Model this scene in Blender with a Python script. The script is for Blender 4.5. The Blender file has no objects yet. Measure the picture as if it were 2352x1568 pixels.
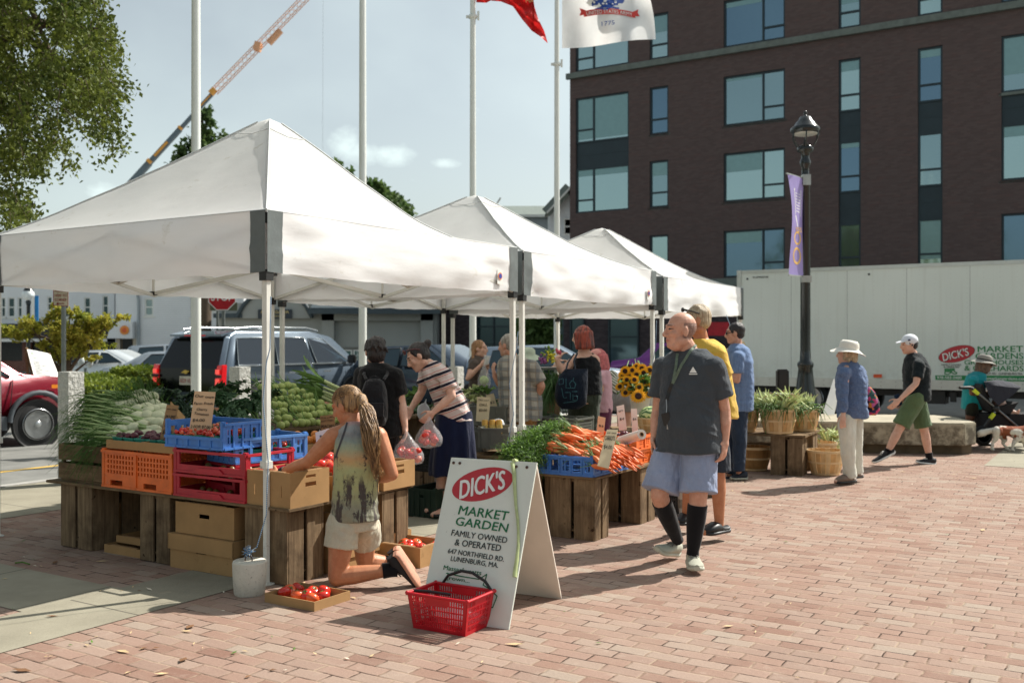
import bpy,bmesh,math,random
import numpy as np
from mathutils import Vector as V,Matrix,noise
random.seed(7)
rnd=random.Random(11)
# ---------------------------------------------------------------- camera, sky, sun, exposure
C=bpy.context.scene.collection
F=2287.0;CX=1176.0;CY=783.0;H=1.56
cam=bpy.data.objects.new('camera',bpy.data.cameras.new('camera'));C.objects.link(cam)
cam.location=(0,0,H);cam.rotation_euler=(math.radians(90),0,0)
cam.data.lens=35;cam.data.sensor_width=36;cam.data.clip_end=2000;cam.data.clip_start=0.1
cam.data.dof.use_dof=True;cam.data.dof.focus_distance=6.6;cam.data.dof.aperture_fstop=2.8
bpy.context.scene.camera=cam
SUN_EL=47.0;SD=V((-0.85,-0.53,0)).normalized()
wld=bpy.data.worlds.new("World");bpy.context.scene.world=wld;wld.use_nodes=True
def sky():
 nt=wld.node_tree;N=nt.nodes;L=nt.links;bg=N['Background']
 st=N.new('ShaderNodeTexSky');st.sky_type='NISHITA';st.sun_disc=False
 st.sun_elevation=math.radians(SUN_EL);st.sun_rotation=math.atan2(-SD.x,-SD.y)
 st.air_density=1.0;st.dust_density=2.0;st.ozone_density=1.0
 tc=N.new('ShaderNodeTexCoord')
 def dirblob(px,py,rx,ry):
  d=V(((px-CX)/F,1,-(py-CY)/F)).normalized()
  sub=N.new('ShaderNodeVectorMath');sub.operation='SUBTRACT';sub.inputs[1].default_value=d
  L.new(tc.outputs['Generated'],sub.inputs[0])
  sc=N.new('ShaderNodeVectorMath');sc.operation='MULTIPLY';sc.inputs[1].default_value=(1/rx,1/rx,1/ry)
  L.new(sub.outputs[0],sc.inputs[0])
  ln=N.new('ShaderNodeVectorMath');ln.operation='LENGTH';L.new(sc.outputs[0],ln.inputs[0])
  mr=N.new('ShaderNodeMapRange');mr.inputs[1].default_value=1.0;mr.inputs[2].default_value=0.2
  L.new(ln.outputs['Value'],mr.inputs[0]);return mr.outputs[0]
 nz=N.new('ShaderNodeTexNoise');nz.inputs['Scale'].default_value=22;nz.inputs['Detail'].default_value=7;nz.inputs['Roughness'].default_value=.62
 mp=N.new('ShaderNodeMapping');mp.inputs['Scale'].default_value=(1,1,1.5);L.new(tc.outputs['Generated'],mp.inputs[0]);L.new(mp.outputs[0],nz.inputs[0])
 acc=None
 for b in((800,330,.026,.020),(830,345,.034,.020),(900,352,.036,.016),(235,445,.034,.02),(290,460,.03,.014),(1020,375,.02,.008)):
  o=dirblob(*b)
  if acc is None:acc=o
  else:
   m=N.new('ShaderNodeMath');m.operation='MAXIMUM';L.new(acc,m.inputs[0]);L.new(o,m.inputs[1]);acc=m.outputs[0]
 mm=N.new('ShaderNodeMath');mm.operation='MULTIPLY_ADD';L.new(nz.outputs['Fac'],mm.inputs[0]);mm.inputs[1].default_value=2.2;L.new(acc,mm.inputs[2])
 r2=N.new('ShaderNodeMapRange');r2.inputs[1].default_value=1.45;r2.inputs[2].default_value=2.35;r2.inputs[4].default_value=.75;L.new(mm.outputs[0],r2.inputs[0])
 # broad thin haze cloud
 n2=N.new('ShaderNodeTexNoise');n2.inputs['Scale'].default_value=3.0;n2.inputs['Detail'].default_value=5;L.new(mp.outputs[0],n2.inputs[0])
 r3=N.new('ShaderNodeMapRange');r3.inputs[1].default_value=.45;r3.inputs[2].default_value=.8;r3.inputs[4].default_value=.35;L.new(n2.outputs['Fac'],r3.inputs[0])
 ad=N.new('ShaderNodeMath');ad.operation='MAXIMUM';L.new(r2.outputs[0],ad.inputs[0]);L.new(r3.outputs[0],ad.inputs[1])
 hs=N.new('ShaderNodeHueSaturation');hs.inputs['Saturation'].default_value=.45;hs.inputs['Value'].default_value=1.0
 L.new(st.outputs[0],hs.inputs['Color'])
 mx=N.new('ShaderNodeMixRGB');mx.inputs[2].default_value=(7.4,8.2,8.5,1)
 L.new(ad.outputs[0],mx.inputs[0]);L.new(hs.outputs[0],mx.inputs[1]);tn=N.new('ShaderNodeMixRGB');tn.blend_type='MULTIPLY';tn.inputs[0].default_value=1;tn.inputs[2].default_value=(.95,1.0,.94,1);L.new(mx.outputs[0],tn.inputs[1]);L.new(tn.outputs[0],bg.inputs[0])
 bg.inputs[1].default_value=0.108
sky()
sun=bpy.data.objects.new('sun',bpy.data.lights.new('sun','SUN'));C.objects.link(sun)
sun.data.energy=4.8;sun.data.angle=math.radians(.55);sun.data.color=(1,.95,.87)
ce=math.cos(math.radians(SUN_EL));sdir=V((SD.x*ce,SD.y*ce,-math.sin(math.radians(SUN_EL))))
sun.rotation_euler=sdir.to_track_quat('-Z','Y').to_euler();sun.location=(8,4,12)
vs=bpy.context.scene.view_settings
vs.view_transform='Standard';vs.look='None';vs.exposure=0.47;vs.gamma=1
cy=bpy.context.scene.cycles
cy.max_bounces=6;cy.diffuse_bounces=2;cy.glossy_bounces=3;cy.transmission_bounces=5;cy.transparent_max_bounces=12
# ---------------------------------------------------------------- frames of reference
def W(px,py,d):return V(((px-CX)*d/F,d,H-(py-CY)*d/F))
def G(px,py,z=0.0):
 d=(H-z)*F/(py-CY);return V(((px-CX)*d/F,d,z))
R=V((.848,-.53,0)).normalized();Q=V((.53,.848,0)).normalized();UP=V((0,0,1))
def RQ(r,q,z=0.0):return R*r+Q*q+UP*z
def rq(p):return p.dot(R),p.dot(Q)
# ---------------------------------------------------------------- materials
def s(r,g,b,k=1.0):
 f=lambda c:((c/255+.055)/1.055)**2.4 if c>10 else c/255/12.92
 return(f(r)*k,f(g)*k,f(b)*k)
MATS={}
class NT:
 def __init__(self,m):
  self.nt=m.node_tree;self.N=self.nt.nodes;self.L=self.nt.links;self.b=self.N['Principled BSDF']
 def n(self,t,**kw):
  o=self.N.new('ShaderNode'+t)
  for k,v in kw.items():
   if k[0]=='_':o.inputs[int(k[1:])].default_value=v
   else:setattr(o,k,v)
  return o
 def lk(self,a,b):self.L.new(a,b)
 def math(self,op,a,b=None,c=None):
  o=self.n('Math',operation=op)
  for i,x in enumerate((a,b,c)):
   if x is None:continue
   if isinstance(x,(int,float)):o.inputs[i].default_value=x
   else:self.lk(x,o.inputs[i])
  return o.outputs[0]
 def pos(self):return self.n('NewGeometry').outputs['Position']
 def dot(self,vec,d):
  o=self.n('VectorMath',operation='DOT_PRODUCT');self.lk(vec,o.inputs[0]);o.inputs[1].default_value=d;return o.outputs['Value']
 def comb(self,x,y,z=0.0):
  o=self.n('CombineXYZ')
  for i,a in enumerate((x,y,z)):
   if isinstance(a,(int,float)):o.inputs[i].default_value=a
   else:self.lk(a,o.inputs[i])
  return o.outputs[0]
 def noise(self,vec,scale,detail=3,rough=.5):
  o=self.n('TexNoise');o.inputs['Scale'].default_value=scale;o.inputs['Detail'].default_value=detail;o.inputs['Roughness'].default_value=rough
  if vec is not None:self.lk(vec,o.inputs['Vector'])
  return o.outputs['Fac']
 def ramp(self,fac,stops,interp='LINEAR'):
  o=self.n('ValToRGB');cr=o.color_ramp;cr.interpolation=interp
  while len(cr.elements)<len(stops):cr.elements.new(.5)
  for e,(p,c) in zip(cr.elements,stops):e.position=p;e.color=(*c,1) if len(c)==3 else c
  self.lk(fac,o.inputs[0]);return o.outputs[0]
 def mix(self,fac,a,b,mode='MIX'):
  o=self.n('MixRGB',blend_type=mode)
  for i,x in enumerate((fac,a,b)):
   if isinstance(x,(int,float)):o.inputs[i].default_value=x
   elif isinstance(x,tuple):o.inputs[i].default_value=(*x,1) if len(x)==3 else x
   else:self.lk(x,o.inputs[i])
  return o.outputs[0]
 def rng(self,x,a,b,c=0.0,d=1.0):
  o=self.n('MapRange');o.inputs[1].default_value=a;o.inputs[2].default_value=b;o.inputs[3].default_value=c;o.inputs[4].default_value=d
  self.lk(x,o.inputs[0]);return o.outputs[0]
 def bump(self,h,strength=.3,dist=.01):
  o=self.n('Bump');o.inputs['Strength'].default_value=strength;o.inputs['Distance'].default_value=dist
  self.lk(h,o.inputs['Height']);self.lk(o.outputs[0],self.b.inputs['Normal'])
 def scale(self,vec,sc):
  o=self.n('VectorMath',operation='MULTIPLY');self.lk(vec,o.inputs[0]);o.inputs[1].default_value=sc;return o.outputs[0]
def mat(name,col=(.5,.5,.5),rough=.6,metal=0,var=.18,vsc=6,bump=0,bsc=60,bd=.003,spec=.5,fn=None,stretch=None,transl=0,alpha=1,coat=0,sheen=0,trans=0,emit=0,sss=0,dirt=None):
 if name in MATS:return MATS[name]
 m=bpy.data.materials.new(name);m.use_nodes=True;t=NT(m);b=t.b
 b.inputs['Base Color'].default_value=(*col,1);b.inputs['Roughness'].default_value=rough;b.inputs['Metallic'].default_value=metal
 b.inputs['Specular IOR Level'].default_value=spec
 if coat:b.inputs['Coat Weight'].default_value=coat;b.inputs['Coat Roughness'].default_value=.05
 if sheen:b.inputs['Sheen Weight'].default_value=sheen
 if trans:b.inputs['Transmission Weight'].default_value=trans
 if sss:b.inputs['Subsurface Weight'].default_value=sss;b.inputs['Subsurface Radius'].default_value=(.012,.005,.003)
 if emit:b.inputs['Emission Color'].default_value=(*col,1);b.inputs['Emission Strength'].default_value=emit
 if alpha<1:b.inputs['Alpha'].default_value=alpha
 p=t.pos()
 if stretch:p=t.scale(p,stretch)
 if var and not fn:
  f=t.noise(p,vsc,4,.6)
  lo=tuple(c*(1-var) for c in col);hi=tuple(min(1,c*(1+var)) for c in col)
  c=t.ramp(f,[(.3,lo),(.7,hi)])
  if dirt:
   f2=t.rng(t.noise(t.pos(),dirt[1],6,.7),dirt[2],dirt[2]+.12);c=t.mix(f2,c,dirt[0])
  t.lk(c,b.inputs['Base Color'])
 if bump:t.bump(t.noise(p,bsc,4,.6),bump,bd)
 if fn:fn(t)
 if transl:
  tr=t.n('BsdfTranslucent');mx=t.n('MixShader');mx.inputs[0].default_value=transl
  src=b.inputs['Base Color'].links
  if src:t.lk(src[0].from_socket,tr.inputs[0])
  else:tr.inputs[0].default_value=(*col,1)
  t.lk(b.outputs[0],mx.inputs[1]);t.lk(tr.outputs[0],mx.inputs[2]);t.lk(mx.outputs[0],t.N['Material Output'].inputs[0])
 MATS[name]=m;return m
 # ---------------------------------------------------------------- mesh builder
class MB:
 def __init__(self):self.v=[];self.f=[];self.mi=[];self.sm=[]
 def add(self,vs,fs,mi=0,smooth=False):
  o=len(self.v);self.v.extend([tuple(x) for x in vs]);self.f.extend([tuple(i+o for i in f) for f in fs])
  self.mi.extend([mi]*len(fs));self.sm.extend([smooth]*len(fs));return self
 def quad(self,a,b,c,d,mi=0):return self.add([a,b,c,d],[(0,1,2,3)],mi)
 def ob(self,o,ex,ey,ez,mi=0):
  o=V(o);ex=V(ex);ey=V(ey);ez=V(ez)
  vs=[o,o+ex,o+ex+ey,o+ey,o+ez,o+ex+ez,o+ex+ey+ez,o+ey+ez]
  fs=[(0,3,2,1),(4,5,6,7),(0,1,5,4),(1,2,6,5),(2,3,7,6),(3,0,4,7)]
  if ex.cross(ey).dot(ez)<0:fs=[f[::-1] for f in fs]
  return self.add(vs,fs,mi)
 def box(self,c,sx,sy,sz,ax=None,mi=0):
  x,y,z=ax or(V((1,0,0)),V((0,1,0)),UP)
  x=x*sx;y=y*sy;z=z*sz
  return self.ob(V(c)-x/2-y/2-z/2,x,y,z,mi)
 def beam(self,a,b,w,h=None,up=UP,mi=0):
  a=V(a);b=V(b);d=b-a;h=h or w
  x=d.cross(V(up));
  if x.length<1e-6:x=d.cross(V((1,0,0)))
  x.normalize();z=x.cross(d).normalized()
  return self.ob(a-x*w/2-z*h/2,d,x*w,z*h,mi)
 def ring(self,rings,mi=0,smooth=True,cap=True,closed=True):
  n=len(rings[0]);vs=[p for r in rings for p in r];fs=[]
  m=n if closed else n-1
  for i in range(len(rings)-1):
   for j in range(m):
    a=i*n+j;b=i*n+(j+1)%n;fs.append((a,b,b+n,a+n))
  self.add(vs,fs,mi,smooth)
  if cap and closed:
   self.add(rings[0],[tuple(range(n))[::-1]],mi,False);self.add(rings[-1],[tuple(range(n))],mi,False)
  return self
 def tube(self,pts,r,n=8,mi=0,cap=True,smooth=True,flat=1.0):
  pts=[V(p) for p in pts];k=len(pts)
  rr=r if isinstance(r,(list,tuple)) else[r]*k
  rings=[];px=None
  for i,p in enumerate(pts):
   d=(pts[min(i+1,k-1)]-pts[max(i-1,0)])
   if d.length<1e-9:d=V((0,0,1))
   d.normalize()
   if px is None:px=d.cross(V((0,0,1)) if abs(d.z)<.95 else V((1,0,0)))
   px=(px-d*px.dot(d)).normalized();y=d.cross(px)
   rings.append([p+px*math.cos(2*math.pi*j/n)*rr[i]+y*math.sin(2*math.pi*j/n)*rr[i]*flat for j in range(n)])
  return self.ring(rings,mi,smooth,cap)
 def lathe(self,o,prof,n=16,mi=0,axis=UP,smooth=True,cap=True):
  o=V(o);a=V(axis).normalized();x=a.cross(V((0,1,0)) if abs(a.y)<.9 else V((1,0,0))).normalized();y=a.cross(x)
  rings=[[o+a*z+x*math.cos(2*math.pi*j/n)*r+y*math.sin(2*math.pi*j/n)*r for j in range(n)] for r,z in prof]
  return self.ring(rings,mi,smooth,cap)
 def ball(self,c,r,n=10,m=7,mi=0,ax=None):
  c=V(c);rx,ry,rz=(r,r,r) if isinstance(r,(int,float)) else r
  x,y,z=ax or(V((1,0,0)),V((0,1,0)),UP)
  vs=[c-z*rz];fs=[]
  for i in range(1,m):
   t=math.pi*i/m
   for j in range(n):
    p=2*math.pi*j/n;vs.append(c+x*rx*math.sin(t)*math.cos(p)+y*ry*math.sin(t)*math.sin(p)-z*rz*math.cos(t))
  vs.append(c+z*rz);e=len(vs)-1
  for j in range(n):fs.append((0,1+(j+1)%n,1+j));fs.append((e,e-n+j,e-n+(j+1)%n))
  for i in range(m-2):
   for j in range(n):
    a=1+i*n+j;b=1+i*n+(j+1)%n;fs.append((a,b,b+n,a+n))
  return self.add(vs,fs,mi,True)
 def prism(self,pts,ext,mi=0,smooth=False):
  pts=[V(p) for p in pts];ext=V(ext);n=len(pts)
  nn=V((0,0,0))
  for i in range(n):nn+=pts[i].cross(pts[(i+1)%n])
  if nn.dot(ext)>0:pts=pts[::-1]
  vs=pts+[p+ext for p in pts]
  self.add(vs,[tuple(range(n)),tuple(range(2*n-1,n-1,-1))],mi,False)
  return self.add(vs,[(i,i+n,(i+1)%n+n,(i+1)%n) for i in range(n)],mi,smooth)
 def grid(self,O,ex,ez,nrm,Wd,Ht,T,holes,mi=0,fn=None):
  """a plate Wd x Ht of thickness T (towards -nrm) with rectangular holes"""
  O=V(O);ex=V(ex);ez=V(ez);nrm=V(nrm)
  xs=sorted({0.0,Wd,*[h[0] for h in holes],*[h[2] for h in holes]});zs=sorted({0.0,Ht,*[h[1] for h in holes],*[h[3] for h in holes]})
  xs=[x for x in xs if 0<=x<=Wd];zs=[z for z in zs if 0<=z<=Ht]
  def solid(i,j):
   if i<0 or j<0 or i>=len(xs)-1 or j>=len(zs)-1:return False
   x=(xs[i]+xs[i+1])/2;z=(zs[j]+zs[j+1])/2
   return not any(h[0]<x<h[2] and h[1]<z<h[3] for h in holes)
  vs=[];fs=[];idx={}
  def vid(i,j,k):
   if(i,j,k) not in idx:
    p=O+ex*xs[i]+ez*zs[j]-nrm*(T if k else 0)
    if fn:p=fn(p)
    idx[(i,j,k)]=len(vs);vs.append(p)
   return idx[(i,j,k)]
  for i in range(len(xs)-1):
   for j in range(len(zs)-1):
    if not solid(i,j):continue
    a,b,c,d=(i,j),(i+1,j),(i+1,j+1),(i,j+1)
    fs.append(tuple(vid(*p,0) for p in(a,b,c,d)));fs.append(tuple(vid(*p,1) for p in(d,c,b,a)))
    if not solid(i,j-1):fs.append((vid(*a,1),vid(*b,1),vid(*b,0),vid(*a,0)))
    if not solid(i+1,j):fs.append((vid(*b,1),vid(*c,1),vid(*c,0),vid(*b,0)))
    if not solid(i,j+1):fs.append((vid(*c,1),vid(*d,1),vid(*d,0),vid(*c,0)))
    if not solid(i-1,j):fs.append((vid(*d,1),vid(*a,1),vid(*a,0),vid(*d,0)))
  if ex.cross(ez).dot(nrm)<0:fs=[f[::-1] for f in fs]
  return self.add(vs,fs,mi)
 def text(self,st,o,ux,uy,h,w=None,mi=0,bold=0.0,shear=0.0,align='L',lift=.002,fn=None,jit=0.0):
  if bold>.004 and fn is None:
   n_=V(ux).cross(V(uy)).normalized();e_=bold*.75*h/.71
   for i_,(dx,dy) in enumerate(((-1,0),(1,0),(0,0),(0,1),(0,-1))):self.text(st,V(o)+V(ux)*dx*e_+V(uy)*dy*e_*.6+n_*i_*.0004,ux,uy,h,w,mi,0,shear,align,lift,None,jit)
   return self
  vs,fs,(x0,x1)=text_mesh(st,0.0,shear)
  k=h/.71;wd=(x1-x0)*k;kx=k
  if w:kx=k*w/wd;wd=w
  off={'L':0,'C':-wd/2,'R':-wd}[align]
  o=V(o);ux=V(ux);uy=V(uy);nn=ux.cross(uy).normalized()
  out=[]
  for x,y in vs:
   X=(x-x0)*kx+off;Y=y*k
   if jit:Y+=jit*math.sin(X*37/h*.02+len(st));X+=jit*.6*math.sin(Y*53)
   out.append((o+ux*X+uy*Y+nn*lift) if fn is None else fn(X,Y))
  return self.add(out,fs,mi)
 def xf(self,M,start=0):
  for i in range(start,len(self.v)):self.v[i]=tuple(M@V(self.v[i]))
  return self
TXT={}
def text_mesh(st,bold,shear):
 key=(st,bold,shear)
 if key in TXT:return TXT[key]
 cu=bpy.data.curves.new('t','FONT');cu.body=st;cu.offset=bold;cu.shear=shear;cu.resolution_u=3
 o=bpy.data.objects.new('t',cu);C.objects.link(o)
 dg=bpy.context.evaluated_depsgraph_get();me=o.evaluated_get(dg).to_mesh()
 vs=[(v.co.x,v.co.y) for v in me.vertices];fs=[tuple(p.vertices) for p in me.polygons]
 up=sum((me.polygons[i].normal.z*me.polygons[i].area) for i in range(len(me.polygons)))
 if up<0:fs=[f[::-1] for f in fs]
 o.evaluated_get(dg).to_mesh_clear();bpy.data.objects.remove(o);bpy.data.curves.remove(cu)
 xs=[v[0] for v in vs] or[0,1]
 TXT[key]=(vs,fs,(min(xs),max(xs)));return TXT[key]
RM={}
def tago(o,label=None,cat=None,group=None,kind=None):
 if label:o['label']=label
 if cat:o['category']=cat
 if group:o['group']=group
 if kind:o['kind']=kind
 return o
def thing(name,label,cat,loc=(0,0,0),rz=0.0,group=None):
 o=bpy.data.objects.new(name,None);C.objects.link(o);o.location=loc;o.rotation_euler=(0,0,rz);o.empty_display_size=.1
 RM[o.name]=Matrix.Translation(V(loc))@Matrix.Rotation(rz,4,'Z')
 return tago(o,label,cat,group)
def mk(name,mb,mats,root=None,label=None,world=True,loc=None,bevel=0,merge=False,autosmooth=False):
 """link the builder's geometry as ONE mesh object; geometry given in world space unless world=False"""
 vs=mb.v
 if root is not None:
  M=RM[root.name]
  if world:Mi=M.inverted();vs=[tuple(Mi@V(v)) for v in vs]
 elif loc is not None and world:
  vs=[(v[0]-loc[0],v[1]-loc[1],v[2]-loc[2]) for v in vs]
 me=bpy.data.meshes.new(name);me.from_pydata(vs,[],mb.f)
 ms=mats if isinstance(mats,(list,tuple)) else[mats]
 for m in ms:me.materials.append(m)
 me.polygons.foreach_set('material_index',mb.mi);me.polygons.foreach_set('use_smooth',mb.sm)
 if bevel or merge:
  bm=bmesh.new();bm.from_mesh(me)
  bmesh.ops.remove_doubles(bm,verts=bm.verts,dist=1e-5)
  if bevel:
   es=[e for e in bm.edges if len(e.link_faces)==2 and e.calc_face_angle(0)>.5]
   bmesh.ops.bevel(bm,geom=es,offset=bevel,segments=2,affect='EDGES',clamp_overlap=True)
  bm.to_mesh(me);bm.free()
 me.update()
 o=bpy.data.objects.new(name,me);C.objects.link(o)
 if root is not None:o.parent=root;RM[o.name]=RM[root.name]
 elif loc is not None:o.location=loc;RM[o.name]=Matrix.Translation(V(loc))
 else:RM[o.name]=Matrix.Identity(4)
 if label:o['label']=label
 return o
def solo(name,mb,mats,label,cat,group=None,loc=None,**kw):
 return tago(mk(name,mb,mats,None,loc=loc,**kw),label,cat,group)
def struct(name,mb,mats,**kw):
 o=mk(name,mb,mats,**kw);o['kind']='structure';return o
def kids(o):return[c for c in CH.get(o.name,[])]
def copy_tree(o,parent=None,loc=None,rot=None,scale=None,label=None,group=None):
 c=o.copy();C.objects.link(c)
 if parent is not None:c.parent=parent
 if loc is not None:c.location=loc
 if rot is not None:c.rotation_euler=rot
 if scale is not None:c.scale=scale if isinstance(scale,(tuple,list)) else(scale,)*3
 if label:c['label']=label
 if group:c['group']=group
 for ch in list(o.children):copy_tree(ch,c)
 return c
def np_mesh(name,verts,nv,mats,root=None,mi=None,smooth=False):
 """fast mesh from a float array of verts laid out as consecutive polygons of nv corners"""
 me=bpy.data.meshes.new(name);n=len(verts);k=n//nv
 v=np.asarray(verts,dtype=np.float32)
 if root is not None:
  t=RM[root.name].translation;v=v-np.array([t.x,t.y,t.z],dtype=np.float32)
 me.vertices.add(n);me.vertices.foreach_set('co',v.ravel())
 me.loops.add(n);me.loops.foreach_set('vertex_index',np.arange(n,dtype=np.int32))
 me.polygons.add(k);me.polygons.foreach_set('loop_start',np.arange(0,n,nv,dtype=np.int32))
 for m in(mats if isinstance(mats,(list,tuple)) else[mats]):me.materials.append(m)
 if mi is not None:me.polygons.foreach_set('material_index',np.asarray(mi,dtype=np.int32))
 me.polygons.foreach_set('use_smooth',np.full(k,smooth))
 me.update(calc_edges=True);me.validate()
 o=bpy.data.objects.new(name,me);C.objects.link(o)
 if root is not None:o.parent=root;RM[o.name]=RM[root.name]
 return o
NP=np.random.RandomState(3)
def leaves(centers,size,stretch=1.6,droop=0.0,jitter=.35,dirs=None):
 """one leaf-shaped quad (diamond) per centre, random orientation"""
 c=np.asarray(centers,dtype=np.float64);n=len(c)
 sz=size*(1+jitter*(NP.rand(n)*2-1))
 a=NP.normal(size=(n,3))
 if dirs is not None:a=a*.5+np.asarray(dirs)*1.4
 a[:,2]-=droop;a/=np.linalg.norm(a,axis=1)[:,None]
 b=NP.normal(size=(n,3));b=np.cross(a,b);b/=np.linalg.norm(b,axis=1)[:,None]
 a*=(sz*stretch)[:,None];b*=sz[:,None]*.5
 nn=np.cross(a,b);nn/=np.linalg.norm(nn,axis=1)[:,None]
 out=np.empty((n,4,3));out[:,0]=c;out[:,1]=c+a*.45+b+nn*(sz*.12)[:,None];out[:,2]=c+a;out[:,3]=c+a*.45-b+nn*(sz*.12)[:,None]
 return out.reshape(-1,3)
 # ================================================================ SETTING
def brick_ground(t,bw=.205,bh=.103):
 P=t.pos();wob=t.math('MULTIPLY',t.math('SUBTRACT',t.noise(P,9,3),.5),.014)
 u=t.math('ADD',t.dot(P,R),wob);v=t.math('ADD',t.dot(P,Q),t.math('MULTIPLY',t.math('SUBTRACT',t.noise(t.scale(P,(1,1,1)),3.1,3),.5),.03))
 vr=t.math('DIVIDE',v,bh);row=t.math('FLOOR',vr);fv=t.math('SUBTRACT',vr,row)
 par=t.math('MULTIPLY',t.math('MODULO',t.math('ABSOLUTE',row),2.0),.5)
 jog=t.n('TexWhiteNoise',noise_dimensions='1D');t.lk(row,jog.inputs['W'])
 ur=t.math('ADD',t.math('ADD',t.math('DIVIDE',u,bw),par),t.math('MULTIPLY',jog.outputs['Value'],.22))
 col=t.math('FLOOR',ur);fu=t.math('SUBTRACT',ur,col)
 wn=t.n('TexWhiteNoise',noise_dimensions='2D');t.lk(t.comb(col,row),wn.inputs['Vector'])
 base=t.ramp(wn.outputs['Value'],[(0,s(150,114,100)),(.14,s(170,138,122)),(.42,s(182,152,137)),(.62,s(170,145,131)),(.8,s(188,164,149)),(.92,s(184,164,149)),(1,s(186,172,157))])
 big=t.rng(t.noise(P,1.1,5,.65),.42,.7)
 base=t.mix(.2,base,s(182,148,130));base=t.mix(t.math('MULTIPLY',big,.3),base,s(192,178,162))
 fine=t.noise(P,70,5,.7);base=t.mix(.35,base,t.ramp(fine,[(.3,(.45,.45,.45)),(.65,(1.0,1.0,1.0))]),'MULTIPLY')
 pale=t.rng(t.noise(P,7,5,.7),.56,.72);base=t.mix(t.math('MULTIPLY',pale,.35),base,s(206,190,174))
 eu=t.math('MULTIPLY',t.math('MINIMUM',fu,t.math('SUBTRACT',1.0,fu)),bw);ev=t.math('MULTIPLY',t.math('MINIMUM',fv,t.math('SUBTRACT',1.0,fv)),bh)
 e=t.math('MINIMUM',eu,ev);ew=t.math('ADD',e,t.math('MULTIPLY',t.math('SUBTRACT',t.noise(P,45,4),.5),.006))
 joint=t.rng(ew,.0028,.0056,1,0)
 jc=t.ramp(t.noise(P,5,4,.6),[(.42,s(74,58,48)),(.49,s(150,126,108)),(.6,s(186,164,142))])
 c=t.mix(joint,base,jc);c=t.mix(1.0,c,(.74,.725,.72),'MULTIPLY');t.lk(c,t.b.inputs['Base Color'])
 h=t.math('ADD',t.rng(ew,.001,.012),t.math('MULTIPLY',fine,.5));h=t.math('ADD',h,t.math('MULTIPLY',wn.outputs['Value'],.5))
 t.bump(h,.55,.006)
M_BRICK=mat('paving_brick',rough=.85,spec=.2,fn=brick_ground)
def conc(t,c1=s(162,156,138),c2=s(140,134,118)):
 P=t.pos();f=t.noise(P,2.2,6,.6);c=t.ramp(f,[(.3,c2),(.7,c1)])
 c=t.mix(.4,c,t.ramp(t.noise(P,140,3,.7),[(.35,(.6,.6,.6)),(.6,(1,1,1))]),'MULTIPLY')
 v=t.math('DIVIDE',t.dot(P,Q),.92);fr=t.math('SUBTRACT',v,t.math('FLOOR',v));j=t.rng(t.math('MINIMUM',fr,t.math('SUBTRACT',1.0,fr)),.004,.009,1,0)
 c=t.mix(j,c,s(96,92,82));t.lk(c,t.b.inputs['Base Color']);t.bump(t.noise(P,120,4,.7),.3,.002)
def conc2(t):
 P=t.pos();f=t.noise(P,2.2,6,.6);c=t.ramp(f,[(.3,s(140,134,118)),(.7,s(162,156,138))])
 v=t.math('DIVIDE',t.dot(P,R),.92);fr=t.math('SUBTRACT',v,t.math('FLOOR',v));j=t.rng(t.math('MINIMUM',fr,t.math('SUBTRACT',1.0,fr)),.004,.009,1,0)
 c=t.mix(j,c,s(96,92,82));t.lk(c,t.b.inputs['Base Color']);t.bump(t.noise(P,120,4,.7),.3,.002)
M_CONC=mat('pale_concrete',rough=.85,spec=.2,fn=conc);M_CONC2=mat('pale_concrete_cross',rough=.85,spec=.2,fn=conc2)
M_ASPH=mat('asphalt',s(128,128,124),.9,var=.15,vsc=3,bump=.5,bsc=160,bd=.004,spec=.2)
M_KERB=mat('granite_kerb',s(168,166,160),.8,var=.15,vsc=9,bump=.3,bsc=80)
M_YEL=mat('road_yellow',s(214,176,84),.8,var=.2,vsc=8)
ZR=-.13
gm=MB();gm.quad((-700,-60,ZR),(700,-60,ZR),(700,1100,ZR),(-700,1100,ZR));struct('ground',gm,M_ASPH)
pl=MB();pl.ob(RQ(-10.25,-12,ZR+.0),R*34,Q*31,UP*-ZR);struct('brick_plaza',pl,M_BRICK)
def sheet(name,r0,r1,q0,q1,z,m):
 b=MB();b.quad(RQ(r0,q0,z),RQ(r1,q0,z),RQ(r1,q1,z),RQ(r0,q1,z));return struct(name,b,m)
sheet('concrete_strip',-5.44,-4.81,-8,18.6,.004,M_CONC)
sheet('concrete_cross_strip',-8.4,-5.44,3.37,4.02,.004,M_CONC2)
sheet('pavement',-10.25,-8.45,-8,18.6,.004,M_CONC)
sheet('bench_walk',-1.6,16,13.75,18.9,.0045,M_CONC2)
k=MB();k.ob(RQ(-10.4,-12,ZR),R*.147,Q*31.1,UP*(-ZR+.012));k.ob(RQ(-10.24,19.0,ZR),R*30,Q*.15,UP*(-ZR+.012));struct('kerb',k,M_KERB,bevel=.01)
sheet('road_line',-12.5,-12.38,-5,60,ZR+.004,M_YEL)
mi_=MB();mi_.ob(RQ(-22,12.5,ZR),R*3.8,Q*12,UP*.15);struct('planting_island',mi_,mat('bark_mulch',s(120,84,60),.95,var=.4,vsc=30,bump=.8,bsc=60,bd=.02),bevel=.03)
fw=MB();fw.ob((-60,40,ZR),(54,0,0),(0,6,0),UP*.14);struct('far_pavement',fw,M_CONC)
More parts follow.
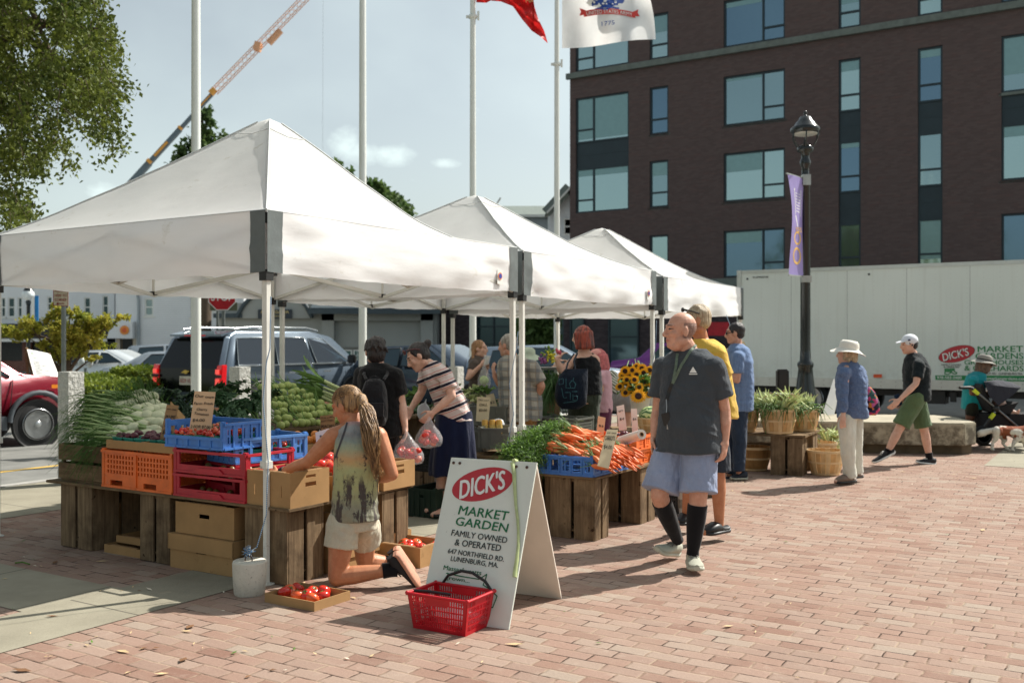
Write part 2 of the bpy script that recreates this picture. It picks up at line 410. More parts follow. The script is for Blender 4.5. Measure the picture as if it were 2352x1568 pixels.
# ---------------------------------------------------------------- the dark brick building
def brick_wall(c_lo,c_hi,red,mortar,du=R,bw=.21,bh=.07):
 def fn(t):
  P=t.pos();u=t.dot(P,du);z=t.dot(P,UP)
  br=t.n('TexBrick');br.inputs['Scale'].default_value=1;br.inputs['Brick Width'].default_value=bw;br.inputs['Row Height'].default_value=bh;br.inputs['Mortar Size'].default_value=.006
  br.inputs['Color1'].default_value=(*c_lo,1);br.inputs['Color2'].default_value=(*c_hi,1);br.inputs['Mortar'].default_value=(*mortar,1);br.inputs['Bias'].default_value=-.1
  t.lk(t.comb(u,z),br.inputs['Vector'])
  wn=t.noise(t.scale(t.comb(u,z),(1.2,5,1)),1.3,6,.75)
  c=t.mix(t.math('MULTIPLY',t.rng(wn,.52,.70),.38),br.outputs['Color'],red)
  t.lk(c,t.b.inputs['Base Color']);t.bump(br.outputs['Fac'],-.3,.01)
 return fn
M_DBRICK=mat('dark_brown_brick',rough=.8,spec=.2,fn=brick_wall(s(90,76,74),s(100,86,83),s(118,84,78),s(92,80,78)))
M_DBRICK2=mat('charcoal_brick',rough=.8,spec=.2,fn=brick_wall(s(66,58,60),s(86,76,78),s(76,60,60),s(62,56,58)))
M_METAL_D=mat('dark_metal_panel',s(40,54,60),.45,.3,var=.12,vsc=2)
M_LEDGE=mat('grey_ledge',s(104,112,106),.7,var=.2,vsc=4)
def glassfn(t):
 t.bump(t.noise(t.pos(),.8,2),.05,.05)
M_PANE=mat('window_glass_blue',s(128,150,154),.06,.85,fn=glassfn);M_PANE_D=mat('window_glass_dark',s(66,84,88),.06,.7,fn=glassfn)
M_BLIND=mat('window_blind',s(120,150,150),.25,.5,var=.05)
M_PANE2=mat('window_glass_sky_tint',s(150,172,172),.05,.88,fn=glassfn);M_PANE3=mat('window_glass_deep',s(96,120,136),.05,.85,fn=glassfn)  # pale tint paints a brighter sky reflection into the corner panes
B0=V((2.5,43,0));SB=lambda t:F/(43-.53*t)
def bt(px):a=(px-CX)/F;return(a*43-2.5)/(.848+.53*a)
bld=thing('apartment_building','large dark brown brick building with blue glass windows behind the truck','building',B0)
rows=[(4.08,5.92),(7.06,8.97),(10.06,12.0),(13.15,15.0),(16.2,18)]
cols=[(1322,1444,'L'),(1492,1535,'S'),(1662,1803,'R'),(1926,1977,'S'),(2108,2165,'S'),(2300,2440,'R')]
holes=[];wins=[];span=[]
for ci,(a,b,kind) in enumerate(cols):
 t0,t1=bt(a),bt(b)
 for ri,(z0,z1) in enumerate(rows):
  if ci==0 and ri==0:continue
  holes.append((t0,z0,t1,z1));wins.append((t0,z0,t1,z1,kind,ci,ri))
 if ci==0:span.append((t0,8.97,t1,10.06))
 if ci in(3,4):span+=[(t0,5.92,t1,7.06),(t0,8.97,t1,10.06)]
 if ci==5:span+=[(t0,8.97,t1,10.06)]
nB=-Q;mb=MB();mb.grid(B0,R,UP,nB,27,19.5,.3,holes+span)
mb.ob(B0+Q*14,R*27,Q*.3,UP*19.5);mb.ob(B0+Q*.3,R*.3,Q*13.7,UP*19.5);mb.ob(B0+Q*.3+R*26.7,R*.3,Q*13.7,UP*19.5);mb.ob(B0+UP*19.5,R*27,Q*14.3,UP*.4)
for z in(6.5,9.5,12.6,15.6):mb.ob(B0+Q*.35+R*.35+UP*z,R*26.3,Q*13.6,UP*.2)
mk('wall',mb,M_DBRICK,bld)
lb=MB();lb.ob(B0-R*.12-Q*.16+UP*12.85,R*27.2,Q*.16,UP*.24);lb.ob(B0-R*.05-Q*.1+UP*3.75,R*27.1,Q*.1,UP*.3);mk('ledge',lb,M_LEDGE,bld)
for t0,z0,t1,z1 in span:
 sp=MB();sp.ob(B0+R*t0+UP*z0+Q*.1,R*(t1-t0),Q*.15,UP*(z1-z0));sp.ob(B0+R*t0+UP*(z0+z1)/2+Q*.09,R*(t1-t0),Q*.02,UP*.02);mk('spandrel_panel',sp,M_METAL_D,bld)
pass
def window(root,O,ex,n,w,h,kind='S',fm=M_METAL_D,pm=M_PANE,fr=.07,blind=0,sill=None,muntins=(),part='window'):
 f=MB();O=V(O);d=-n
 def bar(x0,z0,x1,z1,p=.0):f.ob(O+ex*x0+UP*z0+n*p,ex*(x1-x0),d*.1,UP*(z1-z0))
 bar(0,0,w,fr);bar(0,h-fr,w,h);bar(0,fr,fr,h-fr);bar(w-fr,fr,w,h-fr)
 if kind=='S':bar(fr,h*.30,w-fr,h*.30+fr)
 if kind=='R':bar(w*.63,fr,w*.63+fr,h-fr);bar(w*.63+fr,h*.27,w-fr,h*.27+fr)
 if kind=='L':bar(w*.32,fr,w*.32+fr,h-fr);bar(fr,h*.27,w*.32,h*.27+fr)
 if kind=='H':bar(fr,h*.5-fr/2,w-fr,h*.5+fr/2)
 for(a0,b0,a1,b1) in muntins:bar(a0,b0,a1,b1,-.01)
 fo=mk(part,f,fm,root)
 p=MB();p.quad(O+ex*fr+UP*fr+d*.05,O+ex*(w-fr)+UP*fr+d*.05,O+ex*(w-fr)+UP*(h-fr)+d*.05,O+ex*fr+UP*(h-fr)+d*.05);po=mk('pane',p,pm,root);reparent(po,fo)
 if blind:
  b=MB();b.ob(O+ex*fr+UP*(h-fr-(h-2*fr)*blind)+d*.046,ex*(w*(.63 if kind=='R' else 1)-fr*1.5),n*.002,UP*((h-2*fr)*blind));reparent(mk('blind',b,M_BLIND,root),fo)
 if sill:b=MB();b.ob(O-ex*.08-UP*.1+n*.06,ex*(w+.16),d*.16,UP*.1);reparent(mk('sill',b,sill,root),fo)
 return fo
def reparent(c,p):c.parent=p
for t0,z0,t1,z1,kind,ci,ri in wins:
 bl={(2,1):.38,(0,2):.95,(2,2):.06,(2,3):.12,(5,2):.7,(4,0):.8,(2,0):.25,(3,3):.5,(0,1):.15,(1,1):.3,(3,2):.2,(4,2):.15,(1,3):.4,(4,3):.25,(5,1):.2,(3,1):.1}.get((ci,ri),0)
 window(bld,B0+R*t0+UP*z0+Q*.06,R,nB,t1-t0,z1-z0,kind,blind=bl,pm=(M_PANE,M_PANE2,M_PANE3)[(ci*7+ri*5)%3] if ci else M_PANE2,sill=M_LEDGE if(kind!='L' and not(ci in(3,4) and ri in(1,2))) else None)
 # single-storey wing to the left
wg=MB();t0=bt(1000);hw=[(bt(1093)-t0,.5,bt(1295)-t0,3.2)]
wg.grid(B0+R*t0,R,UP,nB,-t0-.02,4.1,.3,hw);wg.ob(B0+R*t0+Q*.3,R*.3,Q*8,UP*4.1);wg.ob(B0+R*t0+UP*4.1,R*(-t0-.02),Q*8.3,UP*.3)
mk('wing_wall',wg,M_DBRICK2,bld)
ww=bt(1295)-bt(1093);mn=[(x*ww/5-.04,.07,x*ww/5+.04,2.6) for x in range(1,5)]+[(.07,z,ww-.07,z+.07) for z in(.9,1.7)]
window(bld,B0+R*bt(1093)+UP*.5+Q*.06,R,nB,ww,2.7,'',pm=M_PANE_D,muntins=mn,part='shop_window')
gf=MB();gf.ob(B0+R*.02-Q*.06+UP*.0,R*26,Q*.055,UP*3.7);mk('ground_floor',gf,M_DBRICK2,bld)
for a,b in((1312,1345),(1400,1470)):
 ta,tb=bt(a),bt(b);window(bld,B0+R*ta+UP*.3-Q*.14,R,nB,tb-ta,2.9,'H',pm=M_PANE_D,part='shop_window')
rs=MB();p0=W(1026,836,44);rs.ob(p0-Q*.4,R*.32,-Q*.04,UP*.5);rs.ob(p0-Q*.45+UP*.15+R*.06,R*.2,-Q*.01,UP*.12,mi=1);mk('notice',rs,[mat('sign_red',s(196,30,44),.5),mat('white_paint',s(235,235,230),.5,var=.04)],bld)
rs=MB();p0=W(1640,770,37.5);rs.ob(p0-Q*.6,R*.8,-Q*.04,UP*.5);mk('shop_sign',rs,mat('sign_red',s(196,30,44),.5),bld)
# ---------------------------------------------------------------- white and grey houses across the street
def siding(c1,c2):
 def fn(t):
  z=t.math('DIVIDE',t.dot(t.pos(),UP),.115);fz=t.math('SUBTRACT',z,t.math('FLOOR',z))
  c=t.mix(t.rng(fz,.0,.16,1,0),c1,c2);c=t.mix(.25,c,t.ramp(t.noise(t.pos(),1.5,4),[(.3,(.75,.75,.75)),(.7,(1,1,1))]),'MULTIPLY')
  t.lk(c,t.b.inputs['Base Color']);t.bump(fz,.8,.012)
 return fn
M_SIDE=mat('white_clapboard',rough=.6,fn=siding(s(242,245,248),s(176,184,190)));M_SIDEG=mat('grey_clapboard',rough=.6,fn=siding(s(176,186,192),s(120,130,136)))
M_WHT=mat('white_paint',s(235,235,230),.5,var=.04);M_SLATE=mat('slate_roof',s(126,136,130),.8,var=.25,vsc=14,bump=.4,bsc=30,bd=.02)
M_RBRICK=mat('red_brick',rough=.85,fn=brick_wall(s(128,76,62),s(150,92,76),s(120,66,54),s(160,146,134),V((1,0,0))))
M_DARK=mat('shop_dark',s(34,32,32),.7);M_STUCCO=mat('grey_stucco',s(164,166,162),.8,var=.06,vsc=1);M_TRIMD=mat('dark_slate_trim',s(66,78,84),.6)
X1=V((1,0,0));Y1=V((0,1,0))
def P2(px,y,d):return W(px,y,d)
# row building with shopfront, left
D=56.0;k_=D/F
hb=thing('white_shop_row','long white two storey shop row with dark awning, left behind the maple','building',(W(60,783,D).x,D,0))
xa,xb=W(-140,0,D).x,W(262,0,D).x
wl=MB();hls=[]
uw=[(2,13,682,727),(18,34,682,727),(40,51,682,727),(108,120,680,712),(128,141,698,728),(147,158,698,728),(193,208,682,727),(235,249,678,724),(-60,-45,682,727),(-90,-75,682,727)]
for a,b,y0,y1 in uw:hls.append((W(a,0,D).x-xa,W(0,y1,D).z,W(b,0,D).x-xa,W(0,y0,D).z))
ztop=W(0,640,D).z+2.0;zaw=W(0,742,D).z
wl.grid((xa,D,0),X1,UP,-Y1,xb-xa,ztop,.25,[h for h in hls]+[(0,-.1,xb-xa,1.9)]);wl.ob((xa,D+.25,0),(.25,0,0),(0,9,0),UP*ztop);wl.ob((xb-.25,D+.25,0),(.25,0,0),(0,9,0),UP*ztop);wl.ob((xa,D+9.3,0),(xb-xa,0,0),(0,.25,0),UP*ztop)
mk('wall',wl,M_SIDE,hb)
for h in hls:window(hb,V((xa+h[0],D+.03,h[1])),X1,-Y1,h[2]-h[0],h[3]-h[1],'H',fm=M_WHT,pm=M_PANE_D,fr=.06,sill=M_WHT)
rf=MB();rf.prism([(xa-.3,D-.4,ztop),(xa-.3,D+9.7,ztop),(xa-.3,D+4.6,ztop+1.2)],(xb-xa+.6,0,0));mk('roof',rf,M_SLATE,hb)
aw=MB();aw.prism([(xa,D,zaw),(xa,D-1.0,zaw-.75),(xa,D-1.0,zaw-.85),(xa,D,zaw-.85)],(xb-xa,0,0));aw.ob((xa,D-1.03,zaw-1.02),(xb-xa,0,0),(0,.06,0),UP*.17,mi=1);mk('awning',aw,[mat('dark_awning',s(58,54,56),.9,var=.1),M_WHT],hb)
sf=MB();x=xa
while x<xb-1:sf.ob((x,D-.05,ZR),(.5,0,0),(0,.3,0),UP*2.0);x+=2.35
sf.ob((xa,D-.02,ZR),(xb-xa,0,0),(0,.2,0),UP*.6);mk('brick_piers',sf,M_RBRICK,hb)
sw=MB();sw.ob((xa,D+.12,.0),(xb-xa,0,0),(0,.05,0),UP*1.9);mk('shop_glass',sw,mat('shop_dark_glass',s(40,44,46),.08,.3),hb)
g_=MB();g_.ob((W(-60,0,D).x,D-1.1,W(0,762,D).z),(W(38,0,D).x-W(-60,0,D).x,0,0),(0,.05,0),UP*.45);mk('green_sign',g_,mat('olive_green_sign',s(132,158,58),.6),hb)
# gabled white house with orange disc
hc=thing('white_clapboard_house','white clapboard house with orange disc sign and tall sash windows','building',(W(380,783,D).x,D-3,0))
D2=53.0;xa,xb=W(266,0,D2).x,W(560,0,D2).x
hl2=[(332,352,684,724),(437,457,682,728),(486,508,682,712)];hls=[(W(a,0,D2).x-xa,W(0,y1,D2).z,W(b,0,D2).x-xa,W(0,y0,D2).z) for a,b,y0,y1 in hl2]
zt=7.2;wl=MB();dx=W(262,0,D2).x-xa
door=(W(276,0,D2).x-xa,-.01,W(306,0,D2).x-xa,W(0,777,D2).z)
wl.grid((xa,D2,0),X1,UP,-Y1,xb-xa,zt,.25,hls+[door]);wl.ob((xa,D2+.25,0),(.25,0,0),(0,8,0),UP*zt);wl.ob((xb-.25,D2+.25,0),(.25,0,0),(0,8,0),UP*zt);wl.ob((xa,D2+8.3,0),(xb-xa,0,0),(0,.25,0),UP*zt)
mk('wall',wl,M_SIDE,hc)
for h in hls:window(hc,V((xa+h[0],D2+.03,h[1])),X1,-Y1,h[2]-h[0],h[3]-h[1],'H',fm=M_WHT,pm=mat('pane_pale',s(150,170,172),.1,.5,var=.1),fr=.07,sill=M_WHT)
b_=MB();b_.ob((xa+door[0],D2+.1,0),(door[2]-door[0],0,0),(0,.06,0),UP*door[3]);b_.ob((xa+door[0]+.1,D2+.06,.3),(.5,0,0),(0,.03,0),UP*1.5,mi=1);b_.ob((xa+door[0]-.2,D2-.03,0),(.2,0,0),(0,.1,0),UP*door[3],mi=2);b_.ob((xa+door[2],D2-.03,0),(.15,0,0),(0,.1,0),UP*door[3],mi=2);mk('door',b_,[mat('tan_door',s(120,106,90),.6),mat('shop_dark_glass',s(40,44,46),.08,.3),mat('beige_post',s(200,190,172),.6)],hc)
b_=MB();cc=W(285,756,D2-.5);b_.prism([W(x,y,D2) for x,y in((254,776),(258,762),(266,748),(278,740),(312,738),(312,776))],(0,-.5,0));mk('door_canopy',b_,M_SIDE,hc)
b_=MB();cc=W(286,757,D2-.52);b_.lathe(cc,[(.24,0),(.24,.04)],20,0,-Y1);b_.lathe(cc-Y1*.041,[(.13,0),(.13,.01)],16,1,-Y1);mk('disc_sign',b_,[mat('orange_sign',s(238,150,66),.6),mat('orange_sign_dark',s(226,106,60),.6)],hc)
b_=MB();b_.tube([W(314,668,D2-.1),W(318,690,D2-.1),W(318,832,D2-.1)],.07,6);mk('downpipe',b_,M_SIDEG,hc)
b_=MB();b_.prism([(xa-.3,D2-.3,zt),(xa-.3,D2+8.6,zt),(xa-.3,D2+4,zt+1)],(xb-xa+.6,0,0));mk('roof',b_,M_SLATE,hc)
# grey single-storey shop
D3=45.0;k3=D3/F;gs=thing('grey_shop','low grey stucco shop with dark slate eaves and white framed windows','building',(W(760,783,D3).x,D3,0))
xa,xb=W(500,0,D3).x,W(1003,0,D3).x;Z=lambda y:W(0,y,D3).z;X=lambda x:W(x,0,D3).x
wz=[(778,808,802,864),(812,835,800,866),(846,872,800,866),(878,905,800,866),(912,964,802,864),(600,690,790,850)]
hls=[(X(a)-xa,Z(y1),X(b)-xa,Z(y0)) for a,b,y0,y1 in[(775,966,796,868),(590,700,790,856)]]
wl=MB();wl.grid((xa,D3,0),X1,UP,-Y1,xb-xa,3.3,.3,hls);wl.ob((xa,D3+.3,0),(.3,0,0),(0,9,0),UP*3.3);wl.ob((xb-.3,D3+.3,0),(.3,0,0),(0,9,0),UP*3.3);wl.ob((xa,D3+9.3,0),(xb-xa,0,0),(0,.3,0),UP*3.3)
for a in(742,968):wl.ob((X(a),D3-.35,0),(.55,0,0),(0,.35,0),UP*3.0)
wl.ob((X(742),D3-.35,3.0),(X(996)-X(742),0,0),(0,.35,0),UP*-.5)
mk('wall',wl,M_STUCCO,gs)
rf=MB();rf.prism([(X(722),D3-.9,2.85),(X(722),D3-.9,3.05),(X(722),D3+1.2,3.9),(X(722),D3+9.6,3.9),(X(722),D3+9.6,2.85)],(X(1010)-X(722),0,0));rf.ob((X(722)-.1,D3-1.0,2.78),(X(1010)-X(722)+.2,0,0),(0,.2,0),UP*.22)
rf.ob((X(494),D3-.3,2.62),(X(560)-X(494),0,0),(0,.5,0),UP*.2);mk('roof',rf,M_TRIMD,gs)
gb=MB();arc=[(X(548),2.6)]+[(X(548)+(X(720)-X(548))*i/12,2.6+1.35*math.sin(math.pi*i/12)**.7) for i in range(1,12)]+[(X(720),2.6)]
gb.prism([(a,D3-.25,z) for a,z in arc],(0,.24,0));gb.tube([(a,D3-.3,z+.04) for a,z in arc],.1,6,mi=1);mk('arched_gable',gb,[M_STUCCO,M_TRIMD],gs)
sg=MB();sg.ob((X(597),D3-.36,Z(731)),(X(674)-X(597),0,0),(0,.08,0),UP*(Z(710)-Z(731)));ms_=mat('sign_gold',s(206,184,128),.5)
sg.text('A BENGANA',(X(603),D3-.37,Z(719)),X1,UP,.13,X(668)-X(603),1,bold=.02,lift=.006);sg.text('family dentistry',(X(615),D3-.37,Z(727)),X1,UP,.1,X(660)-X(615),1,lift=.006);mk('shop_sign',sg,[mat('navy_sign',s(50,58,66),.5),ms_],gs)
for(x0,x1,y0,y1,kd,mun) in((778,808,802,866,'',0),(811,838,802,866,'H',1),(842,874,802,866,'H',1),(877,908,802,866,'H',1),(911,964,802,866,'',0),(592,698,790,856,'R',0)):
 w_=X(x1)-X(x0);h_=Z(y0)-Z(y1);mu=[]
 if mun:mu=[(w_*i/3-.012,.06,w_*i/3+.012,h_-.06) for i in(1,2)]+[(.06,h_*i/5-.012,w_-.06,h_*i/5+.012) for i in(1,2,4)]
 window(gs,V((X(x0),D3+.05,Z(y1))),X1,-Y1,w_,h_,kd,fm=M_WHT,pm=mat('pane_green',s(112,146,138),.08,.5,var=.1),fr=.06,muntins=mu)
 # white gabled house rising behind the tents
D4=62.0;hw_=thing('gabled_house','pale grey clapboard house with slate gable roof rising behind the tents','building',(W(1215,783,D4).x,D4,0))
X=lambda x:W(x,0,D4).x;Z=lambda y:W(0,y,D4).z
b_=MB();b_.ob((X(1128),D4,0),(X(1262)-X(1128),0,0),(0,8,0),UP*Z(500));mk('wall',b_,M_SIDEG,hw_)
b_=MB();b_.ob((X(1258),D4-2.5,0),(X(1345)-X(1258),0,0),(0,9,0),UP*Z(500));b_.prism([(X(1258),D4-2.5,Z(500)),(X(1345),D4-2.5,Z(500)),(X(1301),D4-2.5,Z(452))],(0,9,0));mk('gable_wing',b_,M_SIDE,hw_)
b_=MB();b_.prism([(X(1120),D4-.4,Z(500)),(X(1120),D4+8.4,Z(500)),(X(1150),D4+6,Z(462)),(X(1150),D4+2,Z(462))],(X(1300)-X(1120),0,0))
for a,c in((1250,1301),(1352,1301)):b_.beam((X(a),D4-3,Z(502)),(X(c),D4-3,Z(446)),.6,.18,up=V((0,1,0)))
b_.prism([(X(1250),D4-2.9,Z(500)),(X(1301),D4-2.9,Z(446)),(X(1352),D4-2.9,Z(500)),(X(1301),D4-2.9,Z(452))],(0,9,0));mk('roof',b_,M_SLATE,hw_)
b_=MB();b_.beam((X(1188),D4-.45,Z(497)),(X(1262),D4-.45,Z(497)),.3,.15,mi=0);b_.beam((X(1252),D4-3.2,Z(503)),(X(1303),D4-3.2,Z(448)),.1,.22,up=V((0,1,0)));b_.beam((X(1122),D4-.5,Z(502)),(X(1150),D4-.5,Z(456)),.1,.2,up=V((0,1,0)));mk('white_trim',b_,M_WHT,hw_)
window(hw_,V((X(1290),D4-2.55,Z(548))),X1,-Y1,X(1312)-X(1290),Z(512)-Z(548),'H',fm=M_WHT,pm=M_PANE_D,fr=.08)
# ================================================================ TENTS
M_CANVAS=mat('white_canvas',s(236,237,235),.7,var=.03,vsc=2,bump=.22,bsc=3.0,bd=.02,transl=.44,stretch=(1,1,2.2),dirt=(s(206,204,194),5,.62))
M_CANVAS_V=mat('white_valance',s(248,249,249),.7,var=.03,vsc=2,bump=.22,bsc=2.4,bd=.02,transl=.2,stretch=(1,1,3.5),dirt=(s(224,222,214),4,.62))
M_SEAM=mat('canvas_seam',s(206,208,206),.8,var=.1,vsc=30);M_CORNER=mat('grey_corner_cloth',s(104,112,112),.8,var=.1,vsc=12,bump=.4,bsc=14,bd=.008)
M_POLE=mat('white_pole_paint',s(222,222,214),.45,var=.08,vsc=5,dirt=(s(150,140,122),9,.62))
M_BLK=mat('black_plastic',s(30,30,30),.5);M_TRUSS=mat('grey_truss_paint',s(206,206,198),.5,var=.06)
def wr(p,a,f):return noise.noise(V(p)*f)*a
def tent(C0,u,peak,zt,zb,label,sag=.10,emblem=True,clamp_z=.76):
 S=3.05;u=V(u).normalized();v=V((-u.y,u.x,0));C0=V(C0)
 root=thing('canopy_tent',label,'tent',C0+(u+v)*S/2,group='white pop-up canopy tents')
 N=44;P=lambda a,b:C0+u*(a*S)+v*(b*S)
 mb=MB();vs=[]
 for j in range(N+1):
  for i in range(N+1):
   a,b=i/N,j/N;x,y=abs(2*a-1),abs(2*b-1);k=max(x,y);m=min(x,y)/k if k>1e-6 else 1
   z=zt+(peak-zt)*((1-k)**1.13 if k<.985 else(1-k));z-=.06*(1-m**3)*math.sin(math.pi*min(1,(1-k)*1.0))
   z-=sag*math.sin(math.pi*(1-k))*max(0,(a-.45)*2)
   p=P(a,b);z+=wr((p.x,p.y,0),.012,3.0)*(1-abs(2*k-1))+wr(((b if y<x else a)*16,k*3,3+(x>y)),.014,1.0)*math.sin(math.pi*k)*(1-m**4)
   if k<.03:z-=.02
   vs.append(p+UP*z)
 fs=[]
 for j in range(N):
  for i in range(N):
   a_,b_,c_,d_=j*(N+1)+i,j*(N+1)+i+1,(j+1)*(N+1)+i+1,(j+1)*(N+1)+i
   if(i<N/2)==(j<N/2):fs+=[(a_,b_,c_),(a_,c_,d_)]
   else:fs+=[(a_,b_,d_),(b_,c_,d_)]
 mb.add(vs,fs,0,True);mk('canopy',mb,M_CANVAS,root)
 sm_=MB()
 for ii,jj in((1,1),(-1,1),(-1,-1),(1,-1)):
  q=[vs[(N//2+jj*k)*(N+1)+N//2+ii*k]+UP*.004 for k in range(1,N//2+1)];sm_.tube(q,.007,5)
 for a0,b0,a1,b1 in((0,0,1,0),(1,0,1,1),(1,1,0,1),(0,1,0,0)):q=[vs[round((b0+(b1-b0)*k/22)*N)*(N+1)+round((a0+(a1-a0)*k/22)*N)] for k in range(23)];sm_.tube(q,.006,5)
 for kk in(.14,.16):r_=round(N/2*kk*2)/2;
 for f_ in(3,):q=[vs[(N//2+y_)*(N+1)+N//2+x_]+UP*.003 for x_,y_ in[(-f_,-f_),(0,-f_),(f_,-f_),(f_,0),(f_,f_),(0,f_),(-f_,f_),(-f_,0),(-f_,-f_)]];sm_.tube(q,.004,4)
 mk('seams',sm_,M_SEAM,root)
 # valance: four hanging sides
 cor=[P(0,0),P(1,0),P(1,1),P(0,1)];cen=P(.5,.5)
 val=MB();cp=MB();hemm=MB()
 for s_ in range(4):
  a,b=cor[s_],cor[(s_+1)%4];d=(b-a).normalized();n=V((d.y,-d.x,0))
  if n.dot(a-cen)<0:n=-n
  n1=60;nz=10
  def pt(x,f,off=0.0):
   e=min(x,S-x)/S;bil=.035*math.sin(math.pi*x/S)*math.sin(math.pi*f*.9)+wr((x*1.3+s_*9,f*1.2,zt+C0.x),.03,1.6)*min(1,e*14)*min(1,f*4)+wr((x*1.5+s_*5,f*7-x*.8,1),.010,1.4)*min(1,e*20)*min(1,f*4)
   zz=zt+(zb-zt)*f+(.02*math.sin(math.pi*x/S)*-f)+wr((x*2,s_,7),.012,2)*f
   return a+d*x+n*(bil+off+.004)+UP*zz
  vs=[pt(S*i/n1,j/nz) for j in range(nz+1) for i in range(n1+1)]
  val.add(vs,[(j*(n1+1)+i,j*(n1+1)+i+1,(j+1)*(n1+1)+i+1,(j+1)*(n1+1)+i) for j in range(nz) for i in range(n1)],0,True)
  cw=.138
  for x0,x1 in((0,cw),(S-cw,S)):
   cp=MB();m_=4;vs=[pt(x0+(x1-x0)*i/m_,j/nz,.006) for j in range(nz+1) for i in range(m_+1)];o=len(cp.v)
   cp.add(vs,[(j*(m_+1)+i,j*(m_+1)+i+1,(j+1)*(m_+1)+i+1,(j+1)*(m_+1)+i) for j in range(nz) for i in range(m_)],0,True);mk('corner_cloth',cp,M_CORNER,root)
  if s_==0 and emblem:
   em=MB();c=pt(S-.3,.70,.012);em.ob(c-d*.04-UP*.06,d*.085,n*.003,UP*.125)
   em.lathe(c+n*.005+UP*.01,[(.033,0),(.033,.003)],14,1,n);em.lathe(c+n*.007+UP*.01,[(.023,0),(.023,.003)],12,2,n)
   mk('maker_patch',em,[M_WHT,mat('patch_orange',s(232,150,110),.6),mat('patch_blue',s(44,60,150),.6)],root)
 mk('valance',val,M_CANVAS_V,root)
 ins=.03
 ci=[c+(cen-c).normalized()*ins*1.3 for c in cor]
 for c in ci:
  lg=MB();lg.box(c+UP*(clamp_z+zt)/2,.042,.042,zt-clamp_z,(u,v,UP));lg.box(c+UP*clamp_z/2,.032,.032,clamp_z,(u,v,UP));lg.box(c+UP*(clamp_z+.01),.06,.06,.05,(u,v,UP));lg.box(c+UP*.006,.075,.075,.012,(u,v,UP))
  mk('leg',lg,M_POLE,root,bevel=.003)
  [mk('slider_joint',MB().box(c+UP*z_,.065,.065,.07,(u,v,UP)),M_BLK,root) for z_ in(zb-.02,zt-.05)]
 tr=MB();zh,zl=zt-.06,zb-.0
 nodes=[]
 for i in range(4):
  a,b=ci[i],ci[(i+1)%4];m=(a+b)/2
  for p,q in((a,m),(b,m)):
   off=(b-a).cross(UP).normalized()*.014
   tr.beam(p+UP*zl+off,q+UP*zh+off,.016,.03);tr.beam(p+UP*zh-off,q+UP*(zl-.02)-off,.016,.03)
  tr.beam(m+UP*(zh-.05),cen+UP*(zh+.12),.016,.03);tr.beam(m+UP*zl,cen+UP*(zl+.18),.016,.03);tr.beam(m+UP*(zl-.03),m+UP*(zh+.02),.02,.02)
  nodes.append(m)
 tr.beam(cen+UP*(zl+.1),cen+UP*(peak-.06),.03,.03);mk('truss',tr,M_TRUSS,root)
 for m in nodes:mk('truss_joint',MB().box(m+UP*zl,.05,.05,.035,(u,v,UP)),M_BLK,root)
 mk('truss_joint',MB().box(cen+UP*(zl+.14),.09,.09,.06,(u,v,UP)),M_BLK,root)
 return root
TU=V((.528,.849,0))
tent((-1.567,6.35,0),TU,3.47,2.40,2.005,'nearest white canopy tent, over the tomatoes and fennel, tallest peak',sag=.27)
tent((.10,9.09,0),V((.52,.854,0)),3.22,2.385,1.985,'middle white canopy tent, over the plaid shirted man',emblem=True)
tent((1.79,11.80,0),V((.51,.86,0)),3.16,2.33,1.93,'farthest white canopy tent, beside the white truck',emblem=False)
# ================================================================ POLES, FLAGS, POSTS
M_FLAGP=mat('white_flagpole',s(226,230,224),.35,var=.03)
for i,(px,lab) in enumerate(((450,'white flagpole behind the cherry tomato sign, leftmost and thickest looking'),(833,'white flagpole between the big grey SUV and the black-shirted woman'),(1086,'white flagpole carrying the red flag'),(1279,'white flagpole carrying the white army flag'))):
 a=(px-CX)/F;Y=-10.3/(.848*a-.53);a_=V((a*Y,Y,0))
 t=thing('flagpole',lab,'flagpole',a_,group='white flagpoles along the kerb')
 b=MB();b.lathe(a_,[(.064,0),(.062,3),(.05,8),(.035,11.5)],16);mk('shaft',b,M_FLAGP,t)
 b=MB();b.lathe(a_,[(.12,0),(.12,.02),(.075,.1),(.07,.1)],16);b.ball(a_+UP*11.56,.08);mk('collar',b,M_FLAGP,t)
 if i>=2:
  b=MB();zc={2:5.98+1.56-.15,3:1.56+(783-147)*Y/F}[i];zc={2:1.56+(783-38)*Y/F,3:1.56+(783-147)*Y/F}[i]
  b.lathe(a_+UP*zc,[(.075,-.03),(.085,0),(.075,.03)],12);b.box(a_+UP*(zc+.02)+X1*.1,.04,.04,.16);b.box(a_+UP*(zc)-X1*.1,.05,.03,.05);mk('halyard_clamp',b,M_FLAGP,t)
FP={}
def flagpt(px,Y):return px
def flag(name,lab,pole_px,corners,cols,deco,sag):
 pass
a=(1279-CX)/F;Yf=-10.3/(.848*a-.53)
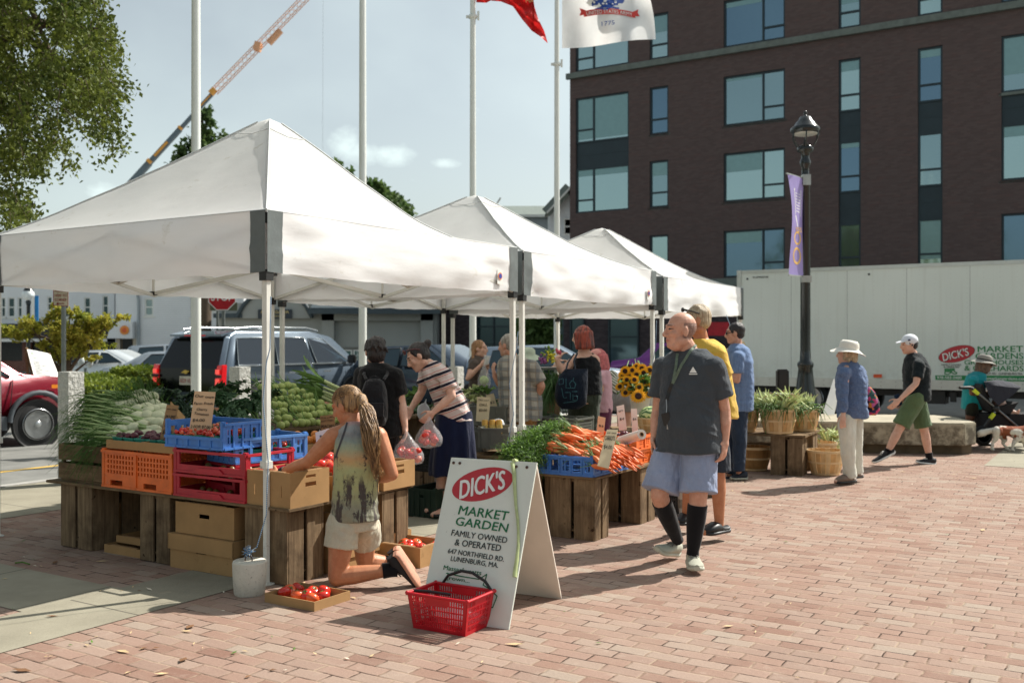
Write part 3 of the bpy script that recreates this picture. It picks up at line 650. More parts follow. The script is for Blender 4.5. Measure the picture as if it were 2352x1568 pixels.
# army flag: surface param (u along fly 0..1, v 0 bottom ..1 top) -> world
def army(u,v):
 bl=(1291,110);br=(1506,90);tl=(1291,-62);tr=(1478,-72)
 x=(bl[0]*(1-u)+br[0]*u)*(1-v)+(tl[0]*(1-u)+tr[0]*u)*v;y=(bl[1]*(1-u)+br[1]*u)*(1-v)+(tl[1]*(1-u)+tr[1]*u)*v
 y+=3*math.sin(u*6.3)*(1-v)-3*math.sin(u*5+v*2)*v;x+=5*math.sin(v*4)*u
 d=Yf-.02+.22*math.sin(u*7.5+v*2.2)*min(1,u*3)+.10*math.sin(u*15-v*6)*min(1,u*2)
 return W(x,y,d)
fm=MB();n=48;m=30
fm.add([army(i/n,j/m) for j in range(m+1) for i in range(n+1)],[(j*(n+1)+i,j*(n+1)+i+1,(j+1)*(n+1)+i+1,(j+1)*(n+1)+i) for j in range(m) for i in range(n)],0,True)
ft=thing('army_flag','white flag with blue seal and red scroll reading UNITED STATES ARMY 1775','flag',W(1291,20,Yf))
mk('cloth',fm,mat('white_flag_cloth',s(246,246,244),.6,var=.03,bump=.3,bsc=14,bd=.01,transl=.35),ft)
def on(fn,u0,v0,su,sv,lift=.03):
 def g(X,Y):
  u,v=u0+X*su,v0+Y*sv;p=fn(u,v);q=(V((0,0,H))-p).normalized();return p+q*lift
 return g
dc=MB();ar=lambda u:.40+.055*math.sin((u-.22)*math.pi/.60*1.0)-(u-.5)*.14
nn=24;up_,lo_=[],[]
for i in range(nn+1):
 u=.24+.56*i/nn;up_.append((u,ar(u)+.035));lo_.append((u,ar(u)-.045))
g=on(army,0,0,1,1)
dc.add([g(*p) for p in up_]+[g(*p) for p in lo_],[(i,i+nn+1,i+nn+2,i+1) for i in range(nn)],0,True)
for e,dd in((0,-1),(nn,1)):
 u,v_=up_[e];dc.add([g(u-dd*.02,v_+.01),g(u+dd*.045,v_+.04),g(u+dd*.03,v_-.01),g(u+dd*.05,v_-.06),g(u-dd*.02,v_-.05)],[(0,1,2,3,4)],0)
mk('red_scroll',dc,mat('flag_red',s(206,60,52),.6),ft)
tx=MB();st='UNITED STATES ARMY';tx.text(st,(0,0,0),X1,UP,.052,.50,0,bold=.012,fn=lambda X,Y:on(army,0,0,1,1,.05)(.27+X,ar(.27+X)-.032+Y));mk('scroll_lettering',tx,M_WHT,ft)
M_FBLUE=mat('flag_blue',s(36,76,160),.6)
tx=MB();tx.text('1775',(0,0,0),X1,UP,.06,.14,0,bold=.01,fn=lambda X,Y:on(army,0,0,1,1,.05)(.43+X,.255+Y));mk('year_lettering',tx,M_FBLUE,ft)
sl=MB();rr=random.Random(4);g2=on(army,0,0,1,1,.03);g3=on(army,0,0,1,1,.05)
def disc(mb,g,cu,cv,ru,rv,mi=0,n=16,a0=0,a1=2*math.pi):
 mb.add([g(cu,cv)]+[g(cu+ru*math.cos(a0+(a1-a0)*i/n),cv+rv*math.sin(a0+(a1-a0)*i/n)) for i in range(n+1)],[(0,i+1,i+2) for i in range(n)],mi)
disc(sl,g2,.50,.66,.17,.14);disc(sl,g2,.38,.60,.09,.075);disc(sl,g2,.62,.60,.09,.08);disc(sl,g2,.5,.56,.12,.06)
for k_ in range(34):
 cu,cv=.5+rr.uniform(-.2,.2),.62+rr.uniform(-.11,.14);r_=rr.uniform(.008,.02);disc(sl,g3,cu,cv,r_*rr.uniform(.6,2.2),r_,1,7)
for k_ in range(12):disc(sl,g2,.38+k_*.022,.49+.012*math.sin(k_),.016,.014,0,6)
mk('blue_seal',sl,[M_FBLUE,M_WHT],ft)
# red flag
a=(1086-CX)/F;Yr=-10.3/(.848*a-.53)
def redf(u,v):
 x=1095+u*160+8*math.sin(v*5);y0=2+u**1.6*98;y1=-70+u*22
 y=y0*(1-v)+y1*v
 if u>.3:x=x-(1-abs(2*v-1))*0
 x+=-v*58*u*0+(v*12);return W(x,y,Yr+.25*math.sin(u*9+v*3)*u+.1*math.sin(v*9))
fm=MB();fm.add([redf(i/n,j/m) for j in range(m+1) for i in range(n+1)],[(j*(n+1)+i,j*(n+1)+i+1,(j+1)*(n+1)+i+1,(j+1)*(n+1)+i) for j in range(m) for i in range(n)],0,True)
def red_low(u):
 return 0
 # droop: cut with a custom outline
fr_=thing('red_flag','red flag hanging in folds from the third flagpole','flag',W(1095,0,Yr))
out=[(1094,-60),(1094,5),(1118,6),(1126,1),(1150,3),(1178,14),(1200,45),(1221,70),(1242,83),(1258,99),(1252,72),(1236,47),(1212,22),(1234,42),(1230,30),(1218,22),(1232,12),(1224,-6),(1222,-60)]
def rl(x):
 pts=[(1094,5),(1118,6),(1126,1),(1150,3),(1178,14),(1200,45),(1221,70),(1242,84),(1258,99)]
 for(a0,b0),(a1,b1) in zip(pts,pts[1:]):
  if a0<=x<=a1:return b0+(b1-b0)*(x-a0)/(a1-a0)
def ru_(x):
 pts=[(1094,-60),(1222,-60),(1226,10),(1236,42),(1250,70),(1258,98)]
 for(a0,b0),(a1,b1) in zip(pts,pts[1:]):
  if a0<=x<=a1:return b0+(b1-b0)*(x-a0)/(a1-a0)
fm=MB();n=70;m=16;vs=[]
for j in range(m+1):
 for i in range(n+1):
  x=1094+164*i/n;y=rl(x)*(1-j/m)+ru_(x)*(j/m);vs.append(W(x,y,Yr+.18*math.sin((x+y*.8)*.085)*min(1,i/20)+.06*math.sin((x-y)*.2)))
fm.add(vs,[(j*(n+1)+i,j*(n+1)+i+1,(j+1)*(n+1)+i+1,(j+1)*(n+1)+i) for j in range(m) for i in range(n)],0,True)
mk('cloth',fm,mat('red_flag_cloth',s(206,40,40),.55,var=.08,bump=.3,bsc=10,bd=.01,transl=.35),fr_)
tx=MB();tx.text('MA',W(1232,6,Yr-.3),X1,UP,.06,None,0,bold=.01);
tx=MB();tx.text('MA',W(1236,5,Yr-.32)-X1*.22,X1,UP,.07,None,0);mk('lettering',tx,mat('flag_yellow',s(220,180,120),.6),fr_)
# granite posts
M_GRAN=mat('rough_granite',s(190,190,184),.85,var=.22,vsc=40,bump=1.0,bsc=26,bd=.03)
for k_,(px,Y,top,lab) in enumerate(((163,10.9,1.23,'tall granite post left of the fennel table'),(551,13.0,1.23,'granite post in front of the big SUV tail light'),(1048,17.5,1.12,'granite post behind the striped shirt woman'))):
 c=V(((px-CX)*Y/F,Y,0));t=MB();w_=.19;N_=26
 vs=[];rot=(R,Q)
 ring=[]
 for j in range(N_+1):
  z=top*j/N_;rg=[]
  for sx,sy,ex_,ey_ in((-1,-1,1,0),(1,-1,0,1),(1,1,-1,0),(-1,1,0,-1)):
   for q_ in range(5):
    x=(sx+2*ex_*q_/5)*w_/2;y=(sy+2*ey_*q_/5)*w_/2;p=c+R*x+Q*y+UP*z;nz_=noise.noise(p*22)*.007+noise.noise(p*60)*.005
    rg.append(p+(R*x+Q*y).normalized()*nz_)
  ring.append(rg)
 t.ring(ring,0,False);solo('granite_post',t,M_GRAN,lab,'bollard','granite posts along the kerb',loc=c)
 # street lamp with purple banner
LB=V(((1850-CX)*15.2/F,15.2,.43));lp=thing('street_lamp','ornate black street lamp with glass lantern and purple banner','street lamp',LB)
M_LBLK=mat('glossy_black_iron',s(22,28,28),.22,.2,var=.05,coat=.4)
zl=lambda y:1.56+(783-y)/150.5-.43
b=MB();prof=[(.22,0),(.22,.05),(.19,.1),(.175,.2),(.14,.4),(.115,.62),(.105,.72),(.12,.76),(.12,.80),(.085,.84),(.076,1.0),(.07,zl(420)),(.085,zl(415)),(.085,zl(408)),(.06,zl(400)),(.055,zl(385)),(.08,zl(378)),(.085,zl(370)),(.06,zl(362)),(.07,zl(350)),(.12,zl(347)),(.125,zl(338)),(.06,zl(332))]
rg=[]
for r_,z_ in prof:
 fl=20;rg.append([LB+UP*z_+V((math.cos(2*math.pi*j/(fl*2)),math.sin(2*math.pi*j/(fl*2)),0))*r_*(1-(.07 if(j%2 and .0<z_<zl(421)) else 0)) for j in range(fl*2)])
b.ring(rg,0,True);mk('post',b,M_LBLK,lp)
b=MB();b.lathe(LB,[(.20,zl(305)),(.225,zl(300)),(.225,zl(294)),(.19,zl(290)),(.15,zl(281)),(.12,zl(277)),(.09,zl(268)),(.03,zl(265)),(.014,zl(263)),(.03,zl(260)),(.026,zl(256)),(.004,zl(253))],24)
for k_ in range(6):
 an=k_*math.pi/3+.3;d=V((math.cos(an),math.sin(an),0));b.tube([LB+d*.2+UP*zl(303),LB+d*.21+UP*zl(312),LB+d*.19+UP*zl(322),LB+d*.12+UP*zl(338)],.012,5)
mk('lantern_cage',b,M_LBLK,lp)
b=MB();b.lathe(LB,[(.185,zl(306)),(.16,zl(309)),(.1,zl(309.5))],20);mk('lamp_lens',b,mat('frosted_lens',s(226,230,224),.3,var=.02,transl=.4),lp)
b=MB();b.lathe(LB,[(.03,zl(335)),(.035,zl(328)),(.02,zl(322))],10);mk('bulb_holder',b,M_BLK,lp)
lb_=LB-UP*.43
bn=MB();A0=W(1809,399,14.75);A1=W(1845,410,15.13);A2=W(1844,634,15.13);A3=W(1816,628,14.75);vs=[];n=10;m=26
for j in range(m+1):
 for i in range(n+1):
  a_,c_=i/n,j/m;p=A0.lerp(A1,a_).lerp(A3.lerp(A2,a_),c_);p+=V((.02*math.sin(c_*5)*(1-a_)+.025*math.sin(c_*math.pi)*(1-a_),-.03*math.sin(a_*3+c_*4),0));vs.append(p)
bn.add(vs,[(j*(n+1)+i,j*(n+1)+i+1,(j+1)*(n+1)+i+1,(j+1)*(n+1)+i) for j in range(m) for i in range(n)],0,True)
bo=mk('banner',bn,mat('purple_banner',s(164,148,208),.6,var=.05,bump=.2,bsc=12,transl=.3),lp)
de=MB();bp=lambda a_,c_:A0.lerp(A1,a_).lerp(A3.lerp(A2,a_),c_)+V((.02*math.sin(c_*5)*(1-a_)+.025*math.sin(c_*math.pi)*(1-a_)-.004,-.03*math.sin(a_*3+c_*4)-.008,0))
for i in range(9):
 q0,q1=.14+i*.028,.14+(i+1)*.028;de.add([bp(.3,q0),bp(.34,q0),bp(.34,q1),bp(.3,q1)],[(0,1,2,3)]);de.add([bp(.82,q0),bp(.86,q0),bp(.86,q1),bp(.82,q1)],[(0,1,2,3)])
de.add([bp(.3,.13),bp(.86,.13),bp(.86,.142),bp(.3,.142)],[(0,1,2,3)]);de.add([bp(.3,.40),bp(.4,.40),bp(.6,.50),bp(.55,.51)],[(0,1,2,3)])
for q0 in range(7):de.add([bp(.4,.17+q0*.03),bp(.75,.17+q0*.03),bp(.75,.178+q0*.03),bp(.4,.178+q0*.03)],[(0,1,2,3)])
mg=MB();
for cu,cv,ru,rv in((.58,.62,.3,.07),(.58,.80,.3,.09)):
 pts=[(cu+ru*math.cos(t_*math.pi/8),cv+rv*math.sin(t_*math.pi/8)) for t_ in range(16)]
 for k_ in range(16):
  a_,c_=pts[k_],pts[(k_+1)%16];mg.add([bp(*a_),bp(*c_),bp(cu+(c_[0]-cu)*.7,cv+(c_[1]-cv)*.7),bp(cu+(a_[0]-cu)*.7,cv+(a_[1]-cv)*.7)],[(0,1,2,3)])
de.add(mg.v,mg.f,1);de.text('YES',bp(.35,.56),(A1-A0).normalized(),UP,.07,.2,1,bold=.02)
x_=mk('banner_print',de,[M_WHT,mat('banner_gold',s(226,180,96),.6)],lp);x_.parent=bo
b=MB();b.beam(W(1806,397,14.72),W(1852,411,15.2),.02);b.beam(W(1812,631,14.75),W(1852,634,15.2),.02);b.box(W(1851,413,15.13),.12,.12,.16);b.box(W(1851,640,15.13),.14,.14,.1);mk('banner_bracket',b,mat('grey_bracket',s(170,172,168),.4,.6),lp)
# ================================================================ PEOPLE
def remesh(mb,voxel,smooth=4,disp=None):
 me=bpy.data.meshes.new('tmp');me.from_pydata(mb.v,[],mb.f);me.update()
 bm=bmesh.new();bm.from_mesh(me);bmesh.ops.remove_doubles(bm,verts=bm.verts,dist=1e-5);bmesh.ops.recalc_face_normals(bm,faces=bm.faces);bm.to_mesh(me);bm.free()
 o=bpy.data.objects.new('tmp',me);C.objects.link(o)
 r=o.modifiers.new('r','REMESH');r.mode='VOXEL';r.voxel_size=voxel;r.use_smooth_shade=True
 s_=o.modifiers.new('s','SMOOTH');s_.factor=.5;s_.iterations=smooth
 dg=bpy.context.evaluated_depsgraph_get();ev=o.evaluated_get(dg);m2=bpy.data.meshes.new_from_object(ev,depsgraph=dg)
 bpy.data.objects.remove(o);bpy.data.meshes.remove(me)
 if disp:
  n=len(m2.vertices);co=np.empty(n*3,np.float32);no=np.empty(n*3,np.float32);m2.vertices.foreach_get('co',co);m2.vertex_normals.foreach_get('vector',no)
  co=co.reshape(-1,3);no=no.reshape(-1,3);d=np.array([disp(V(c)) for c in co.tolist()],np.float32);co+=no*d[:,None];m2.vertices.foreach_set('co',co.ravel())
 m2.polygons.foreach_set('use_smooth',np.ones(len(m2.polygons),bool));m2.update()
 return m2
def link_mesh(name,me,mats,root,label=None,assign=None):
 M=RM[root.name];me.materials.clear()
 ms=mats if isinstance(mats,(list,tuple)) else[mats]
 for m in ms:me.materials.append(m)
 if assign:
  n=len(me.polygons);ce=np.empty(n*3,np.float32);me.polygons.foreach_get('center',ce);mi=assign(ce.reshape(-1,3));me.polygons.foreach_set('material_index',mi.astype(np.int32))
 me.transform(M.inverted());me.name=name
 o=bpy.data.objects.new(name,me);C.objects.link(o);o.parent=root;RM[o.name]=RM[root.name]
 if label:o['label']=label
 return o
def cone(mb,a,b,ra,rb,n=12,mi=0,flat=1.0):
 a=V(a);b=V(b);d=b-a;L=d.length
 if L<1e-6:return mb.ball(a,ra,n,8,mi)
 k=4;pts=[a-d.normalized()*ra*math.cos(t) for t in(0.0,.5,1.0)]+[a];rr=[ra*math.sin(t)+1e-4 for t in(0.0,.5,1.0)]+[ra]
 for i in range(1,k):pts.append(a.lerp(b,i/k));rr.append(ra+(rb-ra)*i/k)
 pts+=[b]+[b+d.normalized()*rb*math.cos(t) for t in(1.0,.5,0.0)];rr+=[rb]+[rb*math.sin(t)+1e-4 for t in(1.0,.5,0.0)]
 return mb.tube(pts,rr,n,mi,True,True)
def skin(name,c,red=.06):
 def fn(t):
  f=t.noise(t.pos(),16,6,.75);hi=tuple(min(1,x*1.08) for x in c);lo=(c[0]*.90,c[1]*.78,c[2]*.72)
  t.lk(t.ramp(f,[(.35,lo),(.65,hi)]),t.b.inputs['Base Color']);t.bump(t.noise(t.pos(),300,3),.15,.001)
 return mat(name,c,.5,spec=.4,sss=.12,fn=fn)
def sleeve(mb,pts,rr,n=16):
 pts=[V(p) for p in pts];d=(pts[1]-pts[0]).normalized();r0=rr[0]
 pre=[pts[0]-d*r0*math.cos(t) for t in(0.0,.5,1.0)];pr=[r0*math.sin(t)+1e-4 for t in(0.0,.5,1.0)]
 return mb.tube(pre+pts,pr+list(rr),n)
SK_L=skin('skin_light',s(206,160,138));SK_P=skin('skin_pale',s(218,178,158));SK_T=skin('skin_tan',s(190,132,98));SK_D=skin('skin_brown',s(118,78,58))
M_EYE=mat('eye_dark',s(46,34,28),.25,var=0);M_LIP=mat('lips',s(190,120,104),.5,var=.05)
M_BROWD=mat('brow_dark',s(52,40,34),.8,var=0);M_BROWG=mat('brow_grey',s(128,104,88),.8,var=0)
def hairmat(name,c,c2,sc=(60,60,6)):
 def fn(t):
  f=t.noise(t.scale(t.pos(),sc),1.6,5,.7);t.lk(t.ramp(f,[(.38,c),(.62,c2)]),t.b.inputs['Base Color']);t.bump(f,1.0,.008)
 return mat(name,c,.45,spec=.5,fn=fn)
H_BLK=hairmat('hair_black',s(22,19,20),s(52,44,44));H_BLOND=hairmat('hair_dirty_blond',s(84,60,40),s(184,144,96),(34,34,5));H_GREY=hairmat('hair_grey',s(120,114,106),s(188,182,172))
H_BROWN=hairmat('hair_brown',s(66,48,38),s(122,92,70));H_RED=hairmat('hair_red_streaks',s(70,36,30),s(168,72,52),(26,26,3));H_LBR=hairmat('hair_light_brown',s(128,92,62),s(184,140,98));H_SBL=hairmat('hair_sandy_grey',s(150,126,98),s(206,188,156));H_STUB=hairmat('hair_stubble_grey',s(120,92,82),s(176,134,116),(80,80,80))
def cloth(name,c,pat=None,var=.1,rough=.85,bump=.5,bsc=9,sheen=.15):
 def fn(t):
  p=t.pos();f=t.noise(p,5,4,.6);col=t.ramp(f,[(.3,tuple(x*(1-var) for x in c)),(.7,tuple(min(1,x*(1+var)) for x in c))])
  if pat:col=pat(t,p,col)
  col=t.mix(.5,col,t.ramp(t.noise(p,260,3,.7),[(.35,(.72,.72,.72)),(.65,(1,1,1))]),'MULTIPLY')
  t.lk(col,t.b.inputs['Base Color'])
  h=t.math('ADD',t.math('MULTIPLY',t.noise(t.scale(p,(1,1,.55)),bsc,3,.55),1.0),t.math('MULTIPLY',t.noise(p,420,2,.5),.06))
  t.bump(h,min(1,bump*1.35),.04)
 return mat(name,c,rough,spec=.15,sheen=sheen,fn=fn)
def stripes(axis,period,bands):
 def pat(t,p,col):
  f=t.math('DIVIDE',t.math('ADD',t.dot(p,axis),t.math('MULTIPLY',t.noise(p,4,2),.02)),period);fr=t.math('SUBTRACT',f,t.math('FLOOR',f))
  st=[]
  for a,c in bands:st.append((a,c))
  return t.ramp(fr,st,'CONSTANT')
 return pat
def plaid(ax,ay,per,c0,c1,c2,c3):
 def pat(t,p,col):
  out=c0;w=t.math('MULTIPLY',t.noise(p,4,2),.025)
  cur=t.ramp(t.noise(p,3,2),[(.4,c0),(.6,tuple(x*1.05 for x in c0))])
  for a,k_,off in((ax,c1,0),(ay,c2,0),(ax,c3,.5),(ay,c3,.5)):
   f=t.math('ADD',t.math('DIVIDE',t.math('ADD',t.dot(p,a),w),per),off);fr=t.math('SUBTRACT',f,t.math('FLOOR',f))
   if off:m=t.math('LESS_THAN',t.math('ABSOLUTE',t.math('SUBTRACT',fr,.5)),.05)
   else:m=t.math('LESS_THAN',fr,.42)
   cur=t.mix(t.math('MULTIPLY',m,.55),cur,k_)
  return cur
 return pat
def head(mb,c,f,u,sc=1.0,kind='m',jowl=0):
 """skull, face, jaw, nose, brow, lips, ears round centre c"""
 f=f.normalized();r=f.cross(u).normalized();u=r.cross(f).normalized();k=sc;ax=(r,f,u)
 P=lambda x,y,z:c+r*x*k+f*y*k+u*z*k
 mb.ball(P(0,-.012,.026),(.075*k,.096*k,.090*k),18,12,ax=ax)
 mb.ball(P(0,.026,-.022),(.060*k,.066*k,.086*k),16,12,ax=ax)
 cone(mb,P(0,.062,-.092),P(.044,-.012,-.066),.026*k,.028*k);cone(mb,P(0,.062,-.092),P(-.044,-.012,-.066),.026*k,.028*k)
 mb.ball(P(0,.072,-.094),(.024*k,.022*k,.022*k),ax=ax)
 for e in(-1,1):
  mb.ball(P(e*.036,.060,-.022),(.026*k,.026*k,.024*k),ax=ax)
  mb.ball(P(e*.030,.079,.010),(.015*k,.013*k,.011*k),ax=ax)
  cone(mb,P(e*.012,.088,.031),P(e*.048,.070,.030),.011*k,.009*k)
  mb.ball(P(e*.078,-.004,-.008),(.010*k,.020*k,.034*k),ax=ax)
  mb.ball(P(e*.011,.100,-.034),(.011*k,.012*k,.009*k),ax=ax)
 cone(mb,P(0,.088,.020),P(0,.112,-.026),.010*k,.013*k)
 mb.ball(P(0,.084,-.057),(.024*k,.014*k,.010*k),ax=ax);mb.ball(P(0,.083,-.070),(.021*k,.014*k,.010*k),ax=ax)
 mb.ball(P(0,.066,-.064),(.036*k,.026*k,.034*k),ax=ax);mb.ball(P(0,.110,-.028),(.0165*k,.015*k,.0135*k),ax=ax)
 cone(mb,P(0,.04,-.09),P(0,-.02,-.06),.03*k,.05*k)
 if jowl:mb.ball(P(0,.03,-.098),(.058*k,.05*k,.035*k),ax=ax);mb.ball(P(.045,.02,-.07),(.03*k,.04*k,.035*k),ax=ax);mb.ball(P(-.045,.02,-.07),(.03*k,.04*k,.035*k),ax=ax)
 return r,f,u
def face_assign(c,r,f,u,k,brow=True,scalp=False):
 c_=np.array(c);R_=np.array([r,f,u]).T
 def fn(ce):
  q=(ce-c_)@R_/k;mi=np.zeros(len(ce),int)
  x,y,z=np.abs(q[:,0]),q[:,1],q[:,2]
  near=(np.abs(q).max(1)<.14)
  mi[near&(y>.066)&(((x-.031)/.0125)**2+((z-.010)/.0052)**2<1)]=1
  if brow:mi[near&(y>.062)&(((x-.032)/.021)**2+((z-.037+.12*x)/.0042)**2<1)]=3
  if scalp:mi[near&(y<.006)&(z<.046)&(z>-.05)&(x<.082)&~((x>.074)&(y>-.026))]=4
  mi[near&(y>.08)&((x/.023)**2+((z+.063)/.0095)**2<1)]=2
  return mi
 return fn
def hand(mb,w,d,n,side,curl=.5,sc=1.0):
 """w wrist, d direction of the hand, n palm normal, side +1 thumb towards n x d"""
 d=V(d).normalized();n=V(n);n=(n-d*n.dot(d)).normalized();t=n.cross(d)*side
 P=lambda a,b,c_:w+d*a*sc+t*b*sc+n*c_*sc
 cone(mb,P(0,0,0),P(.03,0,0),.026*sc,.028*sc,10);mb.ball(P(.055,0,0),(.040*sc,.048*sc,.017*sc),12,8,ax=(t,d,n))
 for i,(off,ln) in enumerate(((.031,.92),(.011,1.0),(-.010,.95),(-.030,.78))):
  p0=P(.088,off,0);a=curl*(.7+.12*i);L=(.040*ln*sc,.026*ln*sc,.020*ln*sc);q=p0;rr=.0088*sc;an=a*.6
  for j,l in enumerate(L):
   q2=q+(d*math.cos(an)+n*math.sin(an))*l;cone(mb,q,q2,rr,rr*.92,8);q=q2;an+=a*.85;rr*=.92
 q=P(.022,.024,.006);q1=q+(d*.6+t*.75+n*.3).normalized()*.04*sc;q2=q1+(d*.85+t*.25+n*(.3+curl*.4)).normalized()*.032*sc;q3=q2+(d*.9+n*.4*curl).normalized()*.022*sc
 cone(mb,q,q1,.014*sc,.011*sc,8);cone(mb,q1,q2,.0105*sc,.0095*sc,8);cone(mb,q2,q3,.0095*sc,.008*sc,8)
def shoe(root,ank,toe,up,m_up,m_sole,kind='sneaker',sc=1.0,laces=None,name='shoe',sock=None):
 """ank ankle point, toe toe-tip point on the sole; up the foot's up direction"""
 d=(toe-ank);up=V(up).normalized();d=(d-up*d.dot(up));d.normalize();r=d.cross(up).normalized();h=min(.115*sc,max(.05,(ank-toe).dot(up)));L=(toe-ank).dot(d)
 back=-.085*sc;base=ank-up*h;tot=L-back;rings=[];srg=[]
 prof=[(0,.026,.060,.02),(.06,.034,.075,.0),(.2,.038,.085,0),(.38,.040,.075,0),(.52,.043,.056,0),(.68,.050,.044,0),(.84,.048,.036,0),(.95,.036,.030,.004),(1.0,.014,.022,.012)]
 if kind=='clog':prof=[(0,.03,.03,.01),(.08,.044,.035,0),(.3,.046,.04,0),(.45,.05,.075,0),(.6,.056,.08,0),(.8,.056,.065,0),(.94,.042,.045,0),(1,.02,.03,.01)]
 if kind=='sandal':prof=[(0,.026,.012,.008),(.1,.034,.014,0),(.4,.036,.012,0),(.7,.046,.012,0),(.9,.042,.012,0),(1,.02,.01,.004)]
 for a,w_,hh,lift in prof:
  p=base+d*(back+tot*a)+up*(.012+lift);rg=[]
  for j in range(12):
   an=2*math.pi*j/12;x,z=math.cos(an),math.sin(an);zz=(z*.5+.5)**.8 if z>-.3 else(z*.5+.5)*.5
   rg.append(p+r*w_*sc*x*(1-.25*max(0,z))+up*(hh*zz*1.05))
  rings.append(rg)
  srg.append([base+d*(back-.004+(tot+.008)*a)+up*(lift*.8)+r*(w_+.003)*sc*sx+up*sz for sx,sz in((-.8,0),(.8,0),(1,.008),(1,.020),(.8,.026),(-.8,.026),(-1,.020),(-1,.008))])
 mb=MB();mb.ring(rings,0,True)
 o=mk(name,mb,m_up,root);sb=MB();sb.ring(srg,0,False);sb.sm=[True]*len(sb.sm);so=mk('sole',sb,m_sole,root);so.parent=o
 if laces:
  lb=MB()
  for i in range(4):
   a=.42+i*.07;p=base+d*(back+tot*a)+up*(.084-i*.011);lb.tube([p-r*.022,p+up*.005,p+r*.022+d*.012],.004,5)
  p=base+d*(back+tot*.42)+up*.092;lb.tube([p-r*.03+d*.03-up*.02,p,p+r*.03+d*.035-up*.02],.004,5);lo=mk('laces',lb,laces,root);lo.parent=o
 return o
def WJ(D,t):return W(t[0],t[1],D+(t[2] if len(t)>2 else 0))
def person(label,D,J,T,skinm,f_head,hair=None,voxel=.007,headsc=1.0,g=1.0,shirt=None,bottom=None,legs=True,hands=(.5,.5),kind='m',jowl=0,foot=True,brow=M_BROWD,up_head=(0,0,1),facing=None,group=None,pants_r=(.095,.07,.06),arms=(1,1),palm=None,hsc=1.05):
 """J joints in photo coordinates with a depth offset; T torso rings top to bottom (px, py, half width px, other radius m, depth offset)"""
 Jw={k_:WJ(D,v_) for k_,v_ in J.items()}
 base=V(((Jw.get('base') or Jw['hL']).x,D,0));root=thing('person',label,'person',base,group=group)
 rt=(Jw['sR']-Jw['sL']);rt.z=0;rt.normalize();fw=UP.cross(rt).normalized()
 if facing:fw=V((*facing,0)).normalized();rt=fw.cross(UP)
 trg=[];px=F/D
 for(x,y,hw,oth,dd) in T:
  c=W(x,y,D+dd);h=hw/px;cs,sn=abs(rt.x),abs(fw.x)
  if cs>.6:b_=oth;a_=math.sqrt(max(h*h-(b_*sn)**2,(.5*h)**2))/cs
  else:a_=oth;b_=math.sqrt(max(h*h-(a_*cs)**2,(.5*h)**2))/max(sn,.5)
  trg.append((c,a_,b_))
 def tor(mb,off,n=28,sl=None,rings=None):
  rg=[]
  for i,(c,a_,b_) in enumerate(rings or trg):
   ru=[]
   for j in range(n):
    an=2*math.pi*j/n;x,y=math.cos(an),math.sin(an);e=.8
    x=math.copysign(abs(x)**e,x);y=math.copysign(abs(y)**e,y)
    k_=(abs(x)**2.4+abs(y)**2.4)**(-1/2.4) if(x or y) else 1
    ru.append(c+rt*(a_+off)*x*k_+fw*(b_+off)*y*k_)
   rg.append(ru)
  mb.ring(rg,0,True)
 mb=MB();tor(mb,-.012*1)
 c=Jw['head'];fh=V(f_head).normalized();r_,f_,u_=head(mb,c,fh,V(up_head).normalized(),headsc,kind,jowl)
 cone(mb,c-u_*.055*headsc-f_*.015,Jw['neck'],.052*g,.062*g);
 for sd in('L','R'):
  S_,E_,Wr=Jw['s'+sd],Jw['e'+sd],Jw['w'+sd]
  cone(mb,Jw['neck'],S_,.045*g,.055*g)
  cone(mb,S_,S_.lerp(E_,.45),.056*g*arms[0],.050*g*arms[0]);cone(mb,S_.lerp(E_,.45),E_,.050*g*arms[0],.038*g*arms[1]);cone(mb,E_,E_.lerp(Wr,.35),.038*g*arms[1],.041*g*arms[1]);cone(mb,E_.lerp(Wr,.35),Wr,.041*g*arms[1],.026*g**.5)
  hd=Jw.get('h'+sd);hd=(hd-Wr) if hd else(Wr-E_)
  pn=V(palm[sd]) if palm and sd in palm else((rt*(1 if sd=='L' else-1)) if abs(hd.normalized().dot(rt))<.8 else-UP)
  th=-1 if sd=='L' else 1
  hand(mb,Wr,hd,pn,th*(-1 if fw.dot(pn.cross(hd)*th)<0 else 1),hands[0 if sd=='L' else 1],hsc)
 if legs:
  for sd in('L','R'):
   h_,k_,a_=Jw['p'+sd],Jw['k'+sd],Jw['a'+sd]
   cone(mb,h_,k_,.088*g,.056*g);cone(mb,k_,k_.lerp(a_,.3),.054*g,.058*g);cone(mb,k_.lerp(a_,.3),a_,.058*g,.036)
   if 't'+sd in Jw and(foot is True or foot.get('kind') in('sandal','clog')):
    t_=Jw['t'+sd];cone(mb,a_+UP*0,a_.lerp(t_,.35)-UP*.01,.036,.036);cone(mb,a_.lerp(t_,.3),t_+UP*.02,.034,.024)
 me=remesh(mb,voxel,4);sc_=hair and hair[0]=='fringe';link_mesh('body',me,[skinm,M_EYE,M_LIP,brow]+([hair[1]] if sc_ else[]),root,assign=face_assign(c,r_,f_,u_,headsc,scalp=sc_));hair=None if sc_ else hair
 fd=noise.noise
 if shirt:
  m,sl,off,extra=shirt['m'],shirt.get('sleeve',.45),shirt.get('off',.012),shirt.get('rings')
  sb=MB();rings=None
  if shirt.get('trim'):rings=trg[shirt['trim'][0]:shirt['trim'][1] or None]
  tor(sb,off,rings=rings)
  if shirt.get('yoke',1):
   for sd in('L','R'):
    S_=Jw['s'+sd];cone(sb,Jw['neck']-UP*.045,S_-UP*.004,.062*g,.064*g+off) if sl else cone(sb,Jw['neck']-UP*.05+(S_-Jw['neck'])*.2,S_.lerp(Jw['neck'],.45)-UP*.01,.045*g,.045*g+off)
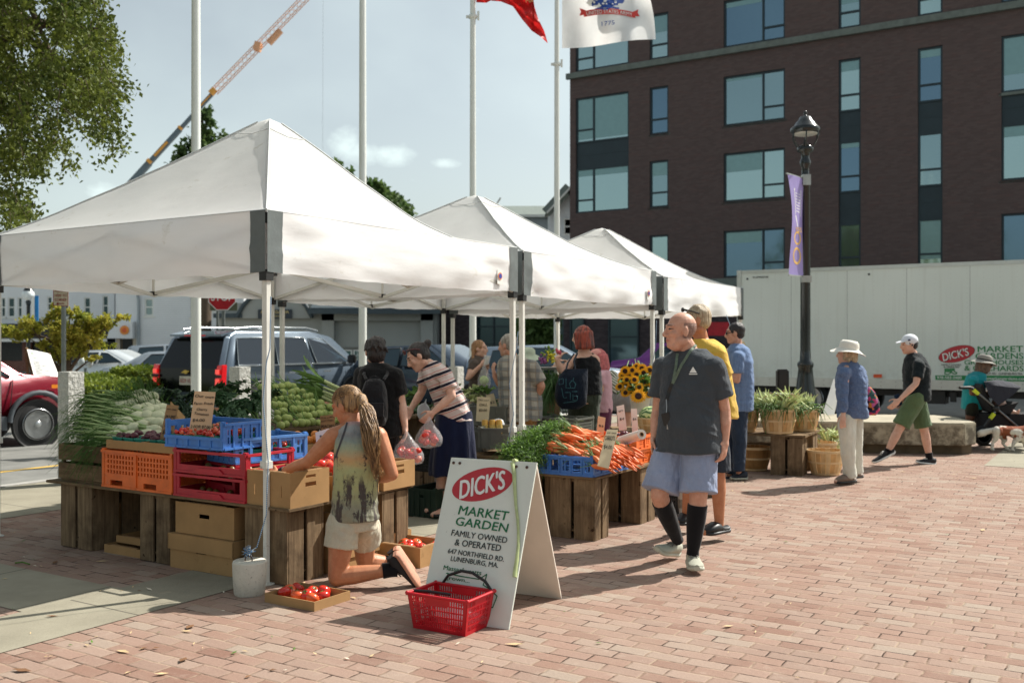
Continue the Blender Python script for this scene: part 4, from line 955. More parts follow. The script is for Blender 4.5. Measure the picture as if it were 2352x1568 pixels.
  if sl:
   for sd in('L','R'):
    S_,E_,Wr=Jw['s'+sd],Jw['e'+sd],Jw['w'+sd];rs=shirt.get('sr',.062)
    if sl<=1:sleeve(sb,[S_,S_.lerp(E_,sl*.5),S_.lerp(E_,sl),S_.lerp(E_,sl+.08)],[(rs+.004)*g,rs*1.0*g,rs*1.03*g,rs*1.06*g])
    else:cone(sb,S_,E_,(rs+.004)*g,rs*.86*g,14);sleeve(sb,[E_,E_.lerp(Wr,(sl-1)*.5),E_.lerp(Wr,sl-1)],[rs*.86*g,rs*.78*g,rs*.72*g])
  A=shirt.get('fold',.007)
  me=remesh(sb,voxel,12,disp=lambda p:fd(V((p.x*7,p.y*7,p.z*4)))*A*1.4+(.5-abs(fd(V((p.x*9+p.z*11,p.y*9,p.z*15)))))*A*1.5)
  link_mesh(shirt.get('name','shirt'),me,m,root)
 if bottom:
  bb=MB();kd=bottom['kind'];ofs=bottom.get('off',.012)
  if kd=='skirt':
   rings=[(W(x,y,D+dd),a_,b_) for x,y,a_,b_,dd in bottom['rings']];tor(bb,0,36,rings=rings);A=.012
   dsp=lambda p:math.sin(math.atan2(p.y-D-.05,p.x-rings[-1][0].x)*11+fd(p*2)*2)*.012*max(0,min(1,(rings[0][0].z-p.z)*2.2))
  else:
   fr_=bottom.get('len',1.0);hr=bottom.get('r',pants_r);tor(bb,-.004,rings=trg[-2:])
   for sd in('L','R'):
    h_,k_,a_=Jw['p'+sd],Jw['k'+sd],Jw['a'+sd]
    if fr_<=1:e_=h_.lerp(k_,fr_);sleeve(bb,[h_,h_.lerp(k_,fr_*.5),h_.lerp(k_,fr_*.9),e_],[hr[0]*g+ofs,(hr[0]*.97)*g+ofs,hr[1]*g+ofs,hr[1]*g+ofs+.004])
    else:cone(bb,h_,k_,hr[0]*g+ofs*.7,hr[1]*g+ofs*.5,16);cone(bb,k_,k_.lerp(a_,.5),hr[1]*g+ofs*.5,hr[2]*g+.004,16);sleeve(bb,[k_.lerp(a_,.5),k_.lerp(a_,.5+(fr_-1.5)*.6),k_.lerp(a_,fr_-1)],[hr[2]*g+.004,hr[2]*g+.002+bottom.get('flare',0)*.5,hr[2]*g+bottom.get('flare',0)])
   A=bottom.get('fold',.007);dsp=lambda p:fd(V((p.x*8,p.y*8,p.z*6)))*A*1.2+abs(fd(V((p.x*18,p.y*18,p.z*14))))*A
  me=remesh(bb,voxel,6,disp=dsp);link_mesh(bottom.get('name','trousers'),me,bottom['m'],root)
 if hair:
  hb=MB();st,hm=hair[0],hair[1];k_=headsc;ax=(r_,f_,u_);P=lambda x,y,z:c+r_*x*k_+f_*y*k_+u_*z*k_
  if st in('short','bob','pony','bun','long','curly'):
   hb.ball(P(0,-.022,.036),(.083*k_,.097*k_,.090*k_),20,14,ax=ax);hb.ball(P(0,-.045,-.005),(.078*k_,.066*k_,.072*k_),16,12,ax=ax)
   for e in(-1,1):cone(hb,P(e*.062,.022,.045),P(e*.073,.018,.012),.018*k_,.01*k_)
  if st=='curly':
   rr=random.Random(2)
   for j in range(60):an=rr.uniform(math.pi*.9,math.pi*2.1);hb.ball(P(.075*math.cos(an),-.01+.09*math.sin(an),rr.uniform(-.075,.03)),rr.uniform(.016,.026)*k_,7,5)
  if st=='bob':
   for j in range(9):
    an=math.pi*(.12+.76*j/8)+math.pi;p0=P(.07*math.cos(an),-.02+.085*math.sin(an),.03);p1=P(.086*math.cos(an),-.01+.105*math.sin(an),-.125);cone(hb,p0,p1,.03*k_,.024*k_)
   for e in(-1,1):cone(hb,P(e*.07,.035,.03),P(e*.082,.02,-.12),.022*k_,.024*k_);cone(hb,P(e*.076,-.005,.03),P(e*.088,-.01,-.12),.026*k_,.024*k_)
  if st=='spiky':
   hb.ball(P(0,-.022,.036),(.085*k_,.1*k_,.093*k_),20,14,ax=ax);hb.ball(P(0,-.045,-.02),(.082*k_,.066*k_,.085*k_),16,12,ax=ax);rr=random.Random(5)
   for j in range(60):
    v_=V((rr.gauss(0,1),rr.gauss(-.7,1),rr.gauss(.2,1))).normalized();p0=P(v_.x*.07,v_.y*.085-.02,v_.z*.08+.03);hb.tube([p0,p0+(r_*v_.x+f_*v_.y+u_*(v_.z+.1))*.022,p0+(r_*v_.x*.7+f_*(v_.y-.2)*.7+u_*(v_.z*.8-.5))*.05],[.015,.012,.003],6)
  if st=='bun':hb.ball(P(*hair[2]),.036*k_,12,9);cone(hb,P(*hair[2]),P(0,-.08,.03),.03*k_,.04*k_)
  if st in('pony','braid_pts','long'):
   pts=[WJ(D,q) for q in hair[2]];rad=hair[3];
   for a,b,ra,rb in zip(pts,pts[1:],rad,rad[1:]):cone(hb,a,b,ra,rb)
  if st=='fringe':
   hb.ball(P(0,-.036,-.006),(.0785*k_,.082*k_,.042*k_),18,12,ax=ax)
  me=remesh(hb,max(.005,voxel*.8),2,disp=lambda p:(fd(V((p.x*38,p.y*38,p.z*9)))*.006+fd(p*22)*.003) if st!='fringe' else 0);link_mesh('hair',me,hm,root)
 if foot and legs and foot is not True:
  for sd in('L','R'):
   if 't'+sd in Jw:
    up=V(foot.get('up'+sd,(0,0,1)));shoe(root,Jw['a'+sd],Jw['t'+sd],up,foot['m'],foot['sole'],foot.get('kind','sneaker'),foot.get('sc',1),foot.get('laces'),foot.get('name','shoe'))
  if foot.get('sock'):
   for sd in('L','R'):
    k_,a_=Jw['k'+sd],Jw['a'+sd];f0=foot['sockf'];m_=MB();pts=[k_.lerp(a_,f0+(1-f0)*i/6) for i in range(7)];e_=(pts[-1]-pts[-2]).normalized();pts.append(a_+e_*.03)
    rr=[(.058*g*(1-(t_-.3)/.7)**.9+.036*((t_-.3)/.7) if t_>.3 else .056*g)+.006 for t_ in[f0+(1-f0)*i/6 for i in range(7)]]+[.044]
    m_.tube(pts,rr,16);mk('sock',m_,foot['sock'],root)
 return root,Jw,(c,r_,f_,u_),trg,rt,fw
 # ---- the bald man in the grey shirt
c_slate=cloth('slate_tshirt',s(70,76,82),bump=.6);c_shlt=cloth('pale_blue_shorts',s(150,162,190),bump=.5,bsc=14)
M_SOCKB=cloth('black_sock',s(22,22,26),bump=.2);M_SHOEG=mat('pale_grey_shoe',s(170,170,154),.8,bump=.3,bsc=200,var=.08);M_SOLEW=mat('shoe_sole_pale',s(186,186,170),.7,var=.06);M_LACE=mat('grey_lace',s(130,126,120),.8)
JB=dict(head=(1563,758,0),neck=(1584,812,.03),sL=(1639,846,-.10),sR=(1526,846,.12),eL=(1664,942,-.06),eR=(1511,942,.16),wL=(1665,1010,-.10),wR=(1503,1002,.10),hL=(1661,1060,-.14),hR=(1501,1045,.06),pL=(1606,1040,-.05),pR=(1540,1040,.05),kL=(1604,1140,-.12),kR=(1514,1136,-.02),aL=(1592,1262,-.1),aR=(1554,1234,.20),tL=(1601,1312,-.27),tR=(1500,1281,.10),base=(1570,1300))
TB=[(1586,800,30,.07,.04),(1585,816,48,.09,.03),(1584,838,62,.11,.02),(1585,880,60,.13,.01),(1585,930,60,.155,0),(1585,975,63,.17,-.01),(1583,1008,68,.165,0),(1580,1035,72,.165,0)]
rB,JwB,hdB,trB,rtB,fwB=person('bald man in slate t-shirt with lanyard, pale blue shorts and black knee socks walking past',6.9,JB,TB,SK_L,(-1,-.22,.0),('fringe',H_STUB),voxel=.0052,headsc=1.08,g=1.12,jowl=1,brow=M_BROWG,shirt=dict(m=c_slate,sleeve=.58,sr=.074,off=.010,fold=.007),bottom=dict(kind='shorts',len=.90,m=c_shlt,r=(.096,.096,.06),off=.020,name='shorts'),hands=(.75,.6),foot=dict(m=M_SHOEG,sole=M_SOLEW,laces=M_LACE,sock=M_SOCKB,sockf=.14,upR=(.42,-.1,.9),sc=1.12))
D=6.9;lan=MB()
def onshirt(px,py,d0=6.45):return W(px,py,d0)
ly=mat('green_lanyard',s(96,112,96),.7,var=.3,vsc=90);dk=mat('black_plastic',s(30,30,30),.5)
# lay straps just in front of the chest by ray casting the shirt
def cast(o,px,py,off=.006):
 M=RM[o.name];inv=M.inverted();a=inv@V((0,0,H));d=(inv@W(px,py,10))-a;d.normalize();ok,loc,nrm,_=o.ray_cast(a,d)
 return(M@loc)+nrm*off if ok else None
def find(root,nm):return[c_ for c_ in root.children if c_.name.startswith(nm)][0]
bpy.context.view_layer.update()
def strap(name,root,surf,pts,w,m,off=.006,seg=5,th=.003):
 P_=[]
 for(a,b) in zip(pts,pts[1:]):
  for i in range(seg):P_.append((a[0]+(b[0]-a[0])*i/seg,a[1]+(b[1]-a[1])*i/seg))
 P_.append(pts[-1]);q=[]
 for p in P_:
  h=None
  for s_ in(surf if isinstance(surf,(list,tuple)) else[surf]):
   h2=cast(s_,*p,off)
   if h2 and(h is None or h2.y<h.y):h=h2
  if h:q.append(h)
 if len(q)<2:return None
 mb=MB();vs=[]
 for i,p in enumerate(q):
  d=q[min(i+1,len(q)-1)]-q[max(i-1,0)];x=d.cross(V((0,0,H))-p).normalized();n=x.cross(d).normalized()
  if n.dot(V((0,0,H))-p)<0:n=-n
  vs+=[p-x*w/2,p+x*w/2,p+x*w/2+n*th,p-x*w/2+n*th]
 fs=[]
 for i in range(len(q)-1):
  for j in range(4):a=i*4+j;b=i*4+(j+1)%4;fs.append((a,b,b+4,a+4))
 fs+=[(3,2,1,0),(len(vs)-4,len(vs)-3,len(vs)-2,len(vs)-1)];mb.add(vs,fs);return mk(name,mb,m,root)
sh_=find(rB,'shirt');bd_=find(rB,'body')
L_=tago(MB and bpy.data.objects.new('lanyard_badge',None),'green patterned lanyard with black badge holder round the bald man neck','lanyard')
C.objects.link(L_);L_.location=W(1560,930,6.6);RM[L_.name]=Matrix.Translation(L_.location)
strap('strap',L_,[sh_,bd_],[(1557,812),(1553,845),(1546,880)],.019,ly);strap('strap',L_,[sh_,bd_],[(1599,788),(1586,806),(1566,838),(1546,880)],.019,ly)
strap('strap_end',L_,sh_,[(1546,876),(1539,895),(1533,918)],.024,dk,.008)
p0=cast(sh_,1533,916,.012) or W(1532,916,6.5);p1=cast(sh_,1533,948,.012) or W(1532,948,6.5)
b=MB();b.tube([p0,p0.lerp(p1,.5)+X1*.004,p1],.004,6);mk('clip_cord',b,mat('steel',s(170,172,172),.3,.8),L_)
b=MB();b.box(p1-UP*.038,.055,.014,.085,(V((.9,-.2,.25)).normalized(),V((.2,1,0)).normalized(),V((-.25,0,.95)).normalized()));mk('badge_holder',b,dk,L_,bevel=.004);b=MB();b.box(p1-UP*.09+X1*.012,.018,.012,.035);mk('key_fob',b,mat('steel',s(170,172,172),.3,.8),L_)
b=MB();q=[cast(sh_,x,y,.003) for x,y in((1584,855),(1592,841),(1601,855))];q2=[cast(sh_,x,y,.003) for x,y in((1583,857),(1602,857),(1602,859),(1583,859))]
if all(q):b.add(q,[(0,2,1)]);
if all(q2):b.add(q2,[(0,3,2,1)])
mk('chest_mark',b,M_WHT,rB)
a_=JwB['aR'];0 and b.beam(a_+V((.04,-.055,.0)),a_+V((-.01,-.075,-.04)),.02,.01);0 and b.beam(a_+V((.05,-.05,-.025)),a_+V((.0,-.08,-.06)),.016,.01);0
# ---- man in yellow, mostly hidden behind the bald man
c_yel=cloth('yellow_tshirt',s(226,188,84),bump=.5);c_dk=cloth('dark_denim',s(52,58,68),bump=.5,bsc=14);M_CLOG=mat('black_rubber_clog',s(30,32,34),.45,bump=.1)
Jy=dict(head=(1600,735,0),neck=(1612,790,.03),sL=(1648,812,-.10),sR=(1580,812,.1),eL=(1672,885,-.08),eR=(1560,880,.12),wL=(1660,950,-.05),wR=(1555,950,.0),pL=(1640,985,-.04),pR=(1596,985,.06),kL=(1650,1088,-.04),kR=(1588,1082,.1),aL=(1652,1203,0),aR=(1576,1186,.3),tL=(1618,1228,-.1),tR=(1556,1205,.2),base=(1620,1220))
Ty=[(1614,778,22,.07,.03),(1617,796,38,.09,.02),(1622,830,44,.11,.0),(1628,880,45,.12,0),(1634,930,48,.12,0),(1638,958,48,.125,0)]
rY,JwY,hdY,*_=person('tall man in yellow t-shirt and black clogs, half hidden behind the bald man',7.8,Jy,Ty,SK_T,(-1,.1,-.1),('short',H_SBL),voxel=.008,headsc=1.02,shirt=dict(m=c_yel,sleeve=.6,sr=.07,off=.012),bottom=dict(kind='shorts',len=.93,m=c_dk,r=(.095,.085,.06),off=.012,name='shorts'),foot=dict(m=M_CLOG,sole=M_CLOG,kind='clog',sc=1.1,name='clog'))
c,r_,f_,u_=hdY;b=MB();P=lambda x,y,z:c+r_*x+f_*y+u_*z
b.tube([P(-.085,-.02,.05),P(-.088,.04,.075),P(-.05,.09,.095),P(0,.105,.1),P(.05,.09,.095),P(.088,.04,.075),P(.085,-.02,.05)],.006,6);b.ball(P(-.035,.098,.095),(.026,.012,.018),10,7,ax=(r_,f_,u_));b.ball(P(.035,.098,.095),(.026,.012,.018),10,7,ax=(r_,f_,u_));mk('sunglasses',b,M_BLK,rY)
# ---- man in blue polo
def vstripe(t,p,col):return t.mix(.25,col,t.ramp(t.noise(t.scale(p,(90,90,2)),1),[(.4,s(84,108,150)),(.6,s(140,162,196))]))
c_polo=cloth('blue_polo',s(112,138,178),pat=vstripe);c_navy=cloth('navy_collar',s(38,52,86));c_jean=cloth('dark_jeans',s(50,64,84),bump=.6,bsc=16)
Jp=dict(head=(1688,764,0),neck=(1694,800,.03),sL=(1696,820,-.17),sR=(1690,820,.16),eL=(1693,872,-.2),eR=(1672,872,.16),wL=(1668,858,-.16),wR=(1650,858,.1),pL=(1698,944,-.08),pR=(1694,944,.1),kL=(1699,1015,-.09),kR=(1680,1015,.1),aL=(1697,1082,-.1),aR=(1675,1088,.06),tL=(1678,1100,-.1),tR=(1655,1106,.05),base=(1685,1100))
Tp=[(1694,788,10,.07,.02),(1697,800,22,.14,.0),(1700,830,27,.19,.0),(1701,880,26,.18,0),(1700,915,28,.17,0),(1699,942,29,.17,0)]
rP,JwP,hdP,*_=person('man in blue polo shirt and dark jeans standing by the corn baskets',11.3,Jp,Tp,SK_L,(-1,.25,-.1),('short',H_BLK),voxel=.010,facing=(-1,.1),shirt=dict(m=c_polo,sleeve=.62,sr=.066,off=.010),bottom=dict(kind='pants',len=1.98,m=c_jean,r=(.09,.074,.066),flare=.006),foot=dict(m=mat('dark_navy_shoe',s(30,38,52),.7),sole=M_SOLEW,sc=1.1))
c,r_,f_,u_=hdP;P=lambda x,y,z:c+r_*x+f_*y+u_*z;b=MB();b.tube([JwP['neck']+V((.075*math.cos(a),.075*math.sin(a),.02)) for a in[i*math.pi/5 for i in range(11)]],.022,8);mk('collar',b,c_navy,rP);b=MB();b.tube([P(-.08,0,.01),P(-.075,.085,.01),P(.075,.085,.01),P(.08,0,.01)],.004,5);b.ball(P(-.035,.092,.006),(.026,.008,.018),9,6,ax=(r_,f_,u_));mk('sunglasses',b,M_BLK,rP)
# ---- woman in sun hat
def fine(t,p,col):return t.mix(.3,col,t.ramp(t.noise(t.scale(p,(60,60,60)),1,4,.8),[(.4,s(70,92,132)),(.6,s(132,150,180))]))
c_chb=cloth('blue_chambray',s(98,120,158),pat=fine,bump=.9,bsc=12);c_crm=cloth('cream_trousers',s(226,226,212),bump=.35)
Jh=dict(head=(1946,812,0),neck=(1951,838,.03),sL=(1940,855,-.17),sR=(1972,853,.13),eL=(1939,906,-.2),eR=(1975,900,.15),wL=(1937,950,-.22),wR=(1968,945,.1),hL=(1936,968,-.24),pL=(1946,962,-.08),pR=(1962,962,.06),kL=(1948,1032,-.09),kR=(1964,1030,.08),aL=(1952,1096,-.05),aR=(1968,1086,.12),tL=(1920,1108,-.15),tR=(1945,1098,.05),base=(1950,1104))
Th=[(1951,828,10,.06,.02),(1953,842,24,.12,0),(1956,870,31,.15,0),(1957,910,31,.15,0),(1958,940,32,.16,0),(1960,958,31,.155,0)]
rH,JwH,hdH,*_=person('woman in wide white sun hat, blue chambray shirt and cream trousers',10.95,Jh,Th,SK_P,(-1,.55,.05),('curly',H_SBL),voxel=.009,headsc=.98,g=.95,facing=(-.9,.45),shirt=dict(m=c_chb,sleeve=1.92,sr=.058,off=.016,fold=.012),bottom=dict(kind='pants',len=1.97,m=c_crm,r=(.095,.078,.07),flare=.012),foot=dict(m=mat('tan_sandal',s(120,100,86),.6),sole=M_BLK,kind='clog',sc=.9),hsc=.95)
def hat(root,hd,m,brim,crown_h,tilt=(0,0,1),wav=0.0,band=None,k=1.0,vis=False):
 c,r,f,u=hd;ax_=(u+f*tilt[1]+r*tilt[0]).normalized();x=ax_.cross(f).normalized();y=x.cross(ax_).normalized()*-1;mb=MB();n=32;o=c+u*.045*k-f*.012
 prof=[(brim,-.025),(brim*.85,-.012),(.115*k,.004),(.102*k,.012),(.100*k,.04),(.094*k,crown_h*.75),(.07*k,crown_h),(.002,crown_h*1.04)]
 rg=[]
 for i,(rr_,z) in enumerate(prof):
  rg.append([o+x*rr_*math.cos(2*math.pi*j/n)+y*rr_*1.08*math.sin(2*math.pi*j/n)+ax_*(z+(wav*math.sin(4*math.pi*j/n+.6) if i<2 else 0)) for j in range(n)])
 under=[[p-ax_*.004 for p in rg[0]]]+[[p-ax_*.004 for p in rg[1]]]+[[p-ax_*.004 for p in rg[2]]]
 mb.ring(rg,0,True,cap=False);mb.ring(under[::-1],0,True,cap=False);mb.ring([under[0],rg[0]],0,True,cap=False)
 ho=mk('sun_hat',mb,m,root)
 if band:b=MB();b.ring([[o+x*.1035*k*math.cos(2*math.pi*j/n)+y*.112*k*math.sin(2*math.pi*j/n)+ax_*z for j in range(n)] for z in(.014,.032)],0,True,cap=False);q=mk('hat_band',b,band,root);q.parent=ho
 return ho
M_HATW=mat('white_hat_cloth',s(232,228,216),.85,var=.05,bump=.4,bsc=20,bd=.01)
hat(rH,hdH,M_HATW,.178,.105,(0,-.12),.018)
b=MB();pts=[W(1975,850,11.0),W(1986,880,10.98)];b.tube([W(1960,838,10.9),W(1978,862,10.92),W(1984,885,10.95)],.008,6,1);bagr=thing('shoulder_bag','floral pink and navy bag hanging from the sun hat woman shoulder','bag',W(2000,915,11))
def floral(t,p,col):v=t.n('TexVoronoi');v.inputs['Scale'].default_value=26;t.lk(p,v.inputs['Vector']);wn=t.n('TexWhiteNoise',noise_dimensions='3D');t.lk(v.outputs['Color'],wn.inputs['Vector']);return t.ramp(wn.outputs['Value'],[(0,s(34,36,58)),(.35,s(206,70,116)),(.5,s(60,96,92)),(.65,s(52,48,84)),(.8,s(214,130,60)),(.9,s(196,100,150))],'CONSTANT')
mk('strap',b,M_BLK,bagr);b=MB();rg=[]
for y_,w_,x_ in((876,3,1984),(885,10,1988),(900,15,1995),(920,19,2000),(940,18,2003),(952,10,2002)):cc=W(x_,y_,11.0);rg.append([cc+V((w_/208*math.cos(a),.07*w_/19*math.sin(a),0)) for a in[j*math.pi/8 for j in range(16)]])
b.ring(rg,0,True);mk('pouch',b,cloth('floral_cloth',s(90,60,90),pat=floral),bagr)
# ---- man in white cap
c_navt=cloth('black_green_tshirt',s(26,36,40),bump=.6);c_olive=cloth('olive_shorts',s(96,118,84),bump=.6)
Jc=dict(head=(2088,790,0),neck=(2100,820,.02),sL=(2112,838,-.19),sR=(2104,838,.18),eL=(2104,880,-.26),eR=(2098,880,.2),wL=(2066,917,-.28),wR=(2074,912,.16),hL=(2050,932,-.28),hR=(2066,925,.16),pL=(2106,912,-.08),pR=(2104,912,.1),kL=(2064,986,-.06),kR=(2124,990,.1),aL=(2038,1038,-.05),aR=(2134,1046,.1),tL=(1993,1036,-.06),tR=(2104,1062,.1),base=(2090,1058))
Tc=[(2100,810,10,.07,.02),(2102,822,20,.13,0),(2106,845,27,.18,0),(2106,880,26,.16,0),(2106,905,27,.16,0),(2107,918,26,.155,0)]
rC,JwC,hdC,*_=person('man in white cap, dark t-shirt and olive shorts striding past the bench',12.6,Jc,Tc,SK_P,(-1,-.05,-.1),('short',H_BLK),voxel=.010,facing=(-1,0),shirt=dict(m=c_navt,sleeve=.62,sr=.068,off=.012),bottom=dict(kind='shorts',len=.86,m=c_olive,r=(.1,.092,.06),off=.014,name='shorts'),foot=dict(m=mat('black_canvas_shoe',s(28,30,34),.7),sole=M_WHT,laces=M_WHT,upL=(-.42,0,.9),upR=(.12,0,1),sc=1.05,sock=M_SOCKB,sockf=.86))
c,r_,f_,u_=hdC;P=lambda x,y,z:c+r_*x+f_*y+u_*z;b=MB();b.ball(P(0,-.014,.045),(.088,.104,.088),20,12,ax=(r_,f_,u_))
M_CAP=mat('white_cap',s(226,230,236),.8,var=.04,bump=.2,bsc=20);vz=MB();n=12;top=[P(.08*math.cos(a),.05+.115*math.sin(a),.058-.02*math.sin(a)) for a in[math.pi*i/n for i in range(n+1)]];vz.prism(top,u_*-.012,0);mk('cap',b,M_CAP,rC);cv=mk('visor',vz,M_CAP,rC);b=MB();b.box(P(-.086,.03,.06),.004,.03,.022,(r_,f_,u_));mk('cap_logo',b,mat('navy_blue',s(40,50,84),.6),rC);b=MB();b.box(P(.0,-.112,.01),.03,.006,.02,(r_,f_,u_));b.ball(P(-.09,.0,-.008),.012,8,6);mk('earbud',b,M_BLK,rC)
b=MB();b.box(JwC['wR']+V((-.07,-.02,-.03)),.075,.01,.15,(V((.95,0,.3)).normalized(),Y1,V((-.3,0,.95)).normalized()));tago(mk('phone',b,mat('phone_blue',s(40,60,90),.2),None),'dark blue phone held low by the man in the white cap','phone')
b=MB();
for i in range(3):b.add([W(2062+i*2-1,870+i*5,12.86),W(2078-i*2,870+i*5,12.86),W(2078-i*2,873+i*5,12.86),W(2062+i*2-1,873+i*5,12.86)],[(0,3,2,1)])
# ---- woman pushing the stroller, dark skinned, teal top
c_teal=cloth('teal_top',s(34,150,156),bump=.6);c_dko=cloth('dark_olive_shorts',s(46,46,36))
Js=dict(head=(2262,836,0),neck=(2250,858,.02),sL=(2236,872,.14),sR=(2234,872,-.14),eL=(2240,900,.16),eR=(2232,902,-.18),wL=(2264,900,.1),wR=(2262,904,-.14),hL=(2276,900,.1),hR=(2276,904,-.14),pL=(2238,932,.08),pR=(2234,932,-.08),kL=(2254,975,.1),kR=(2224,975,-.08),aL=(2262,1012,.1),aR=(2206,1006,-.1),tL=(2282,1024,.1),tR=(2228,1020,-.1),base=(2240,1020))
Ts=[(2250,850,8,.06,.02),(2243,862,18,.13,0),(2238,885,21,.15,0),(2236,910,21,.15,0),(2236,925,23,.15,0),(2236,938,23,.15,0)]
rS,JwS,hdS,*_=person('woman in teal top and grey sun hat pushing the stroller',14.8,Js,Ts,SK_D,(1,-.1,-.12),('bob',H_BROWN),voxel=.012,headsc=.95,g=.95,facing=(1,0),shirt=dict(m=c_teal,sleeve=.4,sr=.06,off=.012),bottom=dict(kind='shorts',len=.5,m=c_dko,off=.01,name='shorts'),foot=dict(m=M_BLK,sole=M_BLK))
hat(rS,hdS,mat('grey_hat_cloth',s(150,146,138),.85,var=.1),.17,.1,(0,.1),.012,M_BLK)
c,r_,f_,u_=hdS;P=lambda x,y,z:c+r_*x+f_*y+u_*z;b=MB();b.tube([P(.076,0,.012),P(.07,.085,.012),P(-.07,.085,.012)],.005,5);b.ball(P(.035,.09,.01),(.03,.01,.02),9,6,ax=(r_,f_,u_));mk('sunglasses',b,M_BLK,rS)
# ---- woman in striped polo leaning over
ax_s=(W(1000,835,8.8)-W(1045,950,8.8)).normalized()
c_strp=cloth('striped_polo',s(222,206,200),pat=stripes(ax_s,.105,[(0,s(226,210,204)),(.36,s(214,132,120)),(.42,s(226,210,204)),(.5,s(32,32,50)),(.72,s(226,210,204)),(.86,s(214,132,120)),(.92,s(226,210,204))]),bump=.5)
c_skirt=cloth('navy_skirt',s(24,32,62),bump=.5)
Jt=dict(head=(960,818,-.04),neck=(992,842,.0),sL=(1022,858,-.2),sR=(980,850,.16),eL=(1038,908,-.26),eR=(968,900,.12),wL=(996,945,-.3),wR=(946,934,.02),hL=(984,956,-.32),hR=(938,950,-.02),pL=(1056,965,-.07),pR=(1044,965,.12),kL=(1044,1060,-.1),kR=(1022,1062,.05),aL=(1028,1166,-.05),aR=(1006,1164,.0),tL=(994,1186,-.12),tR=(980,1176,-.05),base=(1030,1180))
Tt=[(992,828,9,.05,.0),(994,836,18,.075,.0),(1000,850,30,.10,.0),(1010,870,33,.15,.0),(1024,900,35,.15,0),(1036,925,36,.145,.0),(1044,948,36,.15,.0),(1048,964,37,.155,0)]
rT,JwT,hdT,*_=person('dark haired woman in striped polo and navy skirt bending over with a bag of tomatoes',8.85,Jt,Tt,SK_P,(-1,-.25,-.62),('bun',H_BLK,(0,-.135,.06)),voxel=.0075,g=.98,facing=(-.93,-.1),up_head=(-.5,0,.85),shirt=dict(m=c_strp,sleeve=.6,sr=.064,off=.010,trim=(0,8)),bottom=dict(kind='skirt',m=c_skirt,name='skirt',rings=[(1044,942,.15,.155,0),(1043,965,.165,.17,0),(1042,1010,.175,.19,0),(1041,1055,.18,.205,0),(1042,1088,.185,.215,0)]),foot=dict(m=M_BLK,sole=M_BLK,kind='sandal',sc=.95),hsc=.95,hands=(.9,.5))
c,r_,f_,u_=hdT;P=lambda x,y,z:c+r_*x+f_*y+u_*z;b=MB()
for e in(-1,1):b.tube([P(e*.034+.026*math.cos(a),.078+.01*abs(e),.095+.02*math.sin(a)) for a in[i*math.pi/5 for i in range(11)]],.005,5);b.ball(P(e*.034,.078,.095),(.022,.004,.017),8,5,ax=(r_,f_,u_))
b.tube([P(-.06,.07,.1),P(-.09,.0,.07),P(-.085,-.04,.04)],.004,5);mk('sunglasses',b,mat('maroon_frame',s(90,30,36),.3),rT)
# ---- woman in black with backpack, seen from behind
c_blk=cloth('black_tshirt',s(20,20,22),bump=.6)
Jk=dict(head=(862,806,.03),neck=(868,842,.02),sL=(832,860,.05),sR=(906,862,-.03),eL=(826,920,-.0),eR=(922,922,-.02),wL=(840,968,-.1),wR=(930,978,-.05),hR=(932,998,-.06),hL=(846,985,-.14),pL=(852,985,.04),pR=(888,985,.0),kL=(854,1085,.05),kR=(890,1085,.0),aL=(862,1185,.1),aR=(914,1188,.0),tL=(855,1196,.3),tR=(930,1205,-.02),base=(880,1200))
Tk=[(868,832,16,.06,.02),(870,846,38,.09,.0),(872,870,46,.13,0),(872,915,47,.13,0),(872,960,48,.135,0),(872,1000,50,.14,0)]
rK,JwK,hdK,*_=person('woman with short spiky black hair in black t-shirt and backpack seen from behind',8.35,Jk,Tk,SK_P,(-.35,1,-.05),('spiky',H_BLK),voxel=.0075,g=1.02,facing=(-.2,1),shirt=dict(m=c_blk,sleeve=.66,sr=.068,off=.012),bottom=dict(kind='pants',len=1.95,m=cloth('black_trousers',s(22,22,24)),r=(.1,.08,.07),flare=.01),foot=dict(m=mat('dark_shoe',s(40,44,46),.6),sole=M_BLK),hsc=.95,hands=(.5,.9))
bp_=thing('backpack','small black backpack on the back of the spiky haired woman','backpack',W(861,925,8.1));b=MB();rg=[]
for y_,w_,h_ in((868,10,.03),(874,20,.07),(895,27,.09),(930,30,.1),(960,29,.1),(975,24,.07),(978,12,.04)):cc=W(860,y_,8.12);rg.append([cc+V((w_/274*math.copysign(abs(math.cos(a))**.6,math.cos(a)),h_*math.copysign(abs(math.sin(a))**.6,math.sin(a)),0)) for a in[j*math.pi/10 for j in range(20)]])
b.ring(rg,0,True);mk('main_pouch',b,cloth('black_nylon',s(26,26,30),bump=.9,bsc=14,rough=.6),bp_)
b=MB();b.box(W(860,940,7.99),.15,.03,.11);b.tube([W(846,868,8.1),W(860,862,8.1),W(874,868,8.1)],.006,6);mk('front_pocket',b,cloth('black_nylon2',s(34,34,38),bump=.8,bsc=14,rough=.6),bp_,bevel=.01)
b=MB();b.tube([W(842,872,8.13),W(836,858,8.22),W(840,846,8.34)],.014,6);b.tube([W(880,872,8.13),W(890,858,8.22),W(888,846,8.34)],.014,6);mk('shoulder_straps',b,cloth('black_nylon',s(26,26,30)),bp_)
